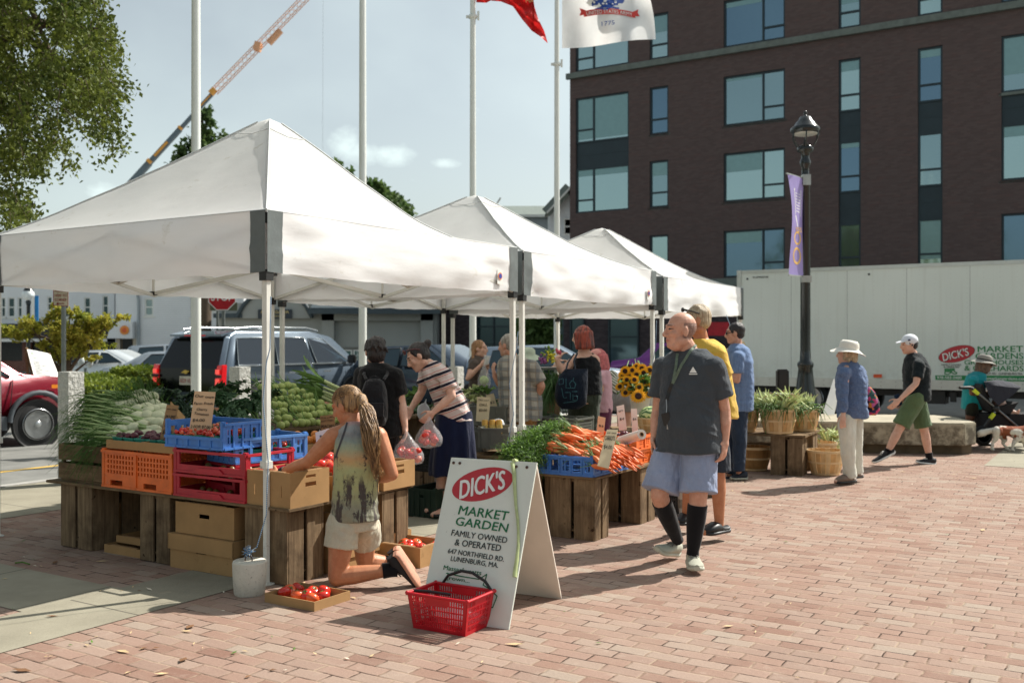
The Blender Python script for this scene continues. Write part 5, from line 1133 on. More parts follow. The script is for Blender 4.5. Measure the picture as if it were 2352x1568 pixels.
# ---- girl drinking
c_brn=cloth('brown_tee',s(92,82,76))
Jg=dict(head=(1102,800,0),neck=(1094,822,.0),sL=(1104,834,.14),sR=(1088,836,-.14),eL=(1112,862,.16),eR=(1074,868,-.24),wL=(1118,844,.0),wR=(1104,838,-.28),hL=(1120,832,-.08),hR=(1113,828,-.28),pL=(1098,910,.06),pR=(1090,910,-.06),kL=(1098,960,.06),kR=(1090,960,-.06),aL=(1098,1030,.06),aR=(1090,1030,-.06),tL=(1112,1036,.06),tR=(1104,1036,-.06),base=(1094,1036))
Tg=[(1094,816,8,.05,0),(1095,826,16,.11,0),(1096,845,18,.13,0),(1096,870,17,.11,0),(1096,892,17,.12,0),(1096,912,18,.13,0)]
rG,JwG,hdG,*_=person('young woman with braid in brown t-shirt drinking from a plastic cup',13.2,Jg,Tg,SK_P,(1,-.3,0),('long',H_LBR,[(1088,800,-.02),(1086,815,-.06),(1089,838,-.1),(1091,856,-.13)],(.035,.022,.018,.008)),voxel=.010,headsc=.98,g=.88,facing=(.9,-.35),shirt=dict(m=c_brn,sleeve=.35,sr=.058,off=.01),bottom=dict(kind='pants',len=1.95,m=c_dk),foot=dict(m=M_BLK,sole=M_BLK),hsc=.9)
cp_=thing('plastic_cup','clear plastic cup lifted to the mouth of the braided girl','cup',W(1119,824,12.9));b=MB();b.lathe(W(1117,836,12.88),[(.028,0),(.032,.05),(.038,.09),(.05,.115)],16,0,V((.12,-.05,1)),cap=False);mk('cup_body',b,mat('clear_plastic',s(226,230,226),.15,alpha=.55,var=.02),cp_)
# ---- plaid shirt man from behind
pl_x,pl_z=V((.98,-.15,.05)),V((.05,.1,.99))
c_plaid=cloth('grey_plaid',s(156,150,134),pat=plaid(pl_x,pl_z,.095,s(176,172,160),s(100,104,110),s(96,102,108),s(150,132,112)),bump=.5);c_tan=cloth('brown_shorts',s(146,104,56),bump=.6)
Jl=dict(head=(1166,792,0),neck=(1178,826,.0),sL=(1160,844,.12),sR=(1222,842,-.1),eL=(1152,884,.02),eR=(1244,886,-.12),wL=(1138,868,-.02),wR=(1226,918,.05),hL=(1134,852,-.02),hR=(1214,922,.1),pL=(1176,962,.06),pR=(1206,962,-.04),kL=(1172,1040,.06),kR=(1206,1040,-.04),aL=(1172,1110,.06),aR=(1206,1112,-.04),tL=(1164,1120,.2),tR=(1200,1124,.1),base=(1190,1122))
Tl=[(1178,816,16,.07,.0),(1184,830,36,.11,0),(1190,852,45,.15,0),(1194,895,45,.17,0),(1196,935,45,.17,0),(1196,964,44,.17,0)]
rL_,JwL,hdL,*_=person('grey haired man in grey plaid shirt and brown shorts seen from behind',10.5,Jl,Tl,SK_L,(-.9,.55,-.1),('short',H_GREY),voxel=.009,g=1.08,facing=(-.4,.92),shirt=dict(m=c_plaid,sleeve=.72,sr=.07,off=.014),bottom=dict(kind='shorts',len=.98,m=c_tan,off=.016,r=(.1,.09,.06),name='shorts'),foot=dict(m=M_SHOEG,sole=M_SOLEW))
# ---- person in pale sun hat behind him
Jm=dict(head=(1212,822,0),neck=(1212,844,0),sL=(1228,856,-.05),sR=(1196,856,.05),eL=(1246,862,-.2),eR=(1190,890,0),wL=(1262,850,-.25),wR=(1196,905,-.15),pL=(1216,920,0),pR=(1206,920,0),kL=(1216,975,0),kR=(1206,975,0),aL=(1216,1040,0),aR=(1206,1040,0),tL=(1216,1046,-.15),tR=(1206,1046,-.15),base=(1210,1046))
Tm=[(1212,838,8,.05,0),(1212,850,18,.1,0),(1212,870,20,.12,0),(1212,900,19,.12,0),(1212,925,20,.13,0)]
rM,JwM,hdM,*_=person('stall keeper in pale green sun hat, hidden behind the plaid man, reaching for flowers',12.9,Jm,Tm,SK_P,(.3,-1,-.1),('bob',H_BROWN),voxel=.012,g=.9,shirt=dict(m=c_brn,sleeve=.5,off=.01),bottom=dict(kind='pants',len=1.9,m=c_dk),foot=dict(m=M_BLK,sole=M_BLK),facing=(.1,-1))
hat(rM,hdM,mat('pale_green_hat',s(190,204,184),.85),.16,.09,(0,.1),.01)
# ---- woman with red streaked bob and navy tote
c_tank=cloth('black_tank',s(20,22,26));c_olv=cloth('olive_trousers',s(62,70,58),bump=.8)
Jr=dict(head=(1336,772,.0),neck=(1342,808,0),sL=(1322,826,.06),sR=(1366,826,.0),eL=(1290,852,-.12),eR=(1372,864,.1),wL=(1278,824,-.1),wR=(1312,836,.2),hL=(1290,812,-.06),hR=(1296,826,.16),pL=(1328,905,.06),pR=(1354,905,0),kL=(1326,975,.06),kR=(1352,975,-.02),aL=(1328,1062,.06),aR=(1352,1064,.0),tL=(1318,1070,.15),tR=(1344,1074,.15),base=(1340,1070))
Tr=[(1344,808,16,.06,0),(1346,820,26,.09,0),(1348,845,30,.13,0),(1350,880,31,.13,0),(1344,905,36,.15,0),(1340,925,37,.16,0)]
rR_,JwR,hdR,*_=person('woman with red streaked bob, black tank top and olive trousers holding flowers',11.2,Jr,Tr,SK_P,(-.85,.5,-.1),('bob',H_RED),voxel=.009,g=1.1,facing=(-.45,.9),headsc=1.02,shirt=dict(m=c_tank,sleeve=0,off=.010,trim=(1,5)),bottom=dict(kind='pants',len=1.9,m=c_olv,r=(.11,.09,.075),flare=.01,fold=.012),foot=dict(m=M_BLK,sole=M_BLK))
tb=thing('tote_bag','navy tote bag with pale blue print on the red haired woman shoulder','tote bag',W(1312,890,10.7));b=MB();rg=[]
for y_,x0,x1,h_ in((846,1298,1350,.02),(862,1284,1350,.07),(885,1276,1350,.09),(910,1274,1348,.1),(928,1280,1346,.08),(938,1290,1330,.03)):
 cc=W((x0+x1)/2,y_,10.82);hw_=(x1-x0)/2/211;rg.append([cc+V((hw_*math.copysign(abs(math.cos(a))**.7,math.cos(a)),h_*math.copysign(abs(math.sin(a))**.8,math.sin(a)),0)) for a in[j*math.pi/12 for j in range(24)]])
b.ring(rg,0,True);mk('bag_body',b,cloth('navy_canvas',s(24,34,50),bump=.8,bsc=9),tb);b=MB();b.tube([W(1300,850,10.76),W(1304,832,10.86),W(1318,812,11.02)],.010,6);b.tube([W(1322,848,10.8),W(1318,828,10.9),W(1326,810,11.05)],.010,6);mk('handles',b,mat('navy_strap',s(30,40,52),.8),tb)
b=MB();m_=mat('print_teal',s(56,120,130),.6);pz=10.705
def ln(pts,w=.004):b.tube([W(x,y,pz-.012*(1-abs(x-1312)/40)) for x,y in pts],w,4)
for pts in([(1300,868),(1300,890),(1312,890)],[(1314,872),(1308,880),(1311,890),(1320,890),(1322,880),(1316,873)],[(1316,873),(1318,866)],[(1290,890),(1294,912),(1302,912)],[(1298,900),(1310,900),(1310,916)],[(1314,898),(1326,898)],[(1316,904),(1316,918),(1326,918),(1326,908),(1318,908)],[(1294,924),(1324,920)],[(1284,870),(1294,868),(1294,880),(1284,882),(1284,870)]):ln(pts,.0024)
mk('print',b,m_,tb)
# ---- person in pink with headscarf, person bending in striped top
c_pink=cloth('pink_blouse',s(222,176,186));c_mag=cloth('plum_trousers',s(110,56,84));H_SC=mat('red_scarf',s(196,110,112),.8,var=.3,vsc=40)
Jq=dict(head=(1372,824,0),neck=(1382,846,0),sL=(1376,862,-.12),sR=(1392,862,.12),eL=(1382,894,-.14),eR=(1396,894,.12),wL=(1368,900,-.14),wR=(1376,900,.1),pL=(1386,938,-.06),pR=(1388,938,.08),kL=(1386,985,-.06),kR=(1388,985,.08),aL=(1388,1050,-.06),aR=(1390,1050,.08),tL=(1372,1058,-.06),tR=(1374,1058,.08),base=(1387,1058))
Tq=[(1382,842,8,.06,0),(1384,852,16,.12,0),(1386,875,17,.14,0),(1386,905,17,.14,0),(1387,935,18,.15,0),(1387,945,18,.15,0)]
rQ,JwQ,hdQ,*_=person('short woman in pink blouse, plum trousers and red headscarf behind the carrots',12.0,Jq,Tq,SK_P,(-1,.3,-.15),('bob',H_SC),voxel=.012,g=.95,facing=(-1,.2),shirt=dict(m=c_pink,sleeve=.6,off=.012),bottom=dict(kind='pants',len=1.9,m=c_mag),foot=dict(m=M_BLK,sole=M_BLK))
c,r_,f_,u_=hdQ;b=MB();b.ball(c+u_*.06,(.088,.1,.07),16,10,ax=(r_,f_,u_));mk('headscarf_top',b,mat('pink_cloth',s(224,158,150),.8),rQ)
c_st2=cloth('green_white_stripes',s(200,200,184),pat=stripes(V((.7,.1,.7)).normalized(),.035,[(0,s(206,204,190)),(.5,s(92,100,84))]));c_gry=cloth('grey_shorts',s(146,142,138))
Jx=dict(head=(1372,868,.6),neck=(1392,868,.5),sL=(1402,866,.3),sR=(1404,862,.55),eL=(1396,905,.3),eR=(1398,900,.55),wL=(1384,925,.3),wR=(1386,920,.55),pL=(1438,918,-.06),pR=(1432,918,.12),kL=(1438,978,-.06),kR=(1428,978,.12),aL=(1442,1036,-.06),aR=(1432,1036,.12),tL=(1424,1044,-.06),tR=(1414,1044,.12),base=(1432,1044))
Tx=[(1396,862,12,.08,.4),(1406,866,18,.14,.35),(1418,874,22,.15,.25),(1430,886,25,.15,.15),(1437,902,27,.16,.05),(1437,925,28,.17,0)]
rX,*_=person('person in striped top and grey shorts bending away behind the sunflowers',12.6,Jx,Tx,SK_L,(-.8,.5,-.5),('short',H_BROWN),voxel=.012,facing=(-.95,.3),g=1.05,up_head=(-.6,.2,.6),shirt=dict(m=c_st2,sleeve=.5,off=.012,trim=(0,5)),bottom=dict(kind='shorts',len=.42,m=c_gry,name='shorts',r=(.115,.1,.06),off=.016),foot=dict(m=M_BLK,sole=M_BLK))
# ---- kneeling man
z0,z1=.45,1.05
def sunset(t,p,col):
 z=t.dot(p,UP);x=t.dot(p,X1);zz=t.math('ADD',z,t.math('MULTIPLY',t.noise(p,5,3),.08))
 c=t.ramp(t.rng(zz,.56,1.12),[(0,s(150,150,130)),(.2,s(176,178,130)),(.42,s(182,186,136)),(.55,s(206,168,122)),(.66,s(168,178,150)),(.8,s(140,144,146)),(.9,s(170,170,168)),(1,s(220,150,140))])
 n1=t.noise(t.scale(p,(14,14,9)),1.0,6,.75);m=t.math('MULTIPLY',t.rng(n1,.54,.6),t.rng(z,.92,.84));c=t.mix(m,c,s(70,62,64))
 tr=t.math('ABSOLUTE',t.math('SUBTRACT',t.math('ADD',x,t.math('MULTIPLY',t.math('SUBTRACT',z,.8),-.45)),-1.02));pass
 n3=t.noise(t.scale(p,(22,22,5)),1.0,4,.6);m3=t.math('MULTIPLY',t.rng(n3,.52,.58),t.rng(z,.74,.66));return t.mix(m3,c,s(84,76,72))
c_sun=cloth('sunset_tank',s(180,180,120),pat=sunset,bump=.8,bsc=11);c_cut=cloth('cream_cutoffs',s(206,198,176),bump=.6)
Jn=dict(head=(797,930,.06),neck=(820,976,.02),sL=(768,1000,.02),sR=(868,1000,-.02),eL=(706,1060,.10),eR=(901,1088,-.06),wL=(640,1087,.2),wR=(858,1100,.15),hL=(610,1092,.24),hR=(840,1104,.2),pL=(788,1205,-.05),pR=(836,1205,.12),kL=(774,1324,-.08),kR=(838,1288,.32),aL=(904,1306,-.02),aR=(905,1292,.42),base=(800,1345))
Tn=[(822,966,20,.06,.02),(822,985,40,.10,.01),(822,1012,48,.13,.0),(820,1050,49,.135,0),(816,1095,46,.125,0),(814,1140,47,.125,0),(814,1165,49,.135,0),(815,1190,51,.14,0),(815,1212,52,.14,.02)]
rN,JwN,hdN,trN,rtN,fwN=person('long haired man kneeling on the bricks in a sunset print tank top and cut-off shorts',6.35,Jn,Tn,SK_T,(-.92,.42,-.38),('pony',H_BLOND,[(828,915,.02),(842,940,-.05),(850,985,-.13),(852,1025,-.16),(860,1065,-.15),(872,1086,-.13)],(.040,.028,.032,.028,.020,.006)),voxel=.0052,headsc=1.0,g=1.04,facing=(-.35,.94),up_head=(-.35,.1,.93),shirt=dict(m=c_sun,sleeve=0,off=.010,trim=(0,8),yoke=0,name='tank_top',fold=.006),bottom=dict(kind='shorts',len=.42,m=c_cut,r=(.094,.090,.06),off=.010,name='shorts',fold=.009),hands=(.5,.5),arms=(1.05,1.0))
# straps of the tank top
bpy.context.view_layer.update();tk=find(rN,'tank_top')
b=MB();w_=JwN['wL'];d=(JwN['eL']-w_).normalized();b.tube([w_+d*.025,w_+d*.055],.036,14);q=mk('wristwatch',b,M_BLK,rN)
# soles stand on the toes: heel over toe
M_GUM=mat('gum_sole',s(196,142,118),.8,bump=.8,bsc=90,bd=.004)
for sd in('L','R'):shoe(rN,JwN['a'+sd],JwN['t'+sd]+V((.0,0,.012)) if 0 else W(*{'L':(968,1340),'R':(958,1318)}[sd],6.35+{'L':.02,'R':.44}[sd]),V((-.80,.1,-.45)),M_BLK if 0 else mat('black_knit_shoe',s(30,30,34),.8),M_GUM,sc=1.05,laces=M_LACE)
for sd in('L','R'):
 a_=JwN['a'+sd];k_=JwN['k'+sd];d=(a_-k_).normalized();b=MB();b.tube([a_-d*.07,a_-d*.02,a_+d*.02],[.05,.046,.05],14);mk('sock',b,M_SOCKB,rN)
sb_=MB();rs_=random.Random(12);pp=[WJ(6.35,q_) for q_ in[(828,916,.01),(842,938,-.05),(850,980,-.12),(854,1022,-.155),(860,1058,-.15),(868,1092,-.13)]]
for _ in range(300):
 a_=rs_.uniform(0,6.28);sp2=rs_.random()**.6;ph=rs_.uniform(0,6);L_n=rs_.uniform(.7,1.06);q=[]
 for i in range(12):
  f_=i/11*L_n;x=min(4.999,f_*5);b_=pp[int(x)].lerp(pp[int(x)+1],x-int(x)) if f_<=1 else pp[5]+(pp[5]-pp[4])*(f_-1)*5;w_=(.014+.036*math.sin(min(1,f_*1.3)*math.pi)**.8+.018*f_)*sp2
  q.append(b_+V((math.cos(a_+f_*1.2)*w_+.006*math.sin(f_*14+ph),math.sin(a_+f_*1.2)*w_,.004*math.cos(f_*11+ph))))
 sb_.tube(q,[.0027]*9+[.0022,.0015,.0006],3)
for _ in range(70):
 c,r_,f_,u_=hdN;a_=rs_.uniform(-1.3,1.3);q=[c+(r_*math.sin(a_)*math.sin(t_)*.089+f_*(math.cos(t_)*.102-.018)+u_*(math.cos(a_)*math.sin(t_)*.092+.036)) for t_ in[.5+i*.26 for i in range(9)]];q.append(pp[0]+V((rs_.gauss(0,.008),)*3));sb_.tube(q,.0024,4)
mk('loose_strands',sb_,H_BLOND,rN)
tr_=mat('dark_trim',s(70,70,74),.8)
for pts in([(798,970),(792,990),(785,1010),(778,1030),(772,1050)],[(846,970),(856,990),(862,1012),(866,1040)]):strap('armhole_trim',rN,tk,pts,.012,tr_,.004)
# ================================================================ STALLS
def woodfn(c1,c2,ax=UP):
 def fn(t):
  p=t.pos();a=tuple(1 if x else 28 for x in(0,0,0));g=t.noise(t.scale(p,(30,30,2.5) if ax==UP else(5,5,60)),1.2,6,.7);st=t.noise(p,3.5,5,.65)
  c=t.ramp(g,[(.3,c1),(.7,c2)]);c=t.mix(t.rng(st,.48,.72),c,tuple(x*.62 for x in c1));kn=t.noise(p,16,2,.4);c=t.mix(t.rng(kn,.72,.78),c,s(60,44,32));t.lk(c,t.b.inputs['Base Color']);t.bump(g,.5,.006)
 return fn
M_WOODV=mat('weathered_crate_wood',rough=.85,spec=.15,fn=woodfn(s(98,80,62),s(150,128,100)));M_WOODH=mat('weathered_board',rough=.85,spec=.15,fn=woodfn(s(96,78,58),s(142,120,92),None))
M_CARD=mat('cardboard',s(172,136,94),.85,spec=.15,var=.10,vsc=5,dirt=(s(146,112,76),11,.62),bump=.15,bsc=220,bd=.001);M_CARDD=mat('cardboard_edge',s(160,124,86),.9,var=.1)
def plastic(n,c):return mat(n,c,.42,var=.16,vsc=7,bump=.1,bsc=60,dirt=(tuple(x*.62+.02 for x in c),16,.60))
M_ORA=plastic('orange_plastic',s(236,112,44));M_REDP=plastic('red_plastic',s(178,34,50));M_BLUP=plastic('blue_plastic',s(66,124,202));M_BLUE2=plastic('light_blue_plastic',s(86,144,214));M_GRYP=plastic('grey_plastic',s(104,106,98));M_TEAL=plastic('teal_pulp_box',s(40,148,130));M_DGRN=plastic('dark_green_plastic',s(40,60,50))
class Fr:
 """local frame: o origin, ex, ey horizontal axes, ez up"""
 def __init__(self,o,ex=R,ey=Q):self.o=V(o);self.x=V(ex).normalized();self.y=V(ey).normalized()
 def __call__(self,a,b,c):return self.o+self.x*a+self.y*b+UP*c
def slatcrate(name,label,o,a,b,h,ex=R,ey=Q,cat='crate',group=None,board=None,gap=.03,n=3,openside='y'):
 """old wooden apple crate standing on end: plank walls on the two x sides, slats on y sides"""
 f=Fr(o,ex,ey);t=thing(name,label,cat,f(a/2,b/2,0),group=group);rr=random.Random(hash(label)%999 if 0 else len(label))
 for(oo,dx,dy,L) in((f(0,0,0),f.x,f.y,a),(f(0,b-.016,0),f.x,f.y,a)):
  w=(L-gap)/2
  for i in range(2):
   m=MB();m.ob(oo+dx*(i*(w+gap))+UP*rr.uniform(0,.006),dx*w,dy*.016,UP*(h-rr.uniform(0,.01)));mk('plank',m,M_WOODV,t,bevel=.002)
 for x in(0,a-.016):
  w=(b-.036-gap)/2
  for i in range(2):
   m=MB();m.ob(f(x,.018+i*(w+gap),0),f.x*.016,f.y*w,UP*(h-rr.uniform(0,.01)));mk('plank',m,M_WOODV,t,bevel=.002)
 m=MB();m.ob(f(.017,.017,.06),f.x*(a-.034),f.y*(b-.034),UP*.012);m.ob(f(.017,.017,h-.03),f.x*(a-.034),f.y*(b-.034),UP*.02);mk('shelf_board',m,M_WOODH,t)
 return t
def board(name,label,o,a,b,th=.02,ex=R,ey=Q,n=3,group='market table boards'):
 f=Fr(o,ex,ey);t=thing(name,label,'table board',f(a/2,b/2,0),group=group)
 for i in range(n):m=MB();m.ob(f(random.Random(i).uniform(-.02,.0),b/n*i+.002,0),f.x*a,f.y*(b/n-.004),UP*th);mk('plank',m,M_WOODH,t,bevel=.003)
 return t
def cbox(label,o,a,b,h,ex=R,ey=Q,hole=True,lid=False,open_=True,group='cardboard boxes',z=0,flaps=True):
 f=Fr(o,ex,ey);t=thing('cardboard_box',label,'cardboard box',f(a/2,b/2,0),group=group);T=.006;m=MB()
 hx=[(a/2-.05,h*.55,a/2+.05,h*.55+.028)] if hole else[];hy=[(b/2-.05,h*.55,b/2+.05,h*.55+.028),(b/2-.045,h*.8,b/2+.045,h*.8+.018)] if hole else[]
 m.grid(f(0,0,0),f.x,UP,-f.y,a,h,T,hx if hole=='x' else[(a*.2,h*.3,a*.2+.006,h*.62),(a*.8,h*.3,a*.8+.006,h*.62)] if hole else[]);m.grid(f(a,b,0),-f.x,UP,f.y,a,h,T,hx);m.grid(f(a,T,0),f.y,UP,f.x,b-2*T,h,T,hy if hole!='x' else[]);m.grid(f(0,b-T,0),-f.y,UP,-f.x,b-2*T,h,T,[])
 m.ob(f(T,T,.002),f.x*(a-2*T),f.y*(b-2*T),UP*T);mk('walls',m,M_CARD,t)
 if lid:m=MB();g_=.012;m.grid(f(-g_,-g_,h-.09),f.x,UP,-f.y,a+2*g_,.1,T,[]);m.grid(f(a+g_,-g_,h-.09),f.y,UP,f.x,b+2*g_,.1,T,[]);m.grid(f(-g_,b+g_,h-.09),-f.y,UP,-f.x,b+2*g_,.1,T,[]);m.grid(f(a+g_,b+g_,h-.09),-f.x,UP,f.y,a+2*g_,.1,T,[]);m.ob(f(-g_,-g_,h+.01),f.x*(a+2*g_),f.y*(b+2*g_),UP*T);mk('lid',m,M_CARD,t)
 elif flaps:m=MB();m.ob(f(a*.15,T+.001,h-.001),f.x*a*.7,f.y*.02,UP*.004);m.ob(f(a-T-.022,b*.15,h-.001),f.x*.02,f.y*b*.7,UP*.004);mk('rim_tabs',m,M_CARDD,t)
 return t
def pcrate(name,label,o,a,b,h,m_,ex=R,ey=Q,style='mesh',group=None,T=.012,low=None):
 f=Fr(o,ex,ey);t=thing(name,label,'crate',f(a/2,b/2,0),group=group)
 def holes(L):
  H_=[]
  if style=='mesh':
   x=.06
   while x<L-.06:
    for j in range(4):H_.append((x,h*.38+j*h*.135,x+.018,h*.38+j*h*.135+h*.09))
    x+=.034
   H_=[q for q in H_ if not(L*.46<q[0]<L*.5)]
   H_+=[(L*.12,h*.06,L*.3,h*.2),(L*.6,h*.06,L*.78,h*.2)]
  if style=='bread':
   k=max(2,round(L/.105));w=L/k
   for i in range(k):
    if i%2:H_.append((i*w+.02,h*.22,i*w+w-.012,h*.78))
    else:H_+=[(i*w+.03,h*.24,i*w+w*.5-.006,h*.48),(i*w+.03,h*.56,i*w+w*.5-.006,h*.76),(i*w+w*.5+.006,h*.24,i*w+w-.012,h*.76)]
  if style=='stack':H_.append((L*.08,h*.36,L*.92,h*.93));
  if style=='grid':
   x=.03
   while x<L-.04:
    for j in range(5):H_.append((x,h*.12+j*h*.16,x+.012,h*.12+j*h*.16+h*.10))
    x+=.022
  if style=='solid':H_.append((L*.4,h*.7,L*.6,h*.8))
  return H_
 sides=[(f(0,0,0),f.x,-f.y,a,'side_panel'),(f(a,b,0),-f.x,f.y,a,'side_panel'),(f(a,T,0),f.y,f.x,b-2*T,'end_panel'),(f(0,b-T,0),-f.y,-f.x,b-2*T,'end_panel')]
 for k_,(oo,dx,nn,L,nm) in enumerate(sides):
  m=MB();hh=h*(low if(low and k_==0) else 1)
  hs=[q for q in holes(L) if q[3]<hh-.005];m.grid(oo,dx,UP,nn,L,hh,T,hs)
  m.ob(oo+nn*.002-dx*.004+UP*(hh-.018),dx*(L+.008),nn*.008,UP*.018);m.ob(oo+nn*.002+UP*0,dx*L,nn*.006,UP*.016)
  if style in('bread','mesh','solid'):
   x=L/5 if style!='mesh' else L/2
   q=x
   while q<L-.02:m.ob(oo+dx*(q-.006)+nn*.001,dx*.012,nn*.007,UP*hh*.96);q+=x
  if style=='stack':m.prism([oo+dx*L*.28+nn*.001+UP*h*.08,oo+dx*L*.72+nn*.001+UP*h*.08,oo+dx*L*.66+nn*.001+UP*h*.27,oo+dx*L*.34+nn*.001+UP*h*.27],nn*.010,0)
  mk(nm,m,m_,t,bevel=.0015 if style in('stack','solid') else 0)
 for sx in(0,a):
  for sy in(0,b):pass
 m=MB();m.ob(f(T,T,.01),f.x*(a-2*T),f.y*(b-2*T),UP*.006);
 mk('base_panel',m,m_,t)
 for sx in(0,a-.03):
  for sy in(0,b-.03):m=MB();m.ob(f(sx-.003+.006*(sx>0),sy-.003+.006*(sy>0),0),f.x*.03,f.y*.03,UP*(h+.012));mk('corner_post',m,m_,t,bevel=.003)
 return t
 # --- produce prototypes
def prod(name,c,var=.15,rough=.35,**k):return mat(name,c,rough,var=var,vsc=k.pop('vsc',18),**k)
M_TOM=prod('tomato_skin',s(206,44,30),.3,.22,vsc=9,coat=.3);M_TOMO=prod('tomato_orange',s(226,92,44),.25,.25,vsc=9,coat=.3);M_CAL=prod('calyx_green',s(84,120,56),.2,.6);M_PLUM=prod('plum_skin',s(86,30,44),.5,.4,vsc=14);M_APR=prod('apricot_skin',s(226,142,66),.2,.6,vsc=12)
M_KOH=prod('kohlrabi_skin',s(160,176,100),.25,.5,vsc=14);M_FEN=prod('fennel_bulb',s(214,216,180),.14,.4,vsc=16,bump=.3,bsc=20);M_STEM=prod('stem_green',s(104,138,66),.25,.5);M_FROND=mat('fennel_frond',s(78,116,50),.7,var=.35,vsc=20,transl=.2)
M_CAR=prod('carrot_skin',s(228,122,66),.18,.45,vsc=24,bump=.25,bsc=70);M_LEAF=mat('dark_leaf',s(56,86,50),.5,var=.35,vsc=16,bump=.4,bsc=40,transl=.25);M_LEAF2=mat('fresh_leaf',s(94,130,54),.55,var=.35,vsc=16,transl=.3);M_CORN=mat('corn_husk',s(198,208,146),.6,var=.25,vsc=22,bump=.4,bsc=60,transl=.15);M_SILK=mat('corn_silk',s(146,100,62),.8,var=.3)
PROTO={}
def proto(key,build):
 """first use builds the meshes; every later use copies the thing and its parts"""
 PROTO[key]=[build,None]
def put(key,label,cat,loc,rot=(0,0,0),sc=1.0,group=None,mats=None):
 b,o=PROTO[key]
 if o is None:
  o=b();PROTO[key][1]=o;o.location=loc;o.rotation_euler=rot;o.scale=(sc,)*3;tago(o,label,cat,group);return o
 c=copy_tree(o,None,loc,rot,sc,label,group);c['category']=cat;return c
def b_round(name,r,m,cal=None,sq=.86,dimple=.0):
 def f():
  mb=MB();n,k=14,10;rg=[]
  for i in range(k+1):
   t=math.pi*i/k;rr=r*math.sin(t);z=-r*sq*math.cos(t);rg.append([(rr*math.cos(2*math.pi*j/n)*(1+.03*math.cos(10*math.pi*j/n)),rr*math.sin(2*math.pi*j/n),z-(dimple*r*math.exp(-(t-math.pi)**2*9))) for j in range(n)])
  mb.ring(rg,0,True,cap=False);o=mk(name,mb,m,None,world=False)
  if cal:
   c=MB()
   for a in range(5):an=a*2*math.pi/5;d=V((math.cos(an),math.sin(an),0));e=V((-d.y,d.x,0));z=r*sq*(.93-dimple*.6);c.add([V((0,0,z)),d*r*.3+e*r*.1+UP*(z+.004),d*r*.62+UP*(z-.004),d*r*.3-e*r*.1+UP*(z+.004)],[(0,1,2,3)])
   c.tube([(0,0,r*sq*.85),(0.002,0,r*sq*1.12)],r*.07,5);q=mk('calyx',c,cal,None,world=False);q.parent=o
  return o
 return f
proto('tomato',b_round('tomato',.042,M_TOM,M_CAL,.8,.25));proto('tomato_o',b_round('tomato',.042,M_TOMO,M_CAL,.8,.25));proto('cherry',b_round('cherry_tomato',.0135,M_TOM,None,.95));proto('cherry_o',b_round('cherry_tomato',.0135,M_TOMO,None,.95));proto('cherry_b',b_round('cherry_tomato',.015,mat('cherry_brown',s(120,96,48),.35,var=.3),None,1.1));proto('plum',b_round('plum',.0235,M_PLUM,None,.95));proto('apricot',b_round('apricot',.033,M_APR,None,.92));proto('tom_m',b_round('tomato',.024,M_TOM,M_CAL,.85,.15))
def b_koh():
 m=MB();m.lathe((0,0,0),[(.004,-.034),(.02,-.032),(.034,-.015),(.037,0),(.032,.018),(.018,.032),(.008,.04)],12)
 for a in range(5):an=a*1.26;d=V((math.cos(an),math.sin(an),0));m.tube([d*.03+UP*.005,d*.034+UP*.016],[.006,.003],5)
 o=mk('kohlrabi',m,M_KOH,None,world=False);m=MB()
 for a in range(3):an=a*2.1;d=V((math.cos(an),math.sin(an),0));m.tube([UP*.03+d*.006,UP*.09+d*.012,UP*.17+d*.05],[.005,.004,.002],5)
 q=mk('stalk',m,M_STEM,None,world=False);q.parent=o;return o
proto('kohl',b_koh)
def b_fen():
 m=MB();m.lathe((0,0,0),[(.012,-.07),(.03,-.066),(.043,-.04),(.044,-.012),(.036,.02),(.024,.05),(.016,.075)],12);o=mk('fennel_bulb',m,M_FEN,None,world=False);m=MB()
 for a in range(4):an=a*1.6+.3;d=V((math.cos(an),math.sin(an),0));m.tube([UP*.05+d*.012,UP*.13+d*.02,UP*.26+d*.04,UP*.36+d*.03],[.013,.010,.006,.003],6)
 q=mk('stalk',m,mat('fennel_stalk',s(150,172,110),.45,var=.2),None,world=False);q.parent=o;return o
proto('fennel',b_fen)
def b_car(bend):
 def f():
  m=MB();L=.19;pts=[V((bend*math.sin(i/7*3),bend*.6*math.cos(i/7*2.2),L*(.5-i/7))) for i in range(8)];m.tube(pts,[.008,.020,.0215,.0195,.016,.0115,.0065,.002],8);o=mk('carrot',m,M_CAR,None,world=False)
  m=MB();rr=random.Random(3)
  for k in range(4):d=V((rr.uniform(-1,1),rr.uniform(-1,1),0))*.02;m.tube([pts[0],pts[0]+UP*.05+d,pts[0]+UP*.11+d*2.5],[.004,.0025,.001],4)
  q=mk('greens',m,M_STEM,None,world=False);q.parent=o;return o
 return f
M_CARL=mat('carrot_leaf',s(112,148,62),.6,var=.35,vsc=30,transl=.3);proto('carrot',b_car(.012));proto('carrot2',b_car(-.02))
def b_pint():
 m=MB();T=.004;n=4
 def rgx(w,z):return[V((-w,-w,z)),V((w,-w,z)),V((w,w,z)),V((-w,w,z))]
 m.ring([rgx(.045,0),rgx(.056,.062)],0,False,cap=False);m.ring([rgx(.053,.062),rgx(.042,.004)],0,False,cap=False);m.add(rgx(.045,0),[(3,2,1,0)]);m.add(rgx(.042,.004),[(0,1,2,3)])
 for e in range(4):
  a=rgx(.0575,.064);p,q=a[e],a[(e+1)%4];m.beam(p,q,.007,.006)
  for k in range(5):u=p.lerp(q,(k+.5)/5);v=rgx(.0465,.008)[e].lerp(rgx(.0465,.008)[(e+1)%4],(k+.5)/5);m.beam(v,u,.006,.003,up=(p+q).normalized())
 return mk('pint_box',m,M_TEAL,None,world=False)
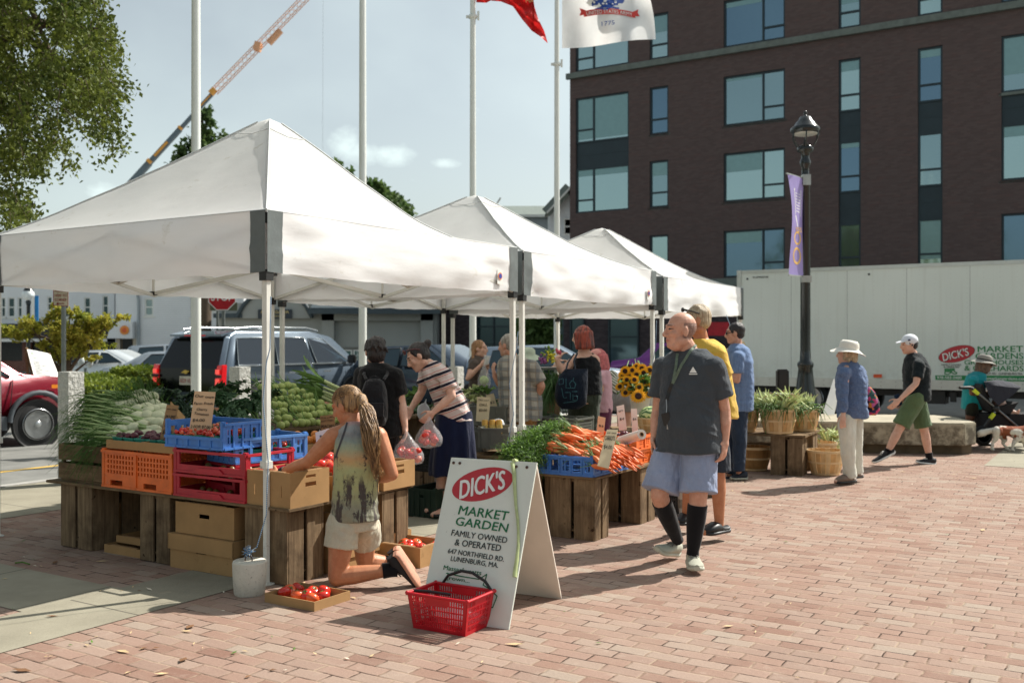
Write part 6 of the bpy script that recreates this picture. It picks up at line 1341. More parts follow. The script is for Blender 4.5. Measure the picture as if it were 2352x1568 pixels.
proto('pint',b_pint)
def scatter(key,label,cat,group,pts,rr,tilt=.6,sc=(.9,1.1)):
 for p in pts:put(key if isinstance(key,str) else rr.choice(key),label,cat,p,(rr.uniform(-tilt,tilt),rr.uniform(-tilt,tilt),rr.uniform(0,6.3)),rr.uniform(*sc),group)
def card(label,c4,lines,mt=None,group='hand written price cards',thick=.003,ink=None,jit=.0):
 """c4 corners in photo coordinates with depths: top left, top right, bottom right, bottom left; lines (text, u0, v0 baseline, u1, cap fraction)"""
 tl,tr,br,bl=[W(*q) for q in c4];t=thing('price_card',label,'price card',(bl+br)/2,group=group);ux=(br-bl).normalized();n=(br-bl).cross(tl-bl).normalized();m=MB()
 m.add([bl,br,tr,tl,bl-n*thick,br-n*thick,tr-n*thick,tl-n*thick],[(0,1,2,3),(7,6,5,4),(0,4,5,1),(1,5,6,2),(2,6,7,3),(3,7,4,0)]);mk('card',m,mt or M_CARD,t)
 m=MB();Hh=(tl-bl).length;Wd=(br-bl).length
 for i,(st,u0,v0,u1,cap) in enumerate(lines):
  B=lambda u,v:(bl*(1-u)+br*u)*(1-v)+(tl*(1-u)+tr*u)*v
  a,b=B(u0,v0),B(u1,v0);d=(b-a).normalized();m.text(st,a,d,n.cross(d),cap*Hh,(b-a).length,bold=.006,shear=.12 if i%2 else 0,lift=.004,jit=.002)
 mk('hand_writing',m,ink or mat('marker_ink',s(34,30,30),.7,var=0),t);return t
r1=random.Random(21)
# ================= front stall under the nearest tent
TZ=.48
board('table_board','weathered board table of the front stall on wooden crates',RQ(-7.08,4.58,TZ),2.56,1.3,n=4)
slatcrate('wooden_crate','weathered crate leg at the left end of the front stall',RQ(-6.95,4.62),.38,.5,TZ,group='wooden crates holding up the tables')
slatcrate('wooden_crate','weathered crate leg in the middle of the front stall',RQ(-6.02,4.62),.32,.45,TZ,group='wooden crates holding up the tables')
slatcrate('wooden_crate','weathered crate leg behind the concrete weight',RQ(-4.96,4.62),.38,.34,TZ,group='wooden crates holding up the tables')
slatcrate('wooden_crate','sunlit crate leg under the right hand cardboard box',RQ(-4.86,5.52),.32,.3,TZ,group='wooden crates holding up the tables')
cbox('cardboard box inside the left end crate leg',RQ(-6.88,4.72,.075),.26,.32,.24,hole=False)
cbox('flat cardboard tray on the ground between two crate legs',RQ(-6.48,4.66),.42,.3,.06,hole=False);cbox('second flat cardboard tray leaning behind the first',RQ(-6.45,4.74,.065),.4,.3,.05,hole=False)
cbox('lidded cardboard box at the bottom of the stack under the red crates',RQ(-5.67,4.60),.62,.46,.22,hole='x',lid=True);cbox('open cardboard box on top of the lidded one under the red crates',RQ(-5.64,4.62,.24),.58,.42,.215,hole='x')
cbox('lowest cardboard box of the pair behind the kneeling man',RQ(-4.92,5.02),.42,.4,.19,lid=True);cbox('upper cardboard box of the pair behind the kneeling man',RQ(-4.92,5.02,.205),.42,.4,.2)
cbox('small cardboard box on the ground left of the tomato carton',RQ(-4.75,5.45),.2,.42,.17,hole=False)
# things on the table, left to right
def oldcrate(label,o,a,b,h):
 f=Fr(o);t=thing('fennel_crate',label,'crate',f(a/2,b/2,0),group=None)
 for k in range(2):
  for(oo,dx,dy,L) in((f(0,0,0),f.x,f.y,a),(f(0,b-.014,0),f.x,f.y,a),(f(0,.016,0),f.y,f.x,b-.032),(f(a-.014,.016,0),f.y,f.x,b-.032)):
   m=MB();m.ob(oo+UP*(.02+k*h*.52),dx*L,dy*.014,UP*h*.44);mk('slat',m,M_WOODH,t,bevel=.002)
 m=MB();m.ob(f(.015,.015,.0),f.x*(a-.03),f.y*(b-.03),UP*.015);mk('base',m,M_WOODH,t)
 for q in((.016,.016),(a-.04,.016),(.016,b-.04),(a-.04,b-.04)):m=MB();m.ob(f(q[0],q[1],.016),f.x*.024,f.y*.024,UP*h);mk('corner_post',m,M_WOODV,t)
 return t
oldcrate('old wooden crate under the fennel at the left end of the table',RQ(-6.98,4.62,TZ+.02),.54,.5,.27)
pcrate('plastic_crate','orange plastic crate on the table below the plum trays',RQ(-6.42,4.60,TZ+.02),.77,.46,.27,M_ORA,style='mesh')
def tray(label,o,a,b,h,**k):return cbox(label,o,a,b,h,hole=False,flaps=False,group='cardboard trays',**k)
tray('cardboard tray of plum boxes nearest the fennel',RQ(-6.40,4.62,TZ+.30),.4,.34,.06);tray('cardboard tray of plum boxes nearest the blue crate',RQ(-5.98,4.60,TZ+.302),.36,.34,.065)
k=0
for i in range(6):
 for j in range(2):
  p=RQ(-6.335+i*.125,4.72+j*.125,TZ+.312);put('pint','teal pint box of dark plums in the cardboard tray','fruit box',p,(0,0,-.559),.98,'teal pint boxes of plums')
  for q in range(5):put('plum','dark red plum heaped in the teal boxes','plum',p+R*r1.uniform(-.032,.032)+Q*r1.uniform(-.035,.035)+UP*(.055+r1.uniform(0,.03)),(r1.uniform(-1,1),0,0),r1.uniform(.95,1.15),'plums')
for i,q in enumerate((0,.165)):pcrate('plastic_crate',('lower','upper')[i]+' red plastic crate of the stack on the front table',RQ(-5.62,4.59,TZ+.02+q),.7,.44,.155,M_REDP,style='stack',group='red plastic crates')
for i in range(10):put('cherry_b','tomato seen through the slots of the red crates','tomato',RQ(-5.5+i*.05,4.66+r1.uniform(0,.1),TZ+.05+(i%2)*.165),(0,0,0),1.6,'tomatoes in the red crates')
bc=pcrate('plastic_crate','mid blue plastic crate of cherry tomatoes with the tall price card',RQ(-5.72,4.60,TZ+.352),.575,.42,.18,M_BLUP,style='bread',group='blue plastic crates',low=.45)
for i in range(4):
 for j in range(3):put('pint','teal pint box of cherry tomatoes in the mid blue crate','fruit box',RQ(-5.64+i*.135,4.68+j*.122,TZ+.37),(0,0,-.559),1,'teal pint boxes of cherry tomatoes')
for i in range(170):
 a,b=r1.random(),r1.random();brn=b>.5 and r1.random()<.6
 put('cherry_b' if brn else r1.choice(('cherry','cherry','cherry_o')),'small cherry tomato in the mid blue crate','cherry tomato',RQ(-5.68+a*.5,4.635+b*.35,TZ+.43+r1.uniform(0,.032)+b*.03),(r1.uniform(-1,1),r1.uniform(-1,1),0),r1.uniform(.9,1.25),'cherry tomatoes')
card('tall cardboard price card reading Our own Farm Fresh Cherry Tomatoes',[(447,897,6.98),(495,899,6.98),(480,1022,6.93),(430,1018,6.93)],[('Our own',.06,.88,.97,.055),('Farm Fresh',.06,.75,.95,.05),('Cherry',.22,.635,.72,.05),('Tomatoes',.14,.555,.82,.05),('$4.00',.1,.43,.66,.055),('2 FOR $7.00',.04,.31,.96,.055)],mat('tan_card',s(220,184,146),.8,var=.05))  # card tone lifted to carry the sunlight falling on it
pd=(W(702,1042,7.15)-W(540,1063,6.75));pd.z=0;pe=pd.normalized();pn=V((-pe.y,pe.x,0));A0=V((W(540,1065,6.75).x,6.75,0))
pcrate('plastic_crate','red plastic crate beneath the light blue crate',A0+UP*(TZ+.02),.58,.40,.22,M_REDP,pe,pn,'stack','red plastic crates')
pcrate('plastic_crate','light blue plastic crate of small tomatoes turned towards the sun',A0+UP*(TZ+.245),.575,.38,.175,M_BLUE2,pe,pn,'bread','blue plastic crates')
for i in range(5):
 for j in range(2):put('pint','teal pint box of small tomatoes in the light blue crate','fruit box',A0+pe*(.075+i*.108)+pn*(.09+j*.13)+UP*(TZ+.265),(0,0,math.atan2(pe.y,pe.x)),1,'teal pint boxes of small tomatoes')
for i in range(42):put(r1.choice(('tom_m','tom_m','cherry_o')),'small tomato in the light blue crate','tomato',A0+pe*r1.uniform(.04,.53)+pn*r1.uniform(.05,.25)+UP*(TZ+.335+r1.uniform(0,.03)),(r1.uniform(-1,1),r1.uniform(-1,1),0),r1.uniform(.9,1.2),'small tomatoes in the light blue crate')
cbox('large cardboard box at the table corner that the kneeling man reaches into',RQ(-4.93,4.60,TZ+.02),.40,.36,.225)
cbox('cardboard box overflowing with big tomatoes beside the kneeling man',RQ(-5.02,5.0,TZ+.02),.5,.46,.16)
cbox('sunlit cardboard box on the right end of the table',RQ(-4.96,5.50,TZ+.02),.45,.36,.19)
for i in range(24):
 a,b=r1.random(),r1.random();hh=.05*(1-abs(2*a-1))+.05*(1-abs(2*b-1));put('tomato_o' if r1.random()<.25 else 'tomato','big red tomato heaped in the box beside the kneeling man','tomato',RQ(-4.96+a*.38,5.06+b*.34,TZ+.165+hh+r1.uniform(0,.02)),(r1.uniform(-.9,.9),r1.uniform(-.9,.9),r1.uniform(0,6)),r1.uniform(1.05,1.3),'big tomatoes in the box')
 # apricots behind the light blue crate
tray('wooden coloured tray of apricots behind the light blue crate',RQ(-5.95,5.62,TZ+.2),.34,.9,.05)
for i in range(26):put('apricot','orange apricot piled behind the light blue crate','apricot',RQ(-5.9+r1.random()*.24,5.66+r1.random()*.8,TZ+.26+r1.uniform(0,.05)),(r1.uniform(-1,1),r1.uniform(-1,1),0),r1.uniform(.95,1.15),'apricots')
# ================= long back table
BZ=.76
board('table_board','long board table behind, carrying kale, kohlrabi and leeks',RQ(-7.25,5.15,BZ),.94,6.2,.03,n=4)
for i,q in enumerate((5.25,6.8,8.4,10.2)):slatcrate('wooden_crate',('first','second','third','fourth')[i]+' crate leg from the left under the long back table',RQ(-6.9,q),.4,.4,BZ,group='crate legs of the back table')
# fennel pile, stalks pointing left
def aim(d):return V(d).normalized().to_track_quat('Z','Y').to_euler()
spots=[(300,1000),(332,998),(352,985),(275,985),(300,982),(322,975),(345,968),(360,955),(285,968),(308,958),(330,955),(352,940),(310,940),(332,935),(350,925),(290,945),(268,965),(322,920),(300,925),(342,912),(318,905),(358,970),(262,998),(290,1012),(318,1012),(338,1012),(365,938),(372,950),(305,915),(282,930),(336,945),(355,1000)]
fr_pts=[]
for i,(x,y) in enumerate(spots):
 d=7.45+(1012-y)*.0075;p=W(x,y,d);st=V((-.93,.1+r1.uniform(-.2,.2),r1.uniform(-.28,.18)));put('fennel','pale green fennel bulb in the big pile at the left end','fennel',p,aim(st),r1.uniform(.9,1.12),'fennel bulbs');fr_pts.append(p+st.normalized()*.3)
mn_=MB()
def fronds(name,label,cat,starts,dirv,L,n,m,curl=.5,w=.0016,fine_=5,seed=1):
 rr=random.Random(seed);mb=MB()
 for _ in range(n):
  p=V(rr.choice(starts))+V((rr.gauss(0,.05),rr.gauss(0,.05),rr.gauss(0,.025)));d=(V(dirv)+V((rr.gauss(0,.35),rr.gauss(0,.35),rr.gauss(0,.3)))).normalized();l=L*rr.uniform(.5,1.1);a=p;q=p+d*l*.5;e=p+d*l+V((0,0,-curl*l*.4));mb.tube([a,q,e],[w*1.3,w,w*.4],3,cap=False)
  for k in range(fine_):
   t_=rr.uniform(.2,1);b=a.lerp(q,t_*2) if t_<.5 else q.lerp(e,t_*2-1);v_=(d+V((rr.gauss(0,.6),rr.gauss(0,.6),rr.gauss(0,.6)))).normalized()*l*.22;x=v_.cross(UP).normalized()*w*.9;mb.add([b-x,b+x,b+v_],[(0,1,2)])
 return tago(mk(name,mb,m,None,loc=starts[0]),label,cat)
fo=fronds('fennel_fronds','feathery green fennel fronds spilling over the left end of the table','fronds',[tuple(p) for p in fr_pts],(-.55,-.35,-.45),.22,1100,M_FROND,.6,seed=2);fo['kind']='stuff'
fo=fronds('fennel_fronds','thin fennel fronds sticking up behind the pile','fronds',[tuple(W(330,915,8.2)),tuple(W(360,935,8.1)),tuple(W(300,925,8.1))],(-.5,.1,.8),.22,160,M_FROND,0,seed=5);fo['kind']='stuff'
# leafy bunches: ruffled kale leaves
def kale(label,base,dirs,L,m,n=9,seed=0,wd=.09,name='kale_bunch',cat='kale',group='bunches of leafy greens',ruf=.018,stems=True):
 rr=random.Random(seed);t=thing(name,label,cat,base,group=group);base=V(base);lm=MB();sm_=MB()
 for k in range(n):
  d=(V(dirs)+V((rr.gauss(0,.38),rr.gauss(0,.38),rr.gauss(0,.25)))).normalized();l=L*rr.uniform(.75,1.15);x=d.cross(V((rr.gauss(0,.4),rr.gauss(0,.4),1))).normalized();nz=x.cross(d).normalized();o=base+V((rr.gauss(0,.03),rr.gauss(0,.03),rr.gauss(0,.02)));ph=rr.uniform(0,9)
  N1,N2=14,8;vs=[]
  for i in range(N1+1):
   a=i/N1;w_=wd*math.sin(math.pi*min(1,(a*.92+.06)))**.6*(.55+.6*a);c_=o+d*l*(.3+.7*a)-UP*l*.38*a*a
   for j in range(N2+1):
    b=(j/N2)*2-1;vs.append(c_+x*w_*b+nz*(abs(b)*.25*w_+ruf*abs(b)**1.5*math.sin(a*26+ph+b*3)+ruf*.5*math.sin(a*55+b*9+ph))+d*ruf*.6*math.sin(a*31+j)*abs(b))
  lm.add(vs,[(i*(N2+1)+j,i*(N2+1)+j+1,(i+1)*(N2+1)+j+1,(i+1)*(N2+1)+j) for i in range(N1) for j in range(N2)],0,True)
  sm_.tube([o,o+d*l*.3,o+d*l*.7-UP*l*.16],[.006,.005,.002],5)
 mk('leaves',lm,m,t)
 if stems:mk('stems',sm_,M_STEM,t)
 return t
M_KALE=mat('kale_leaf',s(76,110,74),.55,var=.3,vsc=22,bump=.8,bsc=45,bd=.01,transl=.2);M_KALE2=mat('kale_dark',s(58,82,62),.6,var=.3,vsc=22,bump=.8,bsc=45,bd=.01,transl=.15)
KL=[(590,965,8.35,(-.45,0,.75),.30,'large curly kale bunch right of the tall price card'),(560,960,8.45,(-.5,.1,.7),.32,'curly kale bunch directly behind the tall price card'),(535,975,8.2,(-.7,-.1,.5),.28,'kale bunch lying low behind the blue crate'),(505,985,8.1,(-.3,-.5,.35),.24,'kale bunch just above the mid blue crate rim'),(580,995,8.1,(-.3,-.5,.2),.22,'kale bunch drooping beside the tent pole'),(545,1000,8.0,(-.1,-.6,.2),.2,'front kale bunch touching the blue crate'),(600,935,8.6,(.1,.2,.8),.26,'tallest kale bunch in front of the granite post'),(520,940,8.6,(-.3,.2,.7),.26,'far kale bunch behind the grey SUV bumper line')]
for i,(x,y,d,dr,L,lab) in enumerate(KL):kale(lab,W(x,y,d),dr,L,M_KALE,10,seed=i+3)
for i,(x,y,d,lab) in enumerate(((395,960,8.4,'dark kale bunch behind the plum price card'),(420,930,8.6,'dark kale bunch left of the tall price card'),(375,1000,8.0,'low dark kale bunch right of the fennel'),(385,925,8.6,'dark kale leaf standing above the fennel'),(440,985,8.3,'dark kale bunch hidden behind the small card'))):kale(lab,W(x,y,d),(-.1,-.1,.6),.2,M_KALE2,8,seed=i+40)
# kohlrabi pyramid
kp=[]
for row in range(7):
 for i in range(12-row):
  q=6.35+i*.078+row*.035+r1.uniform(-.02,.02);kp.append(RQ(-6.36-row*.075+r1.uniform(-.025,.025),q,BZ+.065+row*.052+r1.uniform(-.012,.012)))
for p in kp:put('kohl','round pale green kohlrabi in the pyramid on the back table','kohlrabi',p,aim((-.75+r1.uniform(-.3,.3),.3+r1.uniform(-.3,.3),.45+r1.uniform(-.3,.3))),r1.uniform(.88,1.12),'kohlrabi pyramid')
kale('loose kohlrabi tops behind the kohlrabi pyramid',RQ(-6.95,6.35,BZ+.3),(-.3,.1,.5),.25,M_LEAF,12,seed=77)
# leeks
def b_leek():
 m=MB();m.tube([(0,0,0),(0,0,.16),(0,0,.30)],[.017,.016,.017],8);o=mk('leek',m,mat('leek_shaft',s(196,208,150),.4,var=.15),None,world=False);m=MB();rr=random.Random(9)
 for k in range(5):a=k*1.3;d=V((math.cos(a),math.sin(a),0));e=V((-d.y,d.x,0));P_=[UP*.28,UP*.42+d*.03,UP*.55+d*.09,UP*.62+d*.17];w=[.014,.017,.014,.003];vs=[p+e*ww*sg for p,ww in zip(P_,w) for sg in(-1,1)];m.add(vs,[(2*i,2*i+1,2*i+3,2*i+2) for i in range(3)],0,True)
 q=mk('leek_leaves',m,M_STEM,None,world=False);q.parent=o;return o
proto('leek',b_leek)
for i in range(16):y_=962-(i%8)*9;put('leek','leek lying with its green leaves pointing left on the back table','leek',W(795+r1.uniform(-8,8),y_,9.5+(i//8)*.15),aim((-.9,.35+r1.uniform(-.1,.2),.16+r1.uniform(-.1,.15)+(962-y_)*.002)),r1.uniform(.8,1.0),'leeks')
for i,(x,y,d,m_,lab) in enumerate(((812,920,9.9,M_LEAF2,'bright green leaves behind the spiky haired woman'),(950,935,10.3,M_LEAF,'parsley bunch under the striped woman arms'),(975,950,10.2,M_LEAF,'dark parsley bunch beside the striped woman'),(935,910,10.6,M_LEAF2,'light green bunch left of the striped woman arms'),(1050,905,12.0,M_LEAF2,'pale lettuce heap in front of the braided girl'),(1080,910,11.9,M_CORN,'pale fennel tops in front of the braided girl'),(1110,905,11.9,M_LEAF2,'green tops right of the braided girl'),(1135,935,11.4,M_LEAF,'dark greens left of the plaid man'),(1250,960,11.3,M_LEAF,'bunch of greens in the grey crate right of the plaid man'),(1100,930,11.7,M_CORN,'pale bulbs behind the tall cream card'))):
 kale(lab,W(x,y,d),(0,-.2,.6),.17,m_,12,seed=i+90,wd=.05,name='greens_bunch',cat='greens',ruf=.012)
fr2=fronds('spring_onions','long spring onion leaves hanging down right of the plaid man','spring onions',[tuple(W(x,862,11.0)) for x in(1246,1256,1266,1274)],(-.08,0,-1),.45,170,mat('onion_leaf',s(70,108,52),.5,var=.3),.1,w=.005,fine_=0,seed=12);fr2['kind']='stuff'
# grey crates, cans, radishes, scale
pcrate('plastic_crate','grey plastic crate in front of the plaid man, under the cans',W(1098,1028,9.3),.55,.4,.19,M_GRYP,V((.97,-.22,0)),V((.22,.97,0)),'solid','grey plastic crates');pcrate('plastic_crate','grey plastic crate left of the crate with cans',W(1062,1036,9.6),.2,.42,.2,M_GRYP,V((.97,-.22,0)),V((.22,.97,0)),'solid','grey plastic crates')
pcrate('plastic_crate','long grey plastic crate behind the striped woman skirt',W(1062,975,10.3),.45,.4,.2,M_GRYP,V((.97,-.22,0)),V((.22,.97,0)),'solid','grey plastic crates');pcrate('plastic_crate','grey plastic crate of greens between the plaid man and the red haired woman',W(1228,1000,10.6),.5,.4,.2,M_GRYP,style='grid',group='grey plastic crates');pcrate('plastic_crate','dark green crate on the ground behind the sunlit box',W(938,1190,8.9),.3,.45,.28,M_DGRN,R,Q,'solid','grey plastic crates')
pcrate('plastic_crate','black crate behind the tomato bag',W(930,1078,9.1),.5,.4,.22,M_BLK,style='grid',group='grey plastic crates')
for x,lab in((1114,'leftmost'),(1131,'middle'),(1146,'rightmost')):m=MB();o=W(x,995,9.55);m.lathe(o,[(.028,0),(.032,.008),(.032,.12),(.027,.13),(.027,.135)],14,0);m.lathe(o,[(.0325,.03),(.0325,.09)],14,1,cap=False);t_=tago(mk('drink_can',m,[mat('gold_can',s(206,160,80),.35,.5),mat('can_label',s(206,172,96),.5,var=.4,vsc=60)],None,loc=o),lab+' gold drink can of the three on the grey crate','can','gold drink cans')
rk=board('table_board','dark board table carrying the grey crates in the middle',W(1050,1050,9.35),1.3,.9,.03,V((.97,-.22,0)),V((.22,.97,0)))
for i,px_ in enumerate((1062,1120,1165)):slatcrate('wooden_crate',('left','centre','right')[i]+' dark crate leg under the grey crates',G(px_,1160+i*0) if 0 else V(((px_-CX)*9.6/F,9.6,0)),.3,.35,.46,V((.97,-.22,0)),V((.22,.97,0)),group='crate legs under the grey crates')
for i in range(30):put('cherry','red radish in the bunch behind the brown price card','radish',W(1034+r1.random()*20,925+r1.random()*30,11.2+r1.uniform(-.1,.1)),(0,0,0),1.5,'radishes')
M_CREAM=mat('cream_card',s(222,204,168),.8,var=.05)
card('brown price card beside the radishes',[(1034,909,11.0),(1051,910,11.0),(1047,945,11.0),(1031,943,11.0)],[('$3',.2,.5,.8,.12)],M_CARDD);card('tall cream price card behind the gold cans',[(1096,910,10.0),(1127,911,10.0),(1122,968,10.0),(1093,966,10.0)],[('Our own',.1,.85,.9,.06),('DILL',.2,.65,.8,.1),('$3.00',.2,.42,.8,.1)],M_CREAM);card('leaning tan card left of the plaid man elbow',[(1116,906,10.6),(1134,902,10.6),(1146,945,10.6),(1128,948,10.6)],[('$2',.2,.5,.8,.12)],M_CREAM)
card('brown card reading PLUMS behind the plum boxes',[(383,928,7.3),(410,930,7.3),(395,1014,7.2),(366,1012,7.2)],[('our own',.1,.86,.9,.05),('PLUMS',.1,.62,.92,.1),('$5.00',.15,.42,.85,.1),('$7/qt',.1,.22,.85,.1)],M_CARDD)
card('plain cardboard flap standing behind the plum card',[(392,920,7.6),(425,955,7.6),(422,985,7.5),(385,975,7.5)],[],M_CARD);card('small tan card reading BEETS between the kale and the tall card',[(420,963,7.5),(442,962,7.5),(440,988,7.4),(418,989,7.4)],[('our own',.1,.7,.9,.1),('BEETS',.1,.3,.9,.25)],M_CREAM);card('brown price card half hidden by the near tent pole',[(590,963,7.6),(612,960,7.6),(609,1006,7.5),(588,1008,7.5)],[('OUR OWN',.1,.8,.9,.07),('NECTAR',.1,.5,.9,.1),('$3.00',.1,.25,.9,.12)],M_CARDD)
card('brown card reading PEACHES behind the kneeling man face',[(735,954,7.9),(770,950,7.9),(768,985,7.9),(737,988,7.9)],[('OUR OWN',.05,.8,.9,.08),('FARM FRESH',.05,.6,.9,.08),('PEACHES',.05,.15,1.0,.22)],M_CARDD);card('white tilted card by the kneeling man shoulder',[(724,992,7.4),(756,982,7.4),(756,1010,7.4),(726,1014,7.4)],[('$3',.3,.4,.7,.2)],M_WHT)
# ================= carrot table
board('table_board','board table under the carrots',RQ(-4.42,6.90,TZ),.87,1.22,n=3)
slatcrate('wooden_crate','weathered crate leg right of the folding sign',RQ(-3.97,6.93),.4,.24,TZ,group='wooden crates holding up the tables');slatcrate('wooden_crate','weathered crate leg at the far end of the carrot table',RQ(-3.97,7.78),.4,.3,TZ,group='wooden crates holding up the tables')
slatcrate('wooden_crate','shaded crate leg behind the folding sign',RQ(-4.4,7.3),.3,.35,TZ,group='wooden crates holding up the tables')
pcrate('plastic_crate','blue plastic crate overflowing with carrots',RQ(-4.08,6.92,TZ+.02),.50,.72,.155,M_BLUP,style='bread',group='blue plastic crates')
pcrate('plastic_crate','upper orange plastic crate behind the carrots',RQ(-4.12,7.80,TZ+.14),.50,.34,.12,M_ORA,style='mesh',group='orange plastic crates');pcrate('plastic_crate','lower orange plastic crate behind the carrots',RQ(-4.10,7.81,TZ+.02),.47,.32,.115,M_ORA,style='mesh',group='orange plastic crates');pcrate('plastic_crate','grey plastic crate at the far end of the carrot table',RQ(-3.95,8.15,TZ-.06),.4,.3,.2,M_GRYP,style='grid',group='grey plastic crates')
for i in range(170):
 a,b=r1.random(),r1.random();hh=.25*(1-abs(2*a-.75)**1.6*.6)*(1-(abs(2*b-1))**3*.5)
 d=V((.9+r1.uniform(-.35,.2),-.35+r1.uniform(-.5,.5),-.12+r1.uniform(-.3,.2)));put(r1.choice(('carrot','carrot2')),'orange carrot heaped in the blue crate','carrot',RQ(-4.12+a*.5,6.98+b*.64,TZ+.10+hh*r1.uniform(.55,1.0)),aim(-d),r1.uniform(.85,1.15),'carrots')
for i,(x,y) in enumerate(((1192,1042),(1208,1028),(1228,1012),(1200,1056),(1218,1044),(1238,1026),(1256,1002),(1280,988),(1240,1010),(1212,1054),(1226,1052))):
 fo=fronds('carrot_greens',('feathery carrot tops %s'%('nearest the folding sign','behind the tent pole foot','in the middle of the heap','hanging over the table edge','in front of the heap','beside the carrots','highest on the heap','at the far right of the heap','above the carrot crowns','low on the left','tucked under the carrots')[i]),'carrot greens',[tuple(W(x+dx,y+dy,8.0+.25*(1058-y)/60)) for dx,dy in((0,0),(14,-4),(-12,4),(6,8))],(-.35,-.3,.25),.13,230,M_LEAF2 if i%3 else mat('carrot_top_green',s(70,104,44),.6,var=.4,vsc=20,transl=.2),.8,w=.0022,fine_=6,seed=60+i);fo['group']='carrot greens';q_=np.random.RandomState(i);c0_=np.array(W(x,y,8.0+.25*(1058-y)/60));np_mesh('leaflets',leaves(c0_+q_.normal(size=(560,3))*np.array([.055,.06,.032])+np.array([-.04,-.02,.015]),.013,stretch=1.8),4,M_CARL,fo).location=(0,0,0)
for i in range(60):
 x,y=r1.uniform(1375,1468),r1.uniform(1030,1072);d=V((.75+r1.uniform(-.3,.2),-.6+r1.uniform(-.3,.3),-.3+r1.uniform(-.3,.2)));put(r1.choice(('carrot','carrot2')),'orange carrot spilling over the right side of the blue crate','carrot',W(x,y,7.62+(x-1375)*.006+(1072-y)*.004),aim(-d),r1.uniform(.8,1.1),'carrots at the right of the heap')
card('slanting cream card reading CARROTS',[(1394,985,7.65),(1420,985,7.65),(1398,1075,7.5),(1372,1068,7.5)],[('our own',.1,.88,.9,.05),('CARROTS',.05,.7,.95,.12),('$4.00',.15,.48,.85,.1)],M_CREAM)
card('white card leftmost behind the carrots',[(1374,954,8.9),(1391,958,8.9),(1386,1003,8.9),(1369,1002,8.9)],[('$3',.2,.5,.8,.1)],M_CREAM);card('tall white card in the middle behind the carrots',[(1416,932,8.9),(1433,928,8.9),(1440,985,8.9),(1422,988,8.9)],[('BEETS',.2,.75,.8,.06),('$4',.2,.4,.8,.1)],M_WHT);card('white card rightmost behind the carrots',[(1449,938,8.9),(1463,937,8.9),(1466,990,8.9),(1452,991,8.9)],[('$4',.2,.5,.8,.1)],M_WHT)
a_,b_=W(1425,1012,8.55),W(1474,996,8.2);m=MB();m.tube([a_,b_],.042,20,0,cap=False);d=(b_-a_).normalized();m.lathe(b_,[(.042,0),(.018,.0)],20,0,d,cap=False);m.lathe(b_-d*.004,[(.02,-.01),(.02,.006),(.015,.006),(.015,-.01)],16,1,d,cap=False);solo('bag_roll',m,[mat('clear_film_roll',s(226,222,214),.25,var=.04),M_CARDD],'roll of clear plastic bags lying on the orange crate','roll',loc=a_)
for i in range(9):put('plum','small dark beet beside the roll of bags','beet',W(1400+i*5+r1.uniform(-2,2),1000+r1.uniform(-5,3),8.75),(0,0,0),1.2,'beets')
# ================= sunflowers and melons
FZ=.62
board('table_board','table with sunflowers and watermelons',V((1.05,9.9,FZ)),1.1,.8,.03,X1,Y1);
pcrate('plastic_crate','large dark grid crate under the watermelon basket',V((1.22,9.72,.22)),.5,.4,.38,M_GRYP,X1,Y1,'grid','grey plastic crates')
slatcrate('wooden_crate','crate leg under the sunflower table',V((1.75,9.95,0)),.3,.35,FZ,X1,Y1,group='crate legs of the flower table')
def b_sun():
 m=MB();
 for ringi,(n,r0,r1_,z) in enumerate(((20,.03,.082,.004),(18,.03,.072,.010))):
  for k in range(n):
   a=2*math.pi*(k+.5*ringi)/n;d=V((math.cos(a),math.sin(a),0));e=V((-d.y,d.x,0));l=r1_*(1+.1*math.sin(k*7));m.add([d*r0-e*.005+UP*z,d*r0+e*.005+UP*z,d*l*.7+e*.011+UP*(z+.008),d*l+UP*(z-.004),d*l*.7-e*.011+UP*(z+.008)],[(0,1,2,3,4)])
 o=mk('sunflower',m,mat('sunflower_petal',s(244,184,40),.6,var=.12,vsc=30,transl=.2),None,world=False)
 m=MB();m.lathe((0,0,0),[(.036,.004),(.036,.014),(.026,.02),(.014,.017),(.002,.016)],16);q=mk('flower_centre',m,mat('sunflower_centre',s(58,34,24),.9,var=.4,vsc=90,bump=1,bsc=180,bd=.004),None,world=False);q.parent=o
 m=MB();m.tube([(0,0,0),(0,.02,-.08),(0,.10,-.26),(0,.16,-.42)],[.008,.007,.006,.006],6);q=mk('stem',m,M_STEM,None,world=False);q.parent=o;return o
proto('sunf',b_sun)
SF=[(1466,906,-.2),(1457,868,-.1),(1480,873,0),(1468,885,-.12),(1500,884,0),(1496,866,.1),(1440,868,0),(1452,846,.1),(1436,848,.15),(1478,852,.15),(1512,895,.1),(1520,880,.15),(1448,888,.0),(1508,856,.2),(1430,870,.1),(1462,838,.25),(1524,862,.25),(1424,884,.05),(1437,898,.0),(1444,858,.15),(1462,856,.1),(1490,902,-.05),(1431,856,.2),(1474,842,.2),(1450,876,-.02),(1488,866,.05),(1492,846,.2)]
for i,(x,y,dd) in enumerate(SF):p=W(x,y+3,10.2+dd);fcd=V((-(x-1470)*-.012*.6,-1,.18+r1.uniform(-.25,.35)));put('sunf','yellow sunflower with dark centre in the big bouquet','sunflower',p,aim(fcd),r1.uniform(.58,.76) if i else 1.0,'sunflowers in the bouquet')
kale('broad sunflower leaves around the flower heads',W(1470,912,10.28),(0,.0,1),.34,M_LEAF2,46,seed=5,wd=.045,name='sunflower_foliage',cat='foliage')
kale('sunflower leaves on the right of the bouquet',W(1505,905,10.4),(.1,.0,1),.34,M_LEAF,30,seed=6,wd=.045,name='sunflower_foliage',cat='foliage')
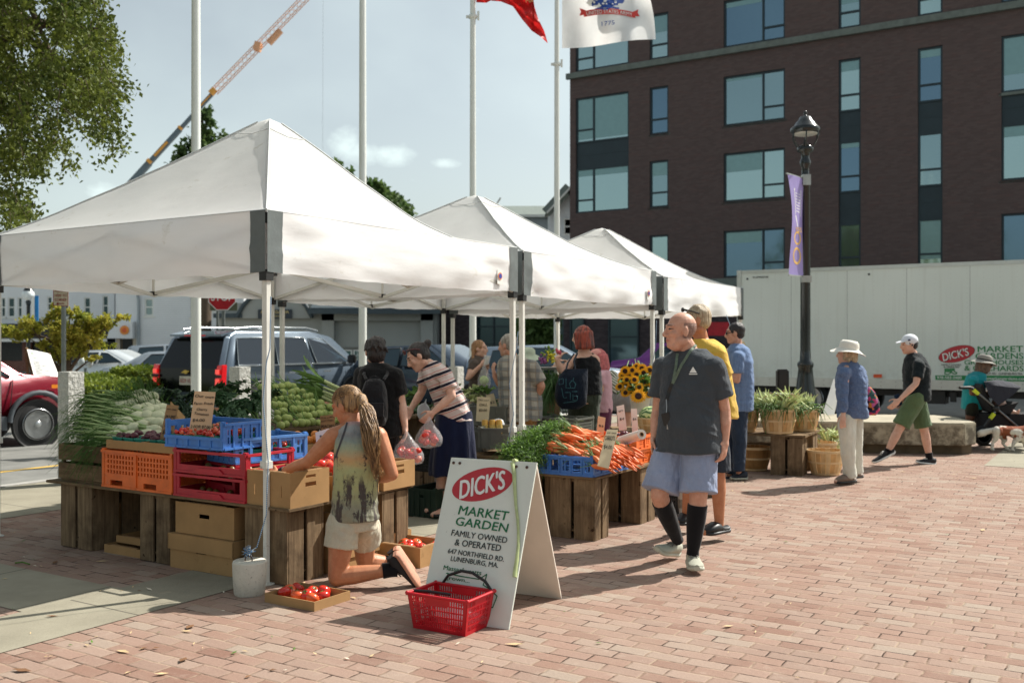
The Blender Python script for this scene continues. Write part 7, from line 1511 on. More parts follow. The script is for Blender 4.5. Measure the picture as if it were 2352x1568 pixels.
m=MB();m.lathe(W(1470,950,10.5),[(.09,0),(.115,.24),(.12,.24),(.108,.235)],18,cap=False);solo('flower_bucket',m,M_WHT,'white bucket holding the sunflowers','bucket',loc=W(1470,950,10.5))
def basket(name,label,o,r0,r1_,h,slats=22,handles=True,group='bushel baskets',dark=False,m1=None):
 """veneer bushel basket: upright slats, three hoops, base, wire handles"""
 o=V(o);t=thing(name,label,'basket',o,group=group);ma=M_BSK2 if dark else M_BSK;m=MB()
 for k in range(slats):
  a=2*math.pi*k/slats;hw=math.pi/slats*.93;q=[]
  for z,r in((0,r0),(h*.35,r0+(r1_-r0)*.5),(h*.7,r0+(r1_-r0)*.82),(h,r1_)):
   q.append([o+V((math.cos(a+s_)*(r+.001*(k%2)),math.sin(a+s_)*(r+.001*(k%2)),z)) for s_ in(-hw,hw)]+[o+V((math.cos(a+s_)*(r-.004),math.sin(a+s_)*(r-.004),z)) for s_ in(hw,-hw)])
  m.ring(q,k%3 if not dark else 0,False)
 mk('slats',m,[ma,mat('basket_slat_pale',s(222,190,142),.75,var=.15,vsc=10),mat('basket_slat_gold',s(208,164,108),.75,var=.2,vsc=10)] if not dark else ma,t)
 for z0,z1,dr in((h*.90,h*1.0,.006),(h*.48,h*.56,.004),(h*.03,h*.1,.004)):
  rr=lambda z:(r0+(r1_-r0)*(.5*z/(.35*h) if z<.35*h else .5+.32*(z-.35*h)/(.35*h) if z<.7*h else .82+.18*(z-.7*h)/(.3*h)))+dr
  m=MB();m.ring([[o+V((math.cos(2*math.pi*j/40)*r_,math.sin(2*math.pi*j/40)*r_,z)) for j in range(40)] for z,r_ in((z0,rr(z0)-.002),(z0,rr(z0)),(z1,rr(z1)),(z1,rr(z1)-.002),(z1,r1_-.008 if z1==h else rr(z1)-.003))],0,False,cap=False);mk('hoop',m,mat('basket_hoop',s(226,196,150),.7,var=.12,vsc=8),t)
 m=MB();m.lathe(o+UP*.004,[(r0-.002,0),(r0-.002,.008)],24);mk('base',m,ma,t)
 if handles:
  for sg in(-1,1):m=MB();d=V((.82,-.57,0))*sg if sg>0 else V((-.82,.57,0));e=V((-d.y,d.x,0));c_=o+d*(r1_+.008)+UP*h*.88;m.tube([c_-e*.05,c_-e*.05+UP*.07+d*.02,c_+e*.05+UP*.07+d*.02,c_+e*.05],.003,5);mk('wire_handle',m,M_TRUSS,t)
 return t
M_BSK=mat('basket_slat',s(214,176,124),.75,var=.2,vsc=10,bump=.2,bsc=40);M_BSK2=mat('basket_slat_shaded',s(166,122,72),.8,var=.25,vsc=10)  # darker slat copy paints shade into the basket left of the crate
basket('bushel_basket','pale basket of watermelons under the sunflowers',V((1.42,10.0,FZ+.03)),.12,.17,.15,handles=False)
def melon(lab,p,sc,rot):
 m=MB();m.ball((0,0,0),(.13,.1,.1),20,14)
 def fn(t):
  tc=t.n('TexCoord').outputs['Object'];sep=t.n('SeparateXYZ');t.lk(tc,sep.inputs[0]);an=t.math('ARCTAN2',sep.outputs[1],sep.outputs[2]);w=t.math('MULTIPLY',t.math('SUBTRACT',t.noise(tc,30,3),.5),.9);f=t.math('SINE',t.math('MULTIPLY',t.math('ADD',an,w),9.0));t.lk(t.ramp(t.rng(f,-1,1),[(.35,s(196,212,150)),(.6,s(58,104,52))]),t.b.inputs['Base Color'])
 o=mk('watermelon',m,mat('melon_rind',rough=.4,fn=fn),None,world=False);o.location=p;o.scale=(sc,)*3;o.rotation_euler=rot;tago(o,lab,'watermelon','striped watermelons')
melon('round striped watermelon in the pale basket',V((1.40,10.0,FZ+.19)),1.0,(0,.2,.3));melon('striped watermelon half hidden behind the bald man',V((1.66,9.98,FZ+.13)),1.05,(0,0,.8));melon('striped watermelon lying low behind the bald man',V((1.85,10.2,FZ+.13)),1.0,(.3,0,1.8))
# ================= corn stand
CA,CB=V((3.376,11.49,0)),V((3.9,12.5,0));cq=(CB-CA).normalized();cr_=(CA-V((2.75,11.76,0))).normalized();f=Fr(CA-cr_*.75,cr_,cq)
t_=thing('table_board','weathered board on a crate holding the corn baskets','table board',f(.4,.4,.46));
for i in range(3):m=MB();m.add([f(0,i*.3,.45),f(.76,i*.3,.45),f(.76,i*.3+.29,.45),f(0,i*.3+.29,.45),f(0,i*.3,.475),f(.76,i*.3,.475),f(.76,i*.3+.29,.475),f(0,i*.3+.29,.475)],[(3,2,1,0),(4,5,6,7),(0,1,5,4),(1,2,6,5),(2,3,7,6),(3,0,4,7)]);mk('plank',m,M_WOODH,t_)
slatcrate('wooden_crate','dark upright crate under the corn baskets',f(.36,.02,0),.36,.3,.45,cr_,cq,group='wooden crates holding up the tables');slatcrate('wooden_crate','crate at the back right under the corn baskets',f(.44,.56,0),.3,.3,.45,cr_,cq,group='wooden crates holding up the tables')
BK=[('corn basket nearest the man in the blue polo',f(-.02,.22,.478),.15,.21,.27),('big pale corn basket in the middle of the stand',f(.42,.16,.478),.16,.215,.29),('corn basket at the back right of the stand',f(.62,.62,.478),.14,.19,.26)]
def b_corn():
 m=MB();m.lathe((0,0,0),[(.012,-.1),(.024,-.08),(.029,-.02),(.026,.05),(.014,.10),(.006,.125)],9);o=mk('corn_ear',m,M_CORN,None,world=False);m=MB();rr=random.Random(8)
 for k in range(7):a=k*.9;d=V((math.cos(a),math.sin(a),0));e=V((-d.y,d.x,0));q=[d*.02-UP*.06,d*.03+UP*.02,d*.05+UP*.10,d*(.07+.03*rr.random())+UP*(.13+.05*rr.random())];w=(.012,.016,.010,.002);m.add([p+e*ww*sg for p,ww in zip(q,w) for sg in(-1,1)],[(2*i,2*i+1,2*i+3,2*i+2) for i in range(3)],0,True)
 q=mk('husk_leaves',m,M_CORN,None,world=False);q.parent=o;m=MB()
 for k in range(6):a=k*1.05;m.tube([(0,0,.11),(.01*math.cos(a),.01*math.sin(a),.135),(.022*math.cos(a),.022*math.sin(a),.13)],.0022,3)
 q=mk('silk',m,M_SILK,None,world=False);q.parent=o;return o
proto('corn',b_corn)
for i,(lab,o,r0,r1_,h) in enumerate(BK):
 basket('bushel_basket',lab,o,r0,r1_,h)
 for k in range((16,20,11)[i]):a,b=r1.uniform(0,6.28),r1.random()**.5*r1_*.85;put('corn',('ear of corn in the basket nearest the blue polo man','ear of corn in the big middle basket','ear of corn in the back right basket')[i],'corn',V(o)+V((b*math.cos(a),b*math.sin(a),h+r1.uniform(-.02,.13 if i<2 else .06)*(1-b/r1_*.5))),aim((r1.uniform(-.9,.5),r1.uniform(-.5,.5),r1.uniform(.2,1))),r1.uniform(.95,1.25),'ears of corn')
 fo=fronds('corn_husks',('dark green corn leaves hanging over the left basket','dark green corn leaves hanging over the middle basket','dark green corn leaves on the back basket')[i],'corn leaves',[tuple(V(o)+V((r1_*.85*math.cos(a),r1_*.85*math.sin(a),h+.03))) for a in[j*.7 for j in range(9)]],(-.3,-.5,-.1),.2,110,M_LEAF2,1.4,w=.006,fine_=0,seed=i+200)
 fo['group']='corn leaves'
m=MB();p=W(1808,905,11.75);m.lathe(p,[(.10,.012),(.085,0),(.0,.0)],20,cap=False);solo('white_plate',m,M_WHT,'white plate lying on the corn in the middle basket','plate',loc=p)
basket('bushel_basket','empty shade-toned basket on the ground left of the corn stand crate',G(1732,1078),.15,.21,.29,dark=True,group='empty baskets on the ground');basket('bushel_basket','empty sunlit basket on the ground in front of the sun hat woman',G(1896,1088),.155,.215,.29,group='empty baskets on the ground');basket('bushel_basket','second sunlit basket just behind the front empty one',G(1882,1066),.155,.215,.29,group='empty baskets on the ground')
for i in range(16):put('corn','husk of corn on the heap behind the empty baskets','corn',W(1906+r1.uniform(-18,22),1010+r1.uniform(-14,16),12.9+r1.uniform(-.1,.1)),aim((r1.uniform(-.9,.9),r1.uniform(-.5,.5),r1.uniform(-.1,.6))),1.1,'corn husks on the heap')
basket('bushel_basket','basket under the husk heap behind the empty baskets',G(1905,1052),.15,.2,.24,group='empty baskets on the ground')
# ================= things on the bricks
sg=thing('folding_sign','white wooden A-frame sign reading DICK\'S MARKET GARDEN','folding sign',(-.1,5.8,0));BLp=V((-.527,5.64,0));wd_=V((.897,-.44,0)).normalized();bk=V((.44,.897,0)).normalized();SW=.566;tl=.368;th_=.866
M_SGN=mat('worn_white_board',s(222,226,216),.6,var=.05,vsc=3,bump=.15,bsc=60,dirt=(s(150,146,136),34,.66))
up_f=(bk*tl+UP*th_);nf=wd_.cross(up_f).normalized();Lf=up_f.length
m=MB();m.ob(BLp,wd_*SW,up_f,-nf*.014);mk('front_board',m,M_SGN,sg,bevel=.002)
b0=BLp+bk*tl*2;up_b=(-bk*tl+UP*th_);m=MB();nb_=wd_.cross(up_b).normalized();m.ob(b0,wd_*SW,up_b*.985,nb_*.014);mk('back_board',m,mat('worn_cream_board',s(226,214,200),.6,var=.06,vsc=4,dirt=(s(150,140,130),30,.68)),sg,bevel=.002)
m=MB()
for u in(.045,.12,.78,.9):m.lathe(BLp+wd_*SW*u+up_f*.965+nf*.002,[(.009,0),(.009,.003),(.004,.006),(.001,.006)],10,0,nf)
mk('hinge_bolts',m,mat('rusty_bolt',s(90,70,62),.6,.5),sg)
def ray_plane(px,py,o,n):d=W(px,py,1)-V((0,0,H));c0=V((0,0,H));t_=(V(o)-c0).dot(n)/d.dot(n);return c0+d*t_
def ptext(mb,st,a,b,cap,o,n,sc=None,mi=0,bold=.02,shear=0,lift=.0022):
 A,B=ray_plane(*a,o,n),ray_plane(*b,o,n);d=(B-A).normalized();up=n.cross(d);T_=ray_plane(a[0],a[1]-cap,o,n);h=abs((T_-A).dot(up));mb.text(st,A+n*lift,d,up,h,(B-A).length,mi,bold=bold,shear=shear,lift=0)
z3=lambda x,y:(893.8+x*.3301,987.8+y*.3301)
def ellipse(mb,cx,cy,ra,rb,tilt,conv,o,n,mi,lift,k=36):
 c=[ray_plane(*conv(cx+ra*math.cos(a)*math.cos(tilt)+rb*math.sin(a)*math.sin(tilt),cy-ra*math.cos(a)*math.sin(tilt)*-1*-1+rb*math.sin(a)*math.cos(tilt)),o,n)+n*lift for a in[2*math.pi*i/k for i in range(k)]]
 ctr=ray_plane(*conv(cx,cy),o,n)+n*lift;mb.add([ctr]+c[::-1],[(0,i+1,(i+1)%k+1) for i in range(k)],mi)
M_SRED=mat('sign_red_paint',s(186,46,56),.5,var=.05);M_SGRN=mat('sign_green_paint',s(0,106,60),.5,var=.05);M_SDRK=mat('sign_dark_paint',s(46,52,50),.5,var=.05)
m=MB();ellipse(m,650,373,218,108,.27,z3,BLp,nf,0,.0015);mk('red_oval',m,M_SRED,sg)
m=MB();ptext(m,"DICK'S",z3(492,474),z3(815,400),42,BLp,nf,bold=.03,shear=.2,lift=.003);mk('oval_lettering',m,M_WHT,sg)
m=MB();ptext(m,'MARKET',z3(480,580),z3(825,625),21,BLp,nf,bold=.019,shear=.04);ptext(m,'GARDEN',z3(460,655),z3(822,707),20,BLp,nf,bold=.019,shear=.04);ptext(m,'Massachusetts',z3(378,965),z3(640,1005),11,BLp,nf,bold=.01)
def pline(mb,pts,w,conv,o,n,lift=.0022,mi=0):
 q=[ray_plane(*conv(*p),o,n)+n*lift for p in pts]
 for a,b in zip(q,q[1:]):d=(b-a).normalized();x=n.cross(d)*w/2;mb.add([a-x-d*w*.3,b-x+d*w*.3,b+x+d*w*.3,a+x-d*w*.3],[(0,1,2,3)],mi)
pline(m,[(400,990),(500,1012),(625,1032),(680,998),(672,1030),(655,1072),(700,1100),(752,1150),(722,1228),(690,1228)],.006,z3,BLp,nf);ptext(m,'grown...',z3(392,1030),z3(560,1058),9,BLp,nf,bold=.02);ptext(m,'and fresher',z3(430,1085),z3(650,1120),9,BLp,nf,bold=.02);mk('green_lettering',m,M_SGRN,sg)
m=MB();ptext(m,'FAMILY OWNED',z3(432,727),z3(818,782),14,BLp,nf,bold=.015);ptext(m,'& OPERATED',z3(455,795),z3(775,838),15,BLp,nf,bold=.02);ptext(m,'647 NORTHFIELD RD.',z3(408,850),z3(797,910),11.5,BLp,nf,bold=.02);ptext(m,'LUNENBURG, MA.',z3(428,903),z3(757,953),11.5,BLp,nf,bold=.02);mk('dark_lettering',m,M_SDRK,sg)
lk=[z3(*p) for p in((862,225),(875,290),(880,400),(888,520),(900,620),(905,700),(905,800),(895,900),(885,960),(880,1020))];m=MB();m.tube([ray_plane(*p,BLp,nf)+nf*.012 for p in lk],[.012,.013,.011,.009,.009,.008,.009,.011,.012,.014],8,flat=.5);m.tube([BLp+wd_*SW*.745+up_f*1.0+nf*.012,BLp+wd_*SW*.75+up_f*1.01-nf*.02,BLp+wd_*SW*.755+up_f*.94-nf*.06],[.012,.011,.008],8)
solo('limp_leek',m,mat('faded_leek',s(178,190,136),.5,var=.25,vsc=12),'long limp leek hung over the top of the folding sign','leek',loc=(0,5.7,.8))
# red shopping basket
SB0=G(1060,1462);SB_=thing('shopping_basket','red plastic shopping basket with black handles in front of the folding sign','basket',(-.26,5.32,0))
ba,bb_=V((.86,-.5,0)).normalized(),V((.5,.86,0)).normalized();L1,L2,hB=.335,.235,.20;near=G(1068,1461);o_=near-ba*L1
def taper(p):
 q=p-o_;z=q.z/hB;c_=ba*L1/2+bb_*L2/2;h_=V((q.x,q.y,0));return o_+c_+(h_-c_)*(1+.17*z)+UP*q.z
for(oo,dx,nn,L) in((o_,ba,-bb_,L1),(o_+ba*L1+bb_*L2,-ba,bb_,L1),(o_+ba*L1,bb_,ba,L2),(o_+bb_*L2,-bb_,-ba,L2)):
 H_=[];x=.022
 while x<L-.025:
  for j in range(5):
   z0=.022+j*.033
   if not(L*.3<x<L*.68 and j==4):H_.append((x,z0,x+.0075,z0+.025))
  x+=.0135
 m=MB();m.grid(oo,dx,UP,nn,L,hB-.012,.003,H_,fn=taper);mk('side_grille',m,M_REDB if 'M_REDB' in globals() else mat('bright_red_plastic',s(204,26,40),.35,var=.08,transl=.15),SB_)
m=MB();cs=[taper(o_+p+UP*(hB-.008)) for p in(V((0,0,0)),ba*L1,ba*L1+bb_*L2,bb_*L2)]
for a,b in zip(cs,cs[1:]+cs[:1]):m.tube([a,b],.011,8,flat=.7)
for c_ in cs:m.ball(c_,.0125,8,6)
mk('rim',m,mat('bright_red_plastic',s(204,26,40),.35),SB_);m=MB();m.ob(o_+UP*.006,ba*L1,bb_*L2,UP*.004);mk('base',m,mat('bright_red_plastic',s(204,26,40),.35),SB_)
for sgn in(0,1):
 e0,e1=(cs[0].lerp(cs[1],.25),cs[3].lerp(cs[2],.25)) if sgn else(cs[0].lerp(cs[1],.3),cs[3].lerp(cs[2],.3));
 if sgn:e0,e1=cs[0].lerp(cs[3],.5),cs[1].lerp(cs[2],.5);a0=.075
 mid=(e0+e1)/2;ln_=e1-e0
 if sgn==0:e0,e1=cs[3].lerp(cs[2],.12),cs[3].lerp(cs[2],.95);pts=[e0,e0.lerp(e1,.12)+UP*.05,e0.lerp(e1,.4)+UP*.085,e0.lerp(e1,.62)+UP*.082,e0.lerp(e1,.88)+UP*.045,e1]
 else:pts=[cs[0].lerp(cs[3],.2),cs[0].lerp(cs[3],.3)+ba*.08+UP*.0,cs[0].lerp(cs[3],.45)+ba*.2-UP*.012]
 m=MB();m.tube(pts,.0085,8);mk('handle',m,M_BLK,SB_)
m=MB();m.box(o_+ba*L1*.47-bb_*.012+UP*.155,.13,.004,.032,(ba,bb_,UP));mk('label_plate',m,mat('bright_red_plastic',s(204,26,40),.35),SB_)
m=MB();bc_=o_+ba*.24+bb_*.12+UP*.055;m.ball(bc_,(.09,.06,.055),14,10,ax=(ba,bb_,UP));me_=[tuple(V(v)+V((wr(V(v),.03,14),wr(V(v)+V((5,0,0)),.03,14),wr(V(v),.02,20)))) for v in m.v];m.v=me_;solo('plastic_bag',m,mat('white_film',s(232,236,240),.3,var=.04,bump=.6,bsc=30,transl=.3),'crumpled white plastic bag inside the red basket','plastic bag',loc=bc_)
# tomato tray on the bricks, carton behind, weight with rope
p=G(722,1403);tray('low cardboard tray of tomatoes on the bricks by the tent pole',p-R*.40,.40,.31,.055)
for i,(x,y) in enumerate(((655,1352),(674,1346),(643,1355),(673,1362),(693,1362),(709,1354),(708,1370),(732,1364),(734,1352))):put('tomato' if i%3 else 'tomato_o','shiny tomato in the low tray on the bricks','tomato',G(x+10,y+3,.045)*1.0,(r1.uniform(-.7,.7),r1.uniform(-.7,.7),0),1.0,'tomatoes in the low tray')
p=G(965,1304);cbox('open cardboard carton of tomatoes between the kneeling man and the sign',p-R*.40,.40,.34,.14,hole=False)
for i in range(9):put('tomato' if i%3 else 'tomato_o','tomato in the open carton left of the sign','tomato',p-R*.32+R*r1.uniform(0,.26)+Q*r1.uniform(.04,.28)+UP*.10,(r1.uniform(-.7,.7),r1.uniform(-.7,.7),0),1.0,'tomatoes in the open carton')
wc=G(563,1372)+V((0,.10,0));wt=thing('tent_weight','speckled concrete tent weight tied with blue rope beside the pole','tent weight',wc)
m=MB();m.lathe(wc,[(.088,0),(.094,.01),(.101,.10),(.104,.195),(.098,.208),(.0,.208)],32,cap=False);mk('concrete',m,mat('speckled_concrete',s(206,200,186),.85,var=.12,vsc=8,bump=.8,bsc=70,bd=.006,dirt=(s(110,100,90),60,.6)),wt)
m=MB();m.tube([wc+V((-.0+.022*math.cos(a),-.02,.215+.026*math.sin(a))) for a in[i*math.pi/5 for i in range(11)]],.004,6);mk('eye_bolt',m,mat('rusty_bolt',s(90,70,62),.6,.5),wt)
def ropefn(t):f=t.math('SINE',t.math('MULTIPLY',t.math('ADD',t.dot(t.pos(),UP),t.math('MULTIPLY',t.dot(t.pos(),X1),.4)),500));t.lk(t.ramp(t.rng(f,-1,1),[(.45,s(60,120,170)),(.55,s(190,200,204))]),t.b.inputs['Base Color'])
M_ROPE=mat('blue_white_rope',rough=.8,fn=ropefn)
def rope(lab,pts,r=.004,name='rope',frayed=False):
 m=MB();m.tube(pts,r,6);o=solo(name,m,M_ROPE,lab,'rope','blue ropes tied to the tent poles',loc=pts[0])
 if frayed:
  m=MB();rr=random.Random(3)
  for k in range(40):d=V((rr.gauss(0,1),rr.gauss(0,1),rr.gauss(.4,1))).normalized();m.tube([pts[-1],pts[-1]+d*.02,pts[-1]+d*.045],[.003,.0025,.001],4)
  q=mk('frayed_knot',m,M_ROPE,o)
rope('blue rope running down the nearest tent pole to the weight',[W(622,680,6.28),W(620,800,6.26),W(612,830,6.26),W(604,920,6.27),W(616,1060,6.26),W(614,1100,6.26),W(612,1180,6.27),W(590,1255,6.25),wc+V((0,-.01,.26))],frayed=True)
rope('blue rope wound round the pole in front of the plaid man',[W(1190,760,8.86),W(1186,800,8.84),W(1170,880,8.86),W(1180,950,8.84),W(1165,1020,8.86)]);rope('blue rope hanging beside the pole behind the flowers',[W(1274,735,13.6),W(1278,790,13.5),W(1284,858,13.5)]);rope('pair of blue cords hanging from the farthest tent',[W(1668,722,13.6),W(1678,748,13.5),W(1690,765,13.5)])
rope('blue cord on the pole beside the bald man',[W(1508,735,11.5),W(1506,790,11.45),W(1496,855,11.5)])
# shopping bags of tomatoes
def bag(lab,top,cx,cy,d,w,h,n,rr,toms='tomato_o',tint=s(226,226,230),tl='tomato inside the plastic bag held by the striped woman'):
 t=thing('plastic_bag',lab,'plastic bag',W(cx,cy,d));m=MB();rg=[];T_=W(*top,d);c_=W(cx,cy,d);N_=28
 for i in range(13):
  a=i/12;cc=T_.lerp(c_-UP*h*.5,a);r_=w*.5*(.06+.94*math.sin(min(1,a*1.25)*math.pi/2)**1.3) if a<.85 else w*.5*math.sqrt(max(0.02,1-((a-.85)/.15)**2))
  rg.append([cc+V((r_*math.cos(q)*(1+.07*math.sin(q*7+a)*(1-a)+.03*math.sin(q*13+i)),r_*.62*math.sin(q)*(1+.1*math.sin(q*6+1)*(1-a)),.004*math.sin(q*5+i))) for q in[2*math.pi*j/N_ for j in range(N_)]])
 m.ring(rg,0,True);mk('film',m,mat('clear_bag_film',s(236,238,240),.18,var=.02,bump=.7,bsc=24,bd=.008,alpha=.24,spec=.8),t)
 for k in range(n):a,b=rr.uniform(0,6.28),rr.random()**.5*w*.33;put(rr.choice((toms,'tomato')),tl,'tomato',c_-UP*h*.5+V((b*math.cos(a),b*.5*math.sin(a),.045+rr.random()*h*.45)),(rr.uniform(-1,1),rr.uniform(-1,1),0),.85,lab)
bag('clear plastic bag of tomatoes held by the striped woman',(986,957),984,998,8.5,.235,.22,13,random.Random(1))
bag('clear plastic bag of tomatoes hanging from the spiky haired woman hand',(934,990),938,1040,8.2,.26,.20,14,random.Random(2),tl='tomato inside the plastic bag held by the spiky haired woman')
bag('clear plastic bag with lettuce held by the braided girl',(1112,832),1112,866,12.85,.17,.28,0,random.Random(3));m=MB();m.ball(W(1112,872,12.85),(.06,.045,.06),14,10);solo('lettuce',m,mat('pale_lettuce',s(178,204,120),.6,var=.3,vsc=30,bump=1,bsc=40,bd=.01),'pale lettuce inside the clear bag of the braided girl','lettuce',loc=W(1112,872,12.85))
m=MB();q=W(1140,975,9.7);m.ball(q,(.075,.05,.06),14,10);m.v=[tuple(V(v)+V((wr(V(v),.03,14),0,wr(V(v),.03,16)))) for v in m.v];solo('plastic_bag',m,mat('white_film',s(232,236,240),.3),'white plastic bag bunched behind the gold cans','plastic bag',loc=q)
m=MB();q=W(975,940,9.0);m.ball(q,(.05,.04,.10),14,10);m.v=[tuple(V(v)+V((wr(V(v),.04,14),0,wr(V(v),.04,16)))) for v in m.v];solo('plastic_bag',m,mat('white_film',s(232,236,240),.3),'white plastic bag between the striped woman hands','plastic bag',loc=q)
# bouquet in the red haired woman hands, scale
fb=thing('flower_bouquet','mixed bouquet of yellow, pink and purple flowers held by the red haired woman','bouquet',W(1262,825,10.95));rr=random.Random(6)
for nm,c_,cen,n_,sp_ in(('yellow_flowers',s(214,206,60),(1264,818),40,9),('pink_flowers',s(206,96,112),(1282,806),18,5),('purple_flowers',s(150,86,140),(1250,826),34,9),('green_sprigs',s(110,140,50),(1260,806),24,12)):
 m=MB()
 for k in range(n_):m.ball(W(cen[0]+rr.gauss(0,sp_*.6),cen[1]+rr.gauss(0,sp_*.6),10.95+rr.gauss(0,.04)),rr.uniform(.008,.017),6,5)
 mk(nm,m,mat(nm,c_,.7,var=.3,vsc=60),fb)
sc_=thing('weighing_scale','grey weighing scale on the table behind the bouquet','scale',W(1258,862,11.9));m=MB();m.box(W(1260,850,11.9),.2,.2,.07,None);mk('scale_body',m,mat('scale_grey',s(150,160,150),.4),sc_,bevel=.01);m=MB();m.box(W(1260,843,11.9),.24,.24,.012);mk('scale_pan',m,mat('steel',s(170,172,172),.3,.8),sc_);m=MB();m.box(W(1260,851,11.9)-Y1*.102,.12,.004,.035);mk('display',m,M_DGRN,sc_)
m=MB();m.ob(W(1236,860,11.75),V((.26,0,0)),V((0,.3,0)),UP*-.5);solo('scale_stand',m,M_WOODV,'wooden box standing under the weighing scale','box',loc=W(1236,900,11.75))
bk=G(1580,1178);bt_=thing('white_bucket','white bucket on the bricks behind the bald man knees','bucket',bk);m=MB();m.lathe(bk,[(.10,0),(.115,.24),(.122,.24),(.122,.26),(.11,.26)],24,0,cap=False);m.lathe(bk,[(.10,0),(.0,.001)],24,cap=False);mk('pail',m,M_WHT,bt_);m=MB();m.lathe(bk,[(.107,.06),(.111,.14)],24,0,cap=False);mk('label_band',m,mat('pail_label',s(170,162,150),.6,var=.5,vsc=40),bt_)
pcrate('plastic_crate','dark plastic crate on the bricks behind the bald man socks',G(1548,1180)-X1*.25,.3,.3,.24,M_BLK,X1,Y1,'grid','grey plastic crates')
# litter of leaves and husk scraps on the paving
rr=random.Random(17);lm=MB()
for k in range(260):
 if k<60:p=G(rr.uniform(0,620),rr.uniform(1190,1560),.006)
 elif k<110:p=G(rr.uniform(1560,2100),rr.uniform(1080,1170),.006)
 elif k<150:p=G(rr.uniform(1900,2350),rr.uniform(1050,1100),.006)
 else:p=G(rr.uniform(0,2350),rr.uniform(1200,1565),.006)
 a=rr.uniform(0,6.28);d=V((math.cos(a),math.sin(a),0));e=V((-d.y,d.x,0));l=rr.uniform(.006,.022)*(2.4 if rr.random()<.16 else 1);w_=l*rr.uniform(.2,.5)
 lm.add([p-d*l,p+e*w_+UP*.004,p+d*l+UP*rr.uniform(0,.008),p-e*w_+UP*.003],[(0,1,2,3)],rr.choice((0,0,1,1,2,3)))
lo=mk('leaf_litter',lm,[mat('litter_tan',s(206,180,136),.8),mat('litter_brown',s(120,84,54),.8),M_LEAF2,mat('litter_white',s(226,216,196),.8)]);lo['kind']='stuff';tago(lo,'scattered leaf and husk litter on the paving','litter')
m=MB()
for k in range(5):a,b=G(35+k*3,1291,.01),G(68-k,1294,.01);m.tube([a,a.lerp(b,.5)+UP*.01,b],.006,5);break
solo('green_bean',m,M_LEAF2,'single long green bean on the shaded concrete at the left','bean',loc=G(50,1292))
# ================================================================ TRUCK, BENCH, STROLLER, DOG
TP=V((5.2,22.9,0));TL=9.0;TB,TT=.56,3.17
def trk(t):
 P=t.pos();u=t.dot(P,R);z=t.dot(P,UP);c=t.ramp(t.noise(P,.6,4),[(.3,s(216,224,217)),(.7,s(226,233,226))])
 st=t.rng(t.noise(t.comb(t.math('MULTIPLY',u,9),t.math('MULTIPLY',z,.35)),1.0,5,.7),.52,.8);c=t.mix(t.math('MULTIPLY',st,.35),c,s(180,182,168))
 lo=t.math('MULTIPLY',t.rng(z,1.3,.55),t.rng(t.noise(P,5,5,.7),.4,.7));c=t.mix(t.math('MULTIPLY',lo,.4),c,s(160,156,138))
 fu=t.math('FRACT',t.math('DIVIDE',u,.305));fz=t.math('FRACT',t.math('DIVIDE',z,.1));rv=t.math('MULTIPLY',t.math('LESS_THAN',t.math('ABSOLUTE',t.math('SUBTRACT',fu,.5)),.02),t.math('LESS_THAN',t.math('ABSOLUTE',t.math('SUBTRACT',fz,.5)),.07));c=t.mix(t.math('MULTIPLY',rv,.3),c,s(150,156,152))
 t.lk(c,t.b.inputs['Base Color']);t.bump(t.noise(P,1.6,3),.12,.02)
M_TRK=mat('white_truck_panel',rough=.28,coat=.2,fn=trk);M_RAIL=mat('aluminium_rail',s(196,200,196),.35,.5,var=.06)
M_RUB=mat('tyre_rubber',s(30,30,31),.85,var=.1,vsc=20,bump=.3,bsc=40)
tk_=thing('box_truck','long white box truck lettered DICK\'S MARKET GARDENS parked behind the bench','truck',TP+R*4)
m=MB();m.ob(TP+UP*(TB+.2),R*TL,Q*2.4,UP*(TT-TB-.26));mk('cargo_box',m,M_TRK,tk_)
m=MB();m.ob(TP-Q*.015+UP*(TT-.065),R*TL,Q*2.43,UP*.08);m.ob(TP-Q*.02+UP*TB,R*TL,Q*.06,UP*.2);m.ob(TP-Q*.026+UP*(TB+.085),R*TL,Q*.01,UP*.02);m.ob(TP-Q*.03-R*.02+UP*TB,R*.1,Q*.04,UP*(TT-TB+.02));mk('rails',m,M_RAIL,tk_)
m=MB();
for i in range(1,8):m.ob(TP-Q*.001+R*i*1.22+UP*(TB+.2),R*.012,Q*.004,UP*(TT-TB-.27))
mk('panel_seams',m,mat('seam_grey',s(176,182,178),.4),tk_)
m=MB()
for i in range(30):
 for z in(TB+.05,TB+.15):m.lathe(TP+R*(.15+i*.3)-Q*.031+UP*z,[(.008,0),(.006,.004)],6,0,-Q)
m.lathe(TP+R*.22+UP*(TT-.18),[(.025,0),(.02,.02)],8,0,-Q);m.lathe(TP+R*2.9+UP*(TT-.17),[(.025,0),(.02,.02)],8,0,-Q);mk('rivets_and_lamps',m,mat('dark_grey',s(60,62,62),.5),tk_)
m=MB();m.ob(TP+R*3.0-Q*.034+UP*(TB+.23),R*.17,Q*.02,UP*.07);m.ob(TP+R*.25-Q*.034+UP*(TB+.25),R*.06,Q*.02,UP*.06);mk('reflectors',m,mat('orange_reflector',s(226,86,40),.3),tk_)
m=MB();m.ob(TP+Q*.3+UP*(TB-.16),R*TL,Q*.15,UP*.16);m.ob(TP+Q*1.9+UP*(TB-.16),R*TL,Q*.15,UP*.16);m.ob(TP+Q*.1+R*3.5+UP*(TB-.3),R*.9,Q*.5,UP*.28);m.ob(TP+Q*.06+R*5.4+UP*(TB-.28),R*.14,Q*.06,UP*.28);m.ob(TP+Q*.06+R*4.5+UP*(TB-.25),R*.12,Q*.05,UP*.2);mk('chassis',m,M_BLK,tk_)
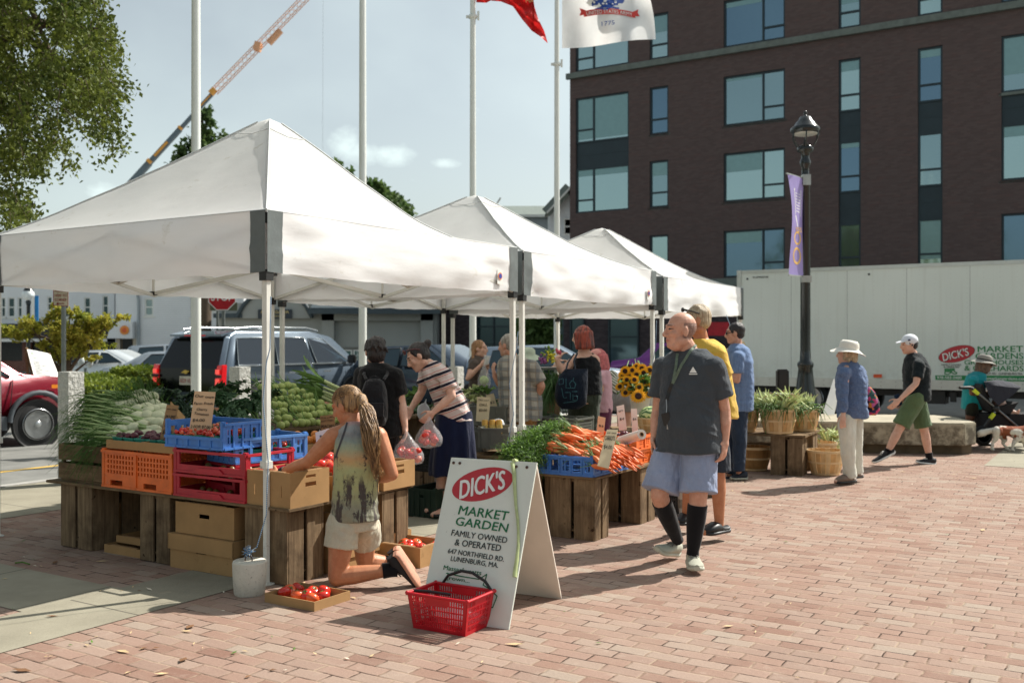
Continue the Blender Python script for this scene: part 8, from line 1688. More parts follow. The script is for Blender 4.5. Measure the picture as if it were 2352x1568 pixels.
def wheel(root,c,ax,r=.34,w=.22,rim=None,spokes=6,name='wheel'):
 c=V(c);ax=V(ax).normalized();m=MB();m.lathe(c,[(r*.70,0),(r*.93,0),(r,w*.18),(r,w*.82),(r*.93,w),(r*.70,w)],28,0,-ax,cap=False);o=mk(name,m,M_RUB,root)
 x=ax.cross(UP).normalized();y=x.cross(ax);m=MB();m.lathe(c+ax*.004,[(r*.72,0),(r*.72,-.02),(r*.66,-.02),(r*.64,.06),(.001,.065)],24,1,-ax,cap=False);m.lathe(c+ax*.012,[(r*.16,0),(r*.14,-.012),(.001,-.012)],14,0,-ax)
 for k in range(spokes):
  a=2*math.pi*k/spokes;d=x*math.cos(a)+y*math.sin(a);e=x*-math.sin(a)+y*math.cos(a);m.add([c+ax*.006+d*r*.12-e*r*.06,c+ax*.006+d*r*.68-e*r*.11,c+ax*.006+d*r*.68+e*r*.11,c+ax*.006+d*r*.12+e*r*.06,c-ax*.03+d*r*.12-e*r*.06,c-ax*.03+d*r*.68-e*r*.11,c-ax*.03+d*r*.68+e*r*.11,c-ax*.03+d*r*.12+e*r*.06],[(0,1,2,3),(0,4,5,1),(1,5,6,2),(2,6,7,3),(3,7,4,0)],0)
 m.lathe(c+ax*.008,[(r*.74,0),(r*.74,-.01),(r*.67,-.01),(r*.67,0)],24,0,-ax);q=mk('rim',m,rim or mat('alloy_rim',s(190,194,196),.25,.7,var=.05),root);
 q=q if q is None else q;q.parent=o;m.mi=m.mi;return o
M_RIMD=mat('dark_wheel_inside',s(26,26,28),.7)
def wheel2(root,c,ax,r=.34,w=.22,spokes=6,rimc=None):
 o=wheel(root,c,ax,r,w,[rimc or mat('alloy_rim',s(190,194,196),.25,.7,var=.05),M_RIMD],spokes);return o
for x in(1.6,2.35):wheel2(tk_,TP+R*x+Q*.12+UP*(.42+ZR),-Q,.42,.26);wheel2(tk_,TP+R*x+Q*2.3+UP*(.42+ZR),Q,.42,.26)
wheel2(tk_,TP+R*(TL+.7)+Q*.1+UP*(.42+ZR),-Q,.42,.26)
m=MB();m.prism([TP+R*(TL+.1)+Q*.15+UP*.4,TP+R*(TL+2.0)+Q*.15+UP*.4,TP+R*(TL+2.0)+Q*.15+UP*1.1,TP+R*(TL+1.3)+Q*.15+UP*1.35,TP+R*(TL+.95)+Q*.15+UP*2.1,TP+R*(TL+.1)+Q*.15+UP*2.2],Q*2.1);mk('cab',m,M_TRK,tk_,bevel=.04)
zt=lambda x,y:(2022.7+x*.204,733.8+y*.204);To=TP-Q*.004;Tn_=-Q
m=MB();ellipse(m,855,380,216,92,-.0,zt,To,Tn_,0,.003) if 0 else None
c0=ray_plane(*zt(856,382),To,Tn_);eu=(ray_plane(*zt(1056,330),To,Tn_)-c0);er=eu.length;ev=Tn_.cross(eu.normalized());
def oval(mb,k_,mi,lift):mb.add([c0+Tn_*lift]+[c0+Tn_*lift+eu*k_*math.cos(a)+ev*er*.45*k_*math.sin(a) for a in[2*math.pi*i/40 for i in range(40)]],[(0,i+1,(i+1)%40+1) for i in range(40)],mi)
oval(m,1.03,1,.002);oval(m,1.0,0,.004);mk('red_oval',m,[M_SRED,M_SDRK],tk_)
m=MB();ptext(m,"DICK'S",zt(716,466),zt(1008,398),18,To,Tn_,bold=.03,shear=.1,lift=.006,mi=1);ptext(m,"DICK'S",zt(710,462),zt(1002,394),18,To,Tn_,bold=.02,shear=.1,lift=.008);mk('oval_lettering',m,[M_WHT,M_SDRK],tk_)
m=MB();ptext(m,'MARKET',zt(1095,360),zt(1605,356),13.5,To,Tn_,bold=.022,lift=.004);ptext(m,'GARDENS',zt(1070,438),zt(1608,436),13.5,To,Tn_,bold=.022,lift=.004);ptext(m,'GREENHOUSES',zt(945,500),zt(1610,503),10.5,To,Tn_,bold=.02,lift=.004);ptext(m,'& ORCHARDS',zt(945,568),zt(1610,575),12,To,Tn_,bold=.02,lift=.004)
q=[ray_plane(*zt(*p),To,Tn_)+Tn_*.003 for p in((617,622),(1660,626),(1660,692),(617,672))];m.add(q,[(3,2,1,0)])
pline(m,[(725,550),(830,548),(830,580),(860,592),(850,606),(820,604),(800,586),(760,612),(725,608),(725,550)],.02,zt,To,Tn_,.004);pline(m,[(735,566),(820,564)],.03,zt,To,Tn_,.004);pline(m,[(735,582),(800,580)],.02,zt,To,Tn_,.004);mk('green_lettering',m,mat('truck_green',s(20,130,70),.5,var=.03),tk_)
m=MB();ptext(m,'978-582-0400',zt(636,662),zt(915,665),6.5,To,Tn_,bold=.01,lift=.006);ptext(m,'www.dicksmarketgardens.com',zt(965,668),zt(1650,676),6.5,To,Tn_,bold=.008,lift=.006);mk('white_lettering',m,M_WHT,tk_)
m=MB();ptext(m,'FAMILY OWNED',zt(688,512),zt(907,513),4,To,Tn_,bold=.02,lift=.004);ptext(m,'& OPERATED',zt(710,536),zt(887,538),4,To,Tn_,bold=.02,lift=.004);ptext(m,'647 NORTHFIELD RD.  LUNENBURG MA.',zt(985,612),zt(1602,617),5,To,Tn_,bold=.02,lift=.004);ptext(m,'M  054338',(1728,877),(1791,878),6,To,Tn_,bold=.02,lift=.004);ptext(m,'SUPREME',(1729,638),(1765,637),4,To,Tn_,bold=.03,lift=.004);mk('black_lettering',m,M_SDRK,tk_)
# concrete bench wall
def stain(t):
 P=t.pos();c=t.ramp(t.noise(P,3,5),[(.3,s(156,148,128)),(.7,s(186,176,154))]);sd=t.math('MULTIPLY',t.rng(t.noise(t.scale(P,(1,1,1)),4.2,7,.75),.40,.56),t.rng(t.dot(P,UP),.44,.36));c=t.mix(t.math('MULTIPLY',sd,.8),c,s(66,54,40));t.lk(c,t.b.inputs['Base Color']);t.bump(t.noise(P,50,5,.7),.5,.01)
M_BEN=mat('stained_concrete',rough=.9,fn=stain)
e1,e0=V((6.42,13.62,0)),V((2.3,14.25,0));bd=(e1-e0).normalized();bn_=V((-bd.y,bd.x,0));out=lambda k_,z:[e0-bn_*k_+UP*z,e1-bd*.22-bn_*k_+UP*z,e1+bd*k_*.5+bn_*.22+UP*z,e1+bd*k_*.5+bn_*1.1+UP*z,e1-bd*.22+bn_*(1.55+k_)+UP*z,e0+bn_*(1.55+k_)+UP*z]
bw=thing('concrete_bench','long low stained concrete bench wall behind the walking man','bench',e0.lerp(e1,.5));m=MB();m.prism(out(0,.13),UP*.31);mk('seat_slab',m,M_BEN,bw,bevel=.015);m=MB();m.prism(out(-.12,.0),UP*.129);mk('plinth',m,mat('dark_plinth_concrete',s(96,84,66),.9,var=.3,vsc=6),bw)  # recessed plinth in a darker concrete tone than the slab
b2=thing('concrete_bench','second stretch of concrete bench wall behind the corn stand','bench',(3.4,16,0));m=MB();m.ob(V((1.6,14.6,0)),V((1.5,-.25,0)),V((.2,1.2,0)),UP*.40);mk('seat_slab',m,M_BEN,b2,bevel=.015)
# boards leaning by the lamp
ld=thing('leaning_boards','white boards leaning together left of the sun hat woman','boards',W(1905,940,14.1))
for i,(x0,x1) in enumerate(((1897,1921),(1903,1923),(1909,1926))):
 m=MB();a,b=W(x0,950,14.1+.1*i),W(x1,872,14.35+.1*i);m.beam(a,b,.09,.012,up=Y1);mk('board',m,M_WHT,ld)
bx=MB();bx.box(W(1797,872,13.6)*1.0,.16,.12,.3);solo('black_bin',bx,mat('black_plastic',s(30,30,30),.5),'small black box standing behind the corn on the bench','box',loc=W(1797,872,13.6),bevel=.02)
m=MB();m.beam(W(1668,800,12.9),W(1690,850,12.9),.5,.015,up=Y1);solo('paper_sign',m,M_CREAM,'cream sign hanging behind the blue polo man','sign',loc=W(1680,820,12.9))
# stroller
SD_=14.35;sr=thing('baby_stroller','black stroller with grey canopy and yellow accents at the right edge','stroller',(W(2300,1000,SD_).x,SD_,0));M_TUB=mat('stroller_tube',s(120,124,126),.3,.7);M_FAB=cloth('dark_canopy_cloth',s(52,54,64),bump=.4)
zs=lambda x,y,d=SD_:W(*zt(x,y),d)
for dd in(0,.45):
 m=MB();m.tube([zs(1040,775,SD_+dd),zs(1300,990,SD_+dd),zs(1560,1215,SD_+dd)],.016,8);m.tube([zs(1150,1225,SD_+dd),zs(1290,1030,SD_+dd),zs(1330,985,SD_+dd)],.016,8);mk('frame_tube',m,M_TUB,sr)
 m=MB();m.beam(zs(1045,785,SD_+dd-.01),zs(1100,832,SD_+dd-.01),.045,.045,mi=0);m.beam(zs(1232,1110,SD_+dd-.01),zs(1278,1052,SD_+dd-.01),.045,.045);mk('yellow_band',m,mat('yellow_band',s(200,214,40),.5),sr)
 m=MB();m.beam(zs(1152,1228,SD_+dd-.012),zs(1225,1118,SD_+dd-.012),.05,.03);m.ball(zs(1300,995,SD_+dd),.05,10,8);m.tube([zs(895,762,SD_+dd),zs(1010,760,SD_+dd),zs(1040,775,SD_+dd)],.022,8);mk('joint_and_grip',m,M_BLK,sr)
 wheel(sr,zs(1160,1300,SD_+dd-.03),-Y1,.14,.05,[M_TUB,M_RIMD],3);wheel(sr,zs(1590,1290,SD_+dd-.03),-Y1,.12,.05,[M_TUB,M_RIMD],3)
m=MB();m.tube([zs(895,762),zs(895,762,SD_+.45)],.022,8);mk('handlebar',m,M_BLK,sr)
m=MB();rg=[]
for k_ in range(9):
 a=k_/8;w_=.25*math.sqrt(max(.02,1-abs(2*a-1)**3));rg.append([zs(*p,SD_+.22+(a*2-1)*.27) for p in[(1165+(.5-w_*2)*60,690+(.25-w_)*200),(1300,672+(.25-w_)*300),(1440,690+(.25-w_)*300),(1578,745+(.25-w_)*100),(1480,850),(1330,965),(1220,850)]])
m.ring(rg,0,True);mk('canopy',m,M_FAB,sr)
m=MB();m.prism([zs(1150,720,SD_+.02),zs(1250,960,SD_+.02),zs(1330,985,SD_+.02),zs(1560,925,SD_+.02),zs(1540,945,SD_+.02),zs(1450,1080,SD_+.02),zs(1250,1030,SD_+.02),zs(1120,760,SD_+.02)],Y1*.42);m.ob(zs(1200,1230,SD_+.02),V((.75,0,0)),V((0,.4,0)),UP*.22);mk('seat',m,mat('black_seat_cloth',s(26,26,30),.9),sr)
kd=thing('person','small child in the stroller with bare legs sticking out','person',zs(1400,1050));m=MB();
for a,b,c_ in(((1340,1010),(1440,1045),(1530,1110)),((1345,1000),(1450,1020),(1545,1050))):cone(m,zs(*a,SD_+.15),zs(*b,SD_+.1),.045,.036);cone(m,zs(*b,SD_+.1),zs(*c_,SD_+.06),.036,.024);cone(m,zs(*c_,SD_+.06),zs(c_[0]+14,c_[1]-34,SD_+.05),.022,.018)
m.ball(zs(1330,960,SD_+.22),(.11,.1,.14));m.ball(zs(1330,850,SD_+.22),.09);link_mesh('body',remesh(m,.009,3),SK_P,kd)
# dog
dg_=thing('dog','brown and white spaniel walking at the right edge beside the stroller','dog',(W(2310,1000,14.1).x,14.1,0));DD=14.1;zd=lambda x,y,dd=0:W(*zt(x,y),DD+dd);m=MB()
rg=[]
for x,yt,yb,w_ in((1268,1225,1262,.05),(1300,1196,1300,.085),(1360,1188,1305,.10),(1430,1192,1300,.10),(1500,1198,1330,.11),(1570,1195,1370,.115),(1640,1190,1380,.10),(1680,1170,1330,.08)):
 t0_,b0_=zd(x,yt),zd(x,yb);c_=(t0_+b0_)/2;h_=(t0_.z-b0_.z)/2;rg.append([c_+V((0,w_*math.cos(a),h_*math.sin(a))) for a in[2*math.pi*j/18 for j in range(18)]])
m.ring(rg,0,True);cone(m,zd(1670,1230),zd(1735,1130),.085,.06);cone(m,zd(1740,1110),zd(1765,1115),.075,.06);cone(m,zd(1775,1125),zd(1830,1150),.045,.028)
for sg in(-1,1):m.ball(zd(1738,1150,sg*.07),(.03,.014,.06))
for a,b,c_,d_,dd in(((1315,1250),(1300,1330),(1262,1380),(1250,1448),-.07),((1350,1270),(1395,1345),(1375,1390),(1430,1452),.07)):
 cone(m,zd(*a,dd),zd(*b,dd),.07,.04);cone(m,zd(*b,dd),zd(*c_,dd),.036,.022);cone(m,zd(*c_,dd),zd(*d_,dd),.020,.018);cone(m,zd(*d_,dd),zd(d_[0]+22,d_[1]+10,dd),.022,.018)
for a,b,c_,dd in(((1560,1310),(1500,1380),(1478,1455),-.06),((1600,1310),(1620,1385),(1640,1462),.07)):cone(m,zd(*a,dd),zd(*b,dd),.055,.030);cone(m,zd(*b,dd),zd(*c_,dd),.028,.019);cone(m,zd(*c_,dd),zd(c_[0]+24,c_[1]+8,dd),.022,.018)
cone(m,zd(1285,1235),zd(1200,1255),.035,.045);cone(m,zd(1200,1255),zd(1125,1275),.045,.05);cone(m,zd(1125,1275),zd(1106,1305),.05,.02)
def fur(t):
 P=t.pos();n_=t.math('ADD',t.noise(P,5.5,3,.5),t.math('MULTIPLY',t.dot(P,UP),.9));br=t.rng(n_,.70,.75);x=t.rng(t.dot(P,X1),zd(1285,0).x,zd(1300,0).x);c=t.mix(t.math('MULTIPLY',br,x),s(222,214,200),s(140,74,44));t.lk(t.mix(.3,c,t.ramp(t.noise(P,90,4,.7),[(.3,(.6,.6,.6)),(.7,(1,1,1))]),'MULTIPLY'),t.b.inputs['Base Color']);t.bump(t.noise(P,120,3),.8,.006)
link_mesh('body',remesh(m,.010,3,disp=lambda p:noise.noise(p*30)*.006),mat('spaniel_fur',rough=.9,fn=fur),dg_)
# ================================================================ CARS
def car(label,o,hd,prof,glass,W2,col,wheels,wr_=.34,name='parked_car',group='cars parked or driving on the street',lights=None,win=None,spokes=6,gl=None):
 """o ground point under the rear axle line centre, hd heading; prof side outline [(x, z, halfwidth)], glass = list of side-window polygons [(x,z)..]"""
 hd=V(hd).normalized();sd=V((hd.y,-hd.x,0));o=V(o);t=thing(name,label,'car',o,group=group);P=lambda x,y,z:o+hd*x+sd*y+UP*z
 m=MB();n=len(prof);Lr=[P(x,-w,z) for x,z,w in prof];Rr=[P(x,w,z) for x,z,w in prof]
 m.add(Lr+Rr,[tuple(range(n)),tuple(range(2*n-1,n-1,-1))]+[(i,i+n,(i+1)%n+n,(i+1)%n) for i in range(n)],0,False);cm=MB()
 bo=mk('body',m,col,t);me=bo.data;bm=bmesh.new();bm.from_mesh(me);bmesh.ops.remove_doubles(bm,verts=bm.verts,dist=1e-5);bmesh.ops.recalc_face_normals(bm,faces=bm.faces);bmesh.ops.triangulate(bm,faces=[f_ for f_ in bm.faces if len(f_.verts)>4]);es=[e for e in bm.edges if len(e.link_faces)==2 and e.calc_face_angle(0)>.42];bmesh.ops.bevel(bm,geom=es,offset=.045,segments=3,affect='EDGES',clamp_overlap=True);
 for f_ in bm.faces:f_.smooth=True
 bm.to_mesh(me);bm.free()
 def hw(x,z):
  zs_=sorted(set((zz,w) for _,zz,w in prof));
  for(z0_,w0_),(z1_,w1_) in zip(zs_,zs_[1:]):
   if z0_<=z<=z1_:return w0_+(w1_-w0_)*(z-z0_)/max(1e-6,z1_-z0_)
  return prof[0][2]
 gm_=gl or mat('car_glass',s(70,84,90),.05,.6,var=.0)
 for g_ in glass:
  for sg in(-1,1):
   m=MB();q=[P(x,sg*(hw(x,z)+.012),z) for x,z in g_];m.add(q,[tuple(range(len(q)))[::sg]]);mk('side_window',m,gm_,t)
   fm_=MB();fm_.tube([P(x,sg*(hw(x,z)+.014),z) for x,z in g_+[g_[0]]],.012,4,cap=False);mk('window_trim',fm_,mat('chrome_trim',s(200,206,208),.2,.8) if win is None else win,t)
 for wx in wheels:
  for sg in(-1,1):
   m=MB();m.lathe(P(wx,sg*(W2-.02),wr_*.98),[(wr_*1.2,0),(wr_*1.2,.035),(wr_*1.1,.035),(wr_*1.1,-.1)],30,0,sd*sg);mk('wheel_arch',m,M_BLK,t);wheel2(t,P(wx,sg*(W2+.012),wr_),sd*sg,wr_,.2,spokes)
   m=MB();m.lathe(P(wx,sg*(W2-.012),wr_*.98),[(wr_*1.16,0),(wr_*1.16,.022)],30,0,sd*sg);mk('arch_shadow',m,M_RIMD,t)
 return t,P,sd,hd,hw
def carpaint(n,c,met=.5):return mat(n,c,.25,met,var=.04,vsc=2,coat=.8)
M_CHR=mat('chrome_trim',s(200,206,208),.2,.8);M_TAIL=mat('tail_lamp_red',s(190,14,22),.2,coat=.5,emit=.22)
# big grey SUV
hd=V((.49,.87,0)).normalized();sdv=V((hd.y,-hd.x,0));rr_=V((W(518,0,20).x,20,ZR));oc=rr_-sdv*1.02
pr=[(0,.42,.98),(-.06,.62,1.0),(-.04,.80,1.0),(.02,1.16,.98),(.30,1.80,.86),(.5,1.90,.80),(2.8,1.92,.80),(3.55,1.80,.80),(4.35,1.22,.93),(5.55,1.14,.95),(5.68,.95,.95),(5.72,.6,.95),(5.6,.34,.95),(.2,.34,.98)]
M_SUV=carpaint('blue_grey_paint',s(112,126,140));M_SUVB=mat('tinted_tailgate',s(14,16,18),.16,0,spec=.35)
sv,P,sd,hd,hw=car('big blue grey SUV with black tailgate, stopped behind the kale',oc,hd,pr,[[(.42,1.2),(.5,1.76),(1.42,1.78),(1.42,1.2)],[(1.6,1.2),(1.6,1.78),(2.55,1.78),(2.75,1.2)],[(2.86,1.2),(2.68,1.77),(3.2,1.74),(3.95,1.26),(3.95,1.2)]],1.0,M_SUV,(1.05,4.1+.0),.40,name='parked_suv',gl=mat('suv_glass',s(140,156,172),.05,.85,var=0))
m=MB();m.add([P(-.075,-.86,.66),P(-.075,.86,.66),P(-.05,.86,1.14),P(.262,.72,1.76),P(.262,-.72,1.76),P(-.05,-.86,1.14)],[(0,5,2,1),(5,4,3,2)]);mk('tailgate',m,M_SUVB,sv)
m=MB();m.prism([P(.15,-.74,1.80),P(.15,.74,1.80),P(.5,.74,1.87),P(.5,-.74,1.87)],UP*.04);mk('roof_spoiler',m,M_SUV,sv);m=MB();m.ob(P(.14,-.3,1.80),sd*.6,hd*.02,UP*.025);mk('brake_light',m,M_TAIL,sv)
for sg in(-1,1):
 m=MB();m.prism([P(-.10,sg*.80,.78),P(-.10,sg*1.0,.80),P(-.06,sg*.99,1.22),P(-.06,sg*.84,1.2)],hd*.14);mk('tail_light',m,M_TAIL,sv,bevel=.01);m=MB();m.box(P(-.105,sg*.9,.985),.2,.03,.05,(sd,hd,UP));m.box(P(-.108,sg*.9,1.08),.09,.02,.09,(sd,hd,UP),1);m.box(P(-.108,sg*.9,.88),.09,.02,.11,(sd,hd,UP),1);mk('lamp_details',m,[M_BLK,mat('lamp_glow_red',s(255,90,80),.3,emit=.5,var=0)],sv);m=MB();m.tube([P(.5,sg*.74,1.95),P(1.0,sg*.75,1.99),P(2.7,sg*.75,1.99),P(3.1,sg*.74,1.93)],.025,6);mk('roof_rail',m,M_CHR,sv)
 m=MB();m.box(P(3.9,sg*1.12,1.28),.22,.12,.2,(sd,hd,UP));m.beam(P(3.92,sg*1.0,1.22),P(3.9,sg*1.05,1.24),.06);mk('wing_mirror',m,M_BLK,sv,bevel=.03)
 for x in(1.85,3.0):m=MB();m.beam(P(x,sg*1.02,1.02),P(x+.24,sg*1.02,1.02),.035,.035);mk('door_handle',m,M_CHR,sv)
 for x in(1.5,2.8,4.0):m=MB();m.beam(P(x,sg*1.001,.45),P(x,sg*1.001,1.14),.008,.01,up=sd);mk('door_seam',m,M_BLK,sv)
 m=MB();m.beam(P(.3,sg*.985,1.185),P(4.2,sg*.955,1.195),.02,.03);mk('belt_trim',m,M_CHR,sv)
m=MB();m.ob(P(-.11,-.17,.80),sd*.34,hd*.02,UP*.18);mk('number_plate',m,mat('plate_cream',s(214,210,196),.5),sv);m=MB();m.text('5E29 10',P(-.112,-.145,.85),sd,UP,.08,.29,0,bold=.02);mk('plate_digits',m,mat('plate_red',s(170,60,60),.5),sv)
m=MB();m.prism([P(-.115,-.12,1.045),P(-.115,.05,1.045),P(-.115,.12,1.09),P(-.115,-.05,1.09)],hd*.02);m.box(P(-.10,0,1.067),.07,.02,.075,(sd,hd,UP));mk('gold_emblem',m,mat('gold_emblem',s(214,180,90),.3,.6),sv)
m=MB();m.ob(P(-.12,-1.0,.36),sd*2.0,hd*.2,UP*.28);mk('rear_bumper',m,M_SUV,sv,bevel=.05)
# red SUV at the left edge
hd=V((.62,.785,0)).normalized();fc=V((W(100,0,16.3).x,16.3,ZR));sdv=V((hd.y,-hd.x,0));oc=fc-hd*3.55-sdv*.9
prr=[(.0,.45,.9),(.0,.95,.9),(.25,1.7,.78),(2.4,1.74,.78),(3.2,1.16,.9),(4.05,1.08,.86),(4.18,.8,.84),(4.18,.4,.84),(.2,.35,.9)]
M_REDC=carpaint('crimson_paint',s(122,26,42),.3)
rc,P,sd,hd,hw=car('crimson SUV with silver wheels cut off by the left edge',oc,hd,prr,[[(.5,1.08),(.5,1.6),(1.35,1.6),(1.35,1.08)],[(1.45,1.08),(1.45,1.6),(2.3,1.6),(3.0,1.14),(3.0,1.08)]],.9,M_REDC,(.85,3.45),.345,name='parked_suv',win=M_BLK)
m=MB();m.tube([P(3.45+.46*math.cos(a),.935,.40+.46*math.sin(a)) for a in[math.pi*i/14 for i in range(15)]],.045,6);m.ob(P(.3,.86,.28),hd*2.65,sd*.07,UP*.22);mk('grey_cladding',m,mat('grey_cladding',s(74,80,86),.6),rc)
m=MB();m.ob(P(3.68,.9,.92),hd*.16,sd*.015,UP*.06);mk('side_marker',m,mat('amber_lens',s(240,140,30),.3),rc);m=MB();m.box(P(2.6,1.03,1.18),.2,.2,.26,(sd,hd,UP));mk('wing_mirror',m,M_BLK,rc,bevel=.04)
m=MB();m.beam(P(3.0,.906,.5),P(3.05,.906,1.08),.01,.01,up=sd);m.beam(P(1.4,.906,.5),P(1.4,.906,1.05),.01,.01,up=sd);mk('door_seam',m,M_BLK,rc)
# sedans
sed=[(.0,.4,.86),(-.08,.75,.88),(.1,.98,.86),(.55,1.02,.84),(1.25,1.40,.66),(2.3,1.44,.64),(3.2,1.05,.84),(4.3,.86,.84),(4.45,.6,.84),(4.4,.3,.84),(.1,.3,.86)]
sg_=[[(1.05,1.06),(1.35,1.34),(2.1,1.36),(2.1,1.04)],[(2.18,1.04),(2.18,1.36),(2.4,1.34),(2.95,1.08)]]
suvp=[(.0,.4,.88),(-.05,.9,.9),(.05,1.1,.88),(.35,1.55,.72),(2.2,1.62,.7),(3.1,1.12,.88),(4.25,.98,.86),(4.4,.6,.86),(4.35,.32,.86),(.1,.32,.88)]
suvg=[[(.55,1.12),(.65,1.48),(1.4,1.54),(1.4,1.12)],[(1.48,1.12),(1.48,1.54),(2.15,1.54),(2.8,1.14)]]
car('silver sedan parked behind the hedges',V((W(225,0,27).x,27,ZR)),(.93,.36,0),sed,sg_,.88,carpaint('silver_paint',s(170,180,188)),(.85,3.55),.34,win=M_BLK)
car('pale grey car further behind the silver sedan',V((W(275,0,33).x,33,ZR)),(.95,.3,0),suvp,suvg,.88,carpaint('silver_paint',s(170,180,188)),(.85,3.5),.34,win=M_BLK)
car('dark blue grey car behind the striped woman',V((W(850,0,24).x,24.5,ZR)),(.78,-.45,0),suvp,suvg,.9,carpaint('slate_blue_paint',s(70,84,100)),(.85,3.5),.36,win=M_BLK)
car('light silver blue car behind the braided girl',V((W(1055,0,22.5).x,23,ZR)),(.98,.15,0),suvp,suvg,.88,carpaint('pale_blue_paint',s(140,156,172)),(.85,3.5),.34,win=M_BLK)
car('purple off road car with upright screen right of the far tent pole',V((7.1,34,ZR)),(-.98,.1,0),[(.0,.5,.85),(.0,1.1,.85),(.1,1.62,.8),(2.2,1.64,.8),(2.75,1.12,.82),(3.7,1.02,.7),(3.75,.6,.7),(.1,.5,.85)],[[(.4,1.1),(.4,1.52),(1.1,1.52),(1.1,1.1)],[(1.2,1.1),(1.2,1.52),(2.05,1.52),(2.4,1.12)]],.85,carpaint('purple_paint',s(128,36,140),.2),(.7,3.1),.42,win=M_BLK)
car('white car between the notice board and the meter',V((W(120,0,31).x,31,ZR)),(.95,-.2,0),sed,sg_,.88,carpaint('white_paint_car',s(216,222,224),.1),(.85,3.55),.34,win=M_BLK)
# ================================================================ SIGNS AND STREET FURNITURE
M_GPOST=mat('galvanised_post',s(128,134,132),.5,.5);def_=0
pk=thing('parking_sign','parking sign on a steel post reading PARKING HERE TO CORNER','road sign',(W(144,0,14.6).x,14.6,0));D_=14.6;q0=W(144,783,D_);m=MB();m.box(V((q0.x,D_+.03,1.2)),.05,.05,2.4+.26);mk('post',m,M_GPOST,pk);m=MB();a,b,c_,e_=W(122,700,D_),W(157,702,D_),W(157,642,D_),W(122,640,D_);m.prism([a,b,c_,e_],V((0,.006,0)));mk('sign_plate',m,mat('sign_beige',s(206,196,172),.5),pk,bevel=.001)
m=MB()
for i,(st,y) in enumerate((('PARKING',670),('HERE TO',680.5),('CORNER',690.5))):m.text(st,W(126,y,D_-.002),X1,UP,.042,W(153,0,D_).x-W(126,0,D_).x,0,bold=.01,lift=.003)
m.ob(W(131,697,D_)-V((0,.006,0)),V((.11,0,0)),V((0,.002,0)),UP*.012);m.add([W(129,696,D_)-Y1*.006,W(134,699.5,D_)-Y1*.006,W(134,692.5,D_)-Y1*.006],[(0,1,2)]);
for p_,q_ in((a,b),(b,c_),(c_,e_),(e_,a)):m.beam(p_.lerp(V((q0.x,D_,p_.z)),.04)-Y1*.004,q_.lerp(V((q0.x,D_,q_.z)),.04)-Y1*.004,.008,.003,up=Y1)
mk('sign_lettering',m,mat('sign_maroon',s(150,44,44),.6),pk)
st_=thing('stop_sign','red octagonal STOP sign behind the nearest tent','road sign',(W(510,0,24).x,24,0));D_=24;c0_=W(510,680,D_);m=MB();m.box(V((c0_.x+.02,D_+.04,1.35)),.07,.05,2.9);m.box(V((c0_.x-.12,D_+.04,1.3)),.05,.05,2.6);mk('post',m,M_GPOST,st_)
m=MB();m.prism([c0_+V((.36*math.cos(math.pi/8+i*math.pi/4),0,.36*math.sin(math.pi/8+i*math.pi/4))) for i in range(8)],Y1*.01,0);mk('white_border',m,M_WHT,st_);m=MB();m.prism([c0_-Y1*.006+V((.335*math.cos(math.pi/8+i*math.pi/4),0,.335*math.sin(math.pi/8+i*math.pi/4))) for i in range(8)],Y1*.004,0);mk('red_octagon',m,mat('stop_red',s(184,24,40),.4),st_);m=MB();m.text('STOP',c0_+V((-.26,-.008,-.10)),X1,UP,.21,.52,0,bold=.02);mk('stop_lettering',m,M_WHT,st_)
m=MB();m.ob(c0_+V((-.3,.02,-.34)),V((.66,0,0)),V((0,.01,0)),UP*.2);mk('back_plate',m,mat('olive_back',s(96,100,76),.7),st_)
nb=thing('notice_board','white easel board with green heading 2021 Concert Series behind the red car','notice board',(W(95,0,17.8).x,17.8,0));D_=17.8;m=MB();q=[W(62,801,D_),W(110,812,D_+.4),W(134,866,D_+.35),W(134,930,D_+.3),W(80,930,D_-.05),W(76,856,D_-.05)];q=[W(62,801,D_),W(112,811,D_+.45),W(136,872,D_+.35),W(78,862,D_-.1)];m.add(q+[p_+V((.01,.03,0)) for p_ in q],[(3,2,1,0),(4,5,6,7),(0,1,5,4),(1,2,6,5),(2,3,7,6),(3,0,4,7)]);mk('board',m,M_WHT,nb)
u_=(q[2]-q[3]).normalized();v_=(q[0]-q[3]).normalized();m=MB();m.text('2021 The',q[3]+v_*(q[0]-q[3]).length*.84+u_*.05-Y1*.004,u_,v_,.05,.3);m.text('Concert Series',q[3]+v_*(q[0]-q[3]).length*.7+u_*.03-Y1*.004,u_,v_,.05,.38);mk('green_heading',m,M_SGRN,nb);m=MB()
for i in range(9):m.ob(q[3]+v_*(q[0]-q[3]).length*(.1+i*.06)+u_*.06-Y1*.006,u_*(.14 if i%3 else .3),Y1*.002,v_*.012)
mk('small_print',m,mat('print_grey',s(150,156,156),.7),nb);m=MB();m.beam(W(60,798,D_+.02),V((W(72,0,D_).x,D_,0)),.04);m.beam(W(60,798,D_+.02),V((W(50,0,D_).x,D_+.9,0)),.04);m.beam(W(112,809,D_+.47),V((W(128,0,D_+.4).x,D_+.4,0)),.04);mk('easel',m,M_WOODV,nb)
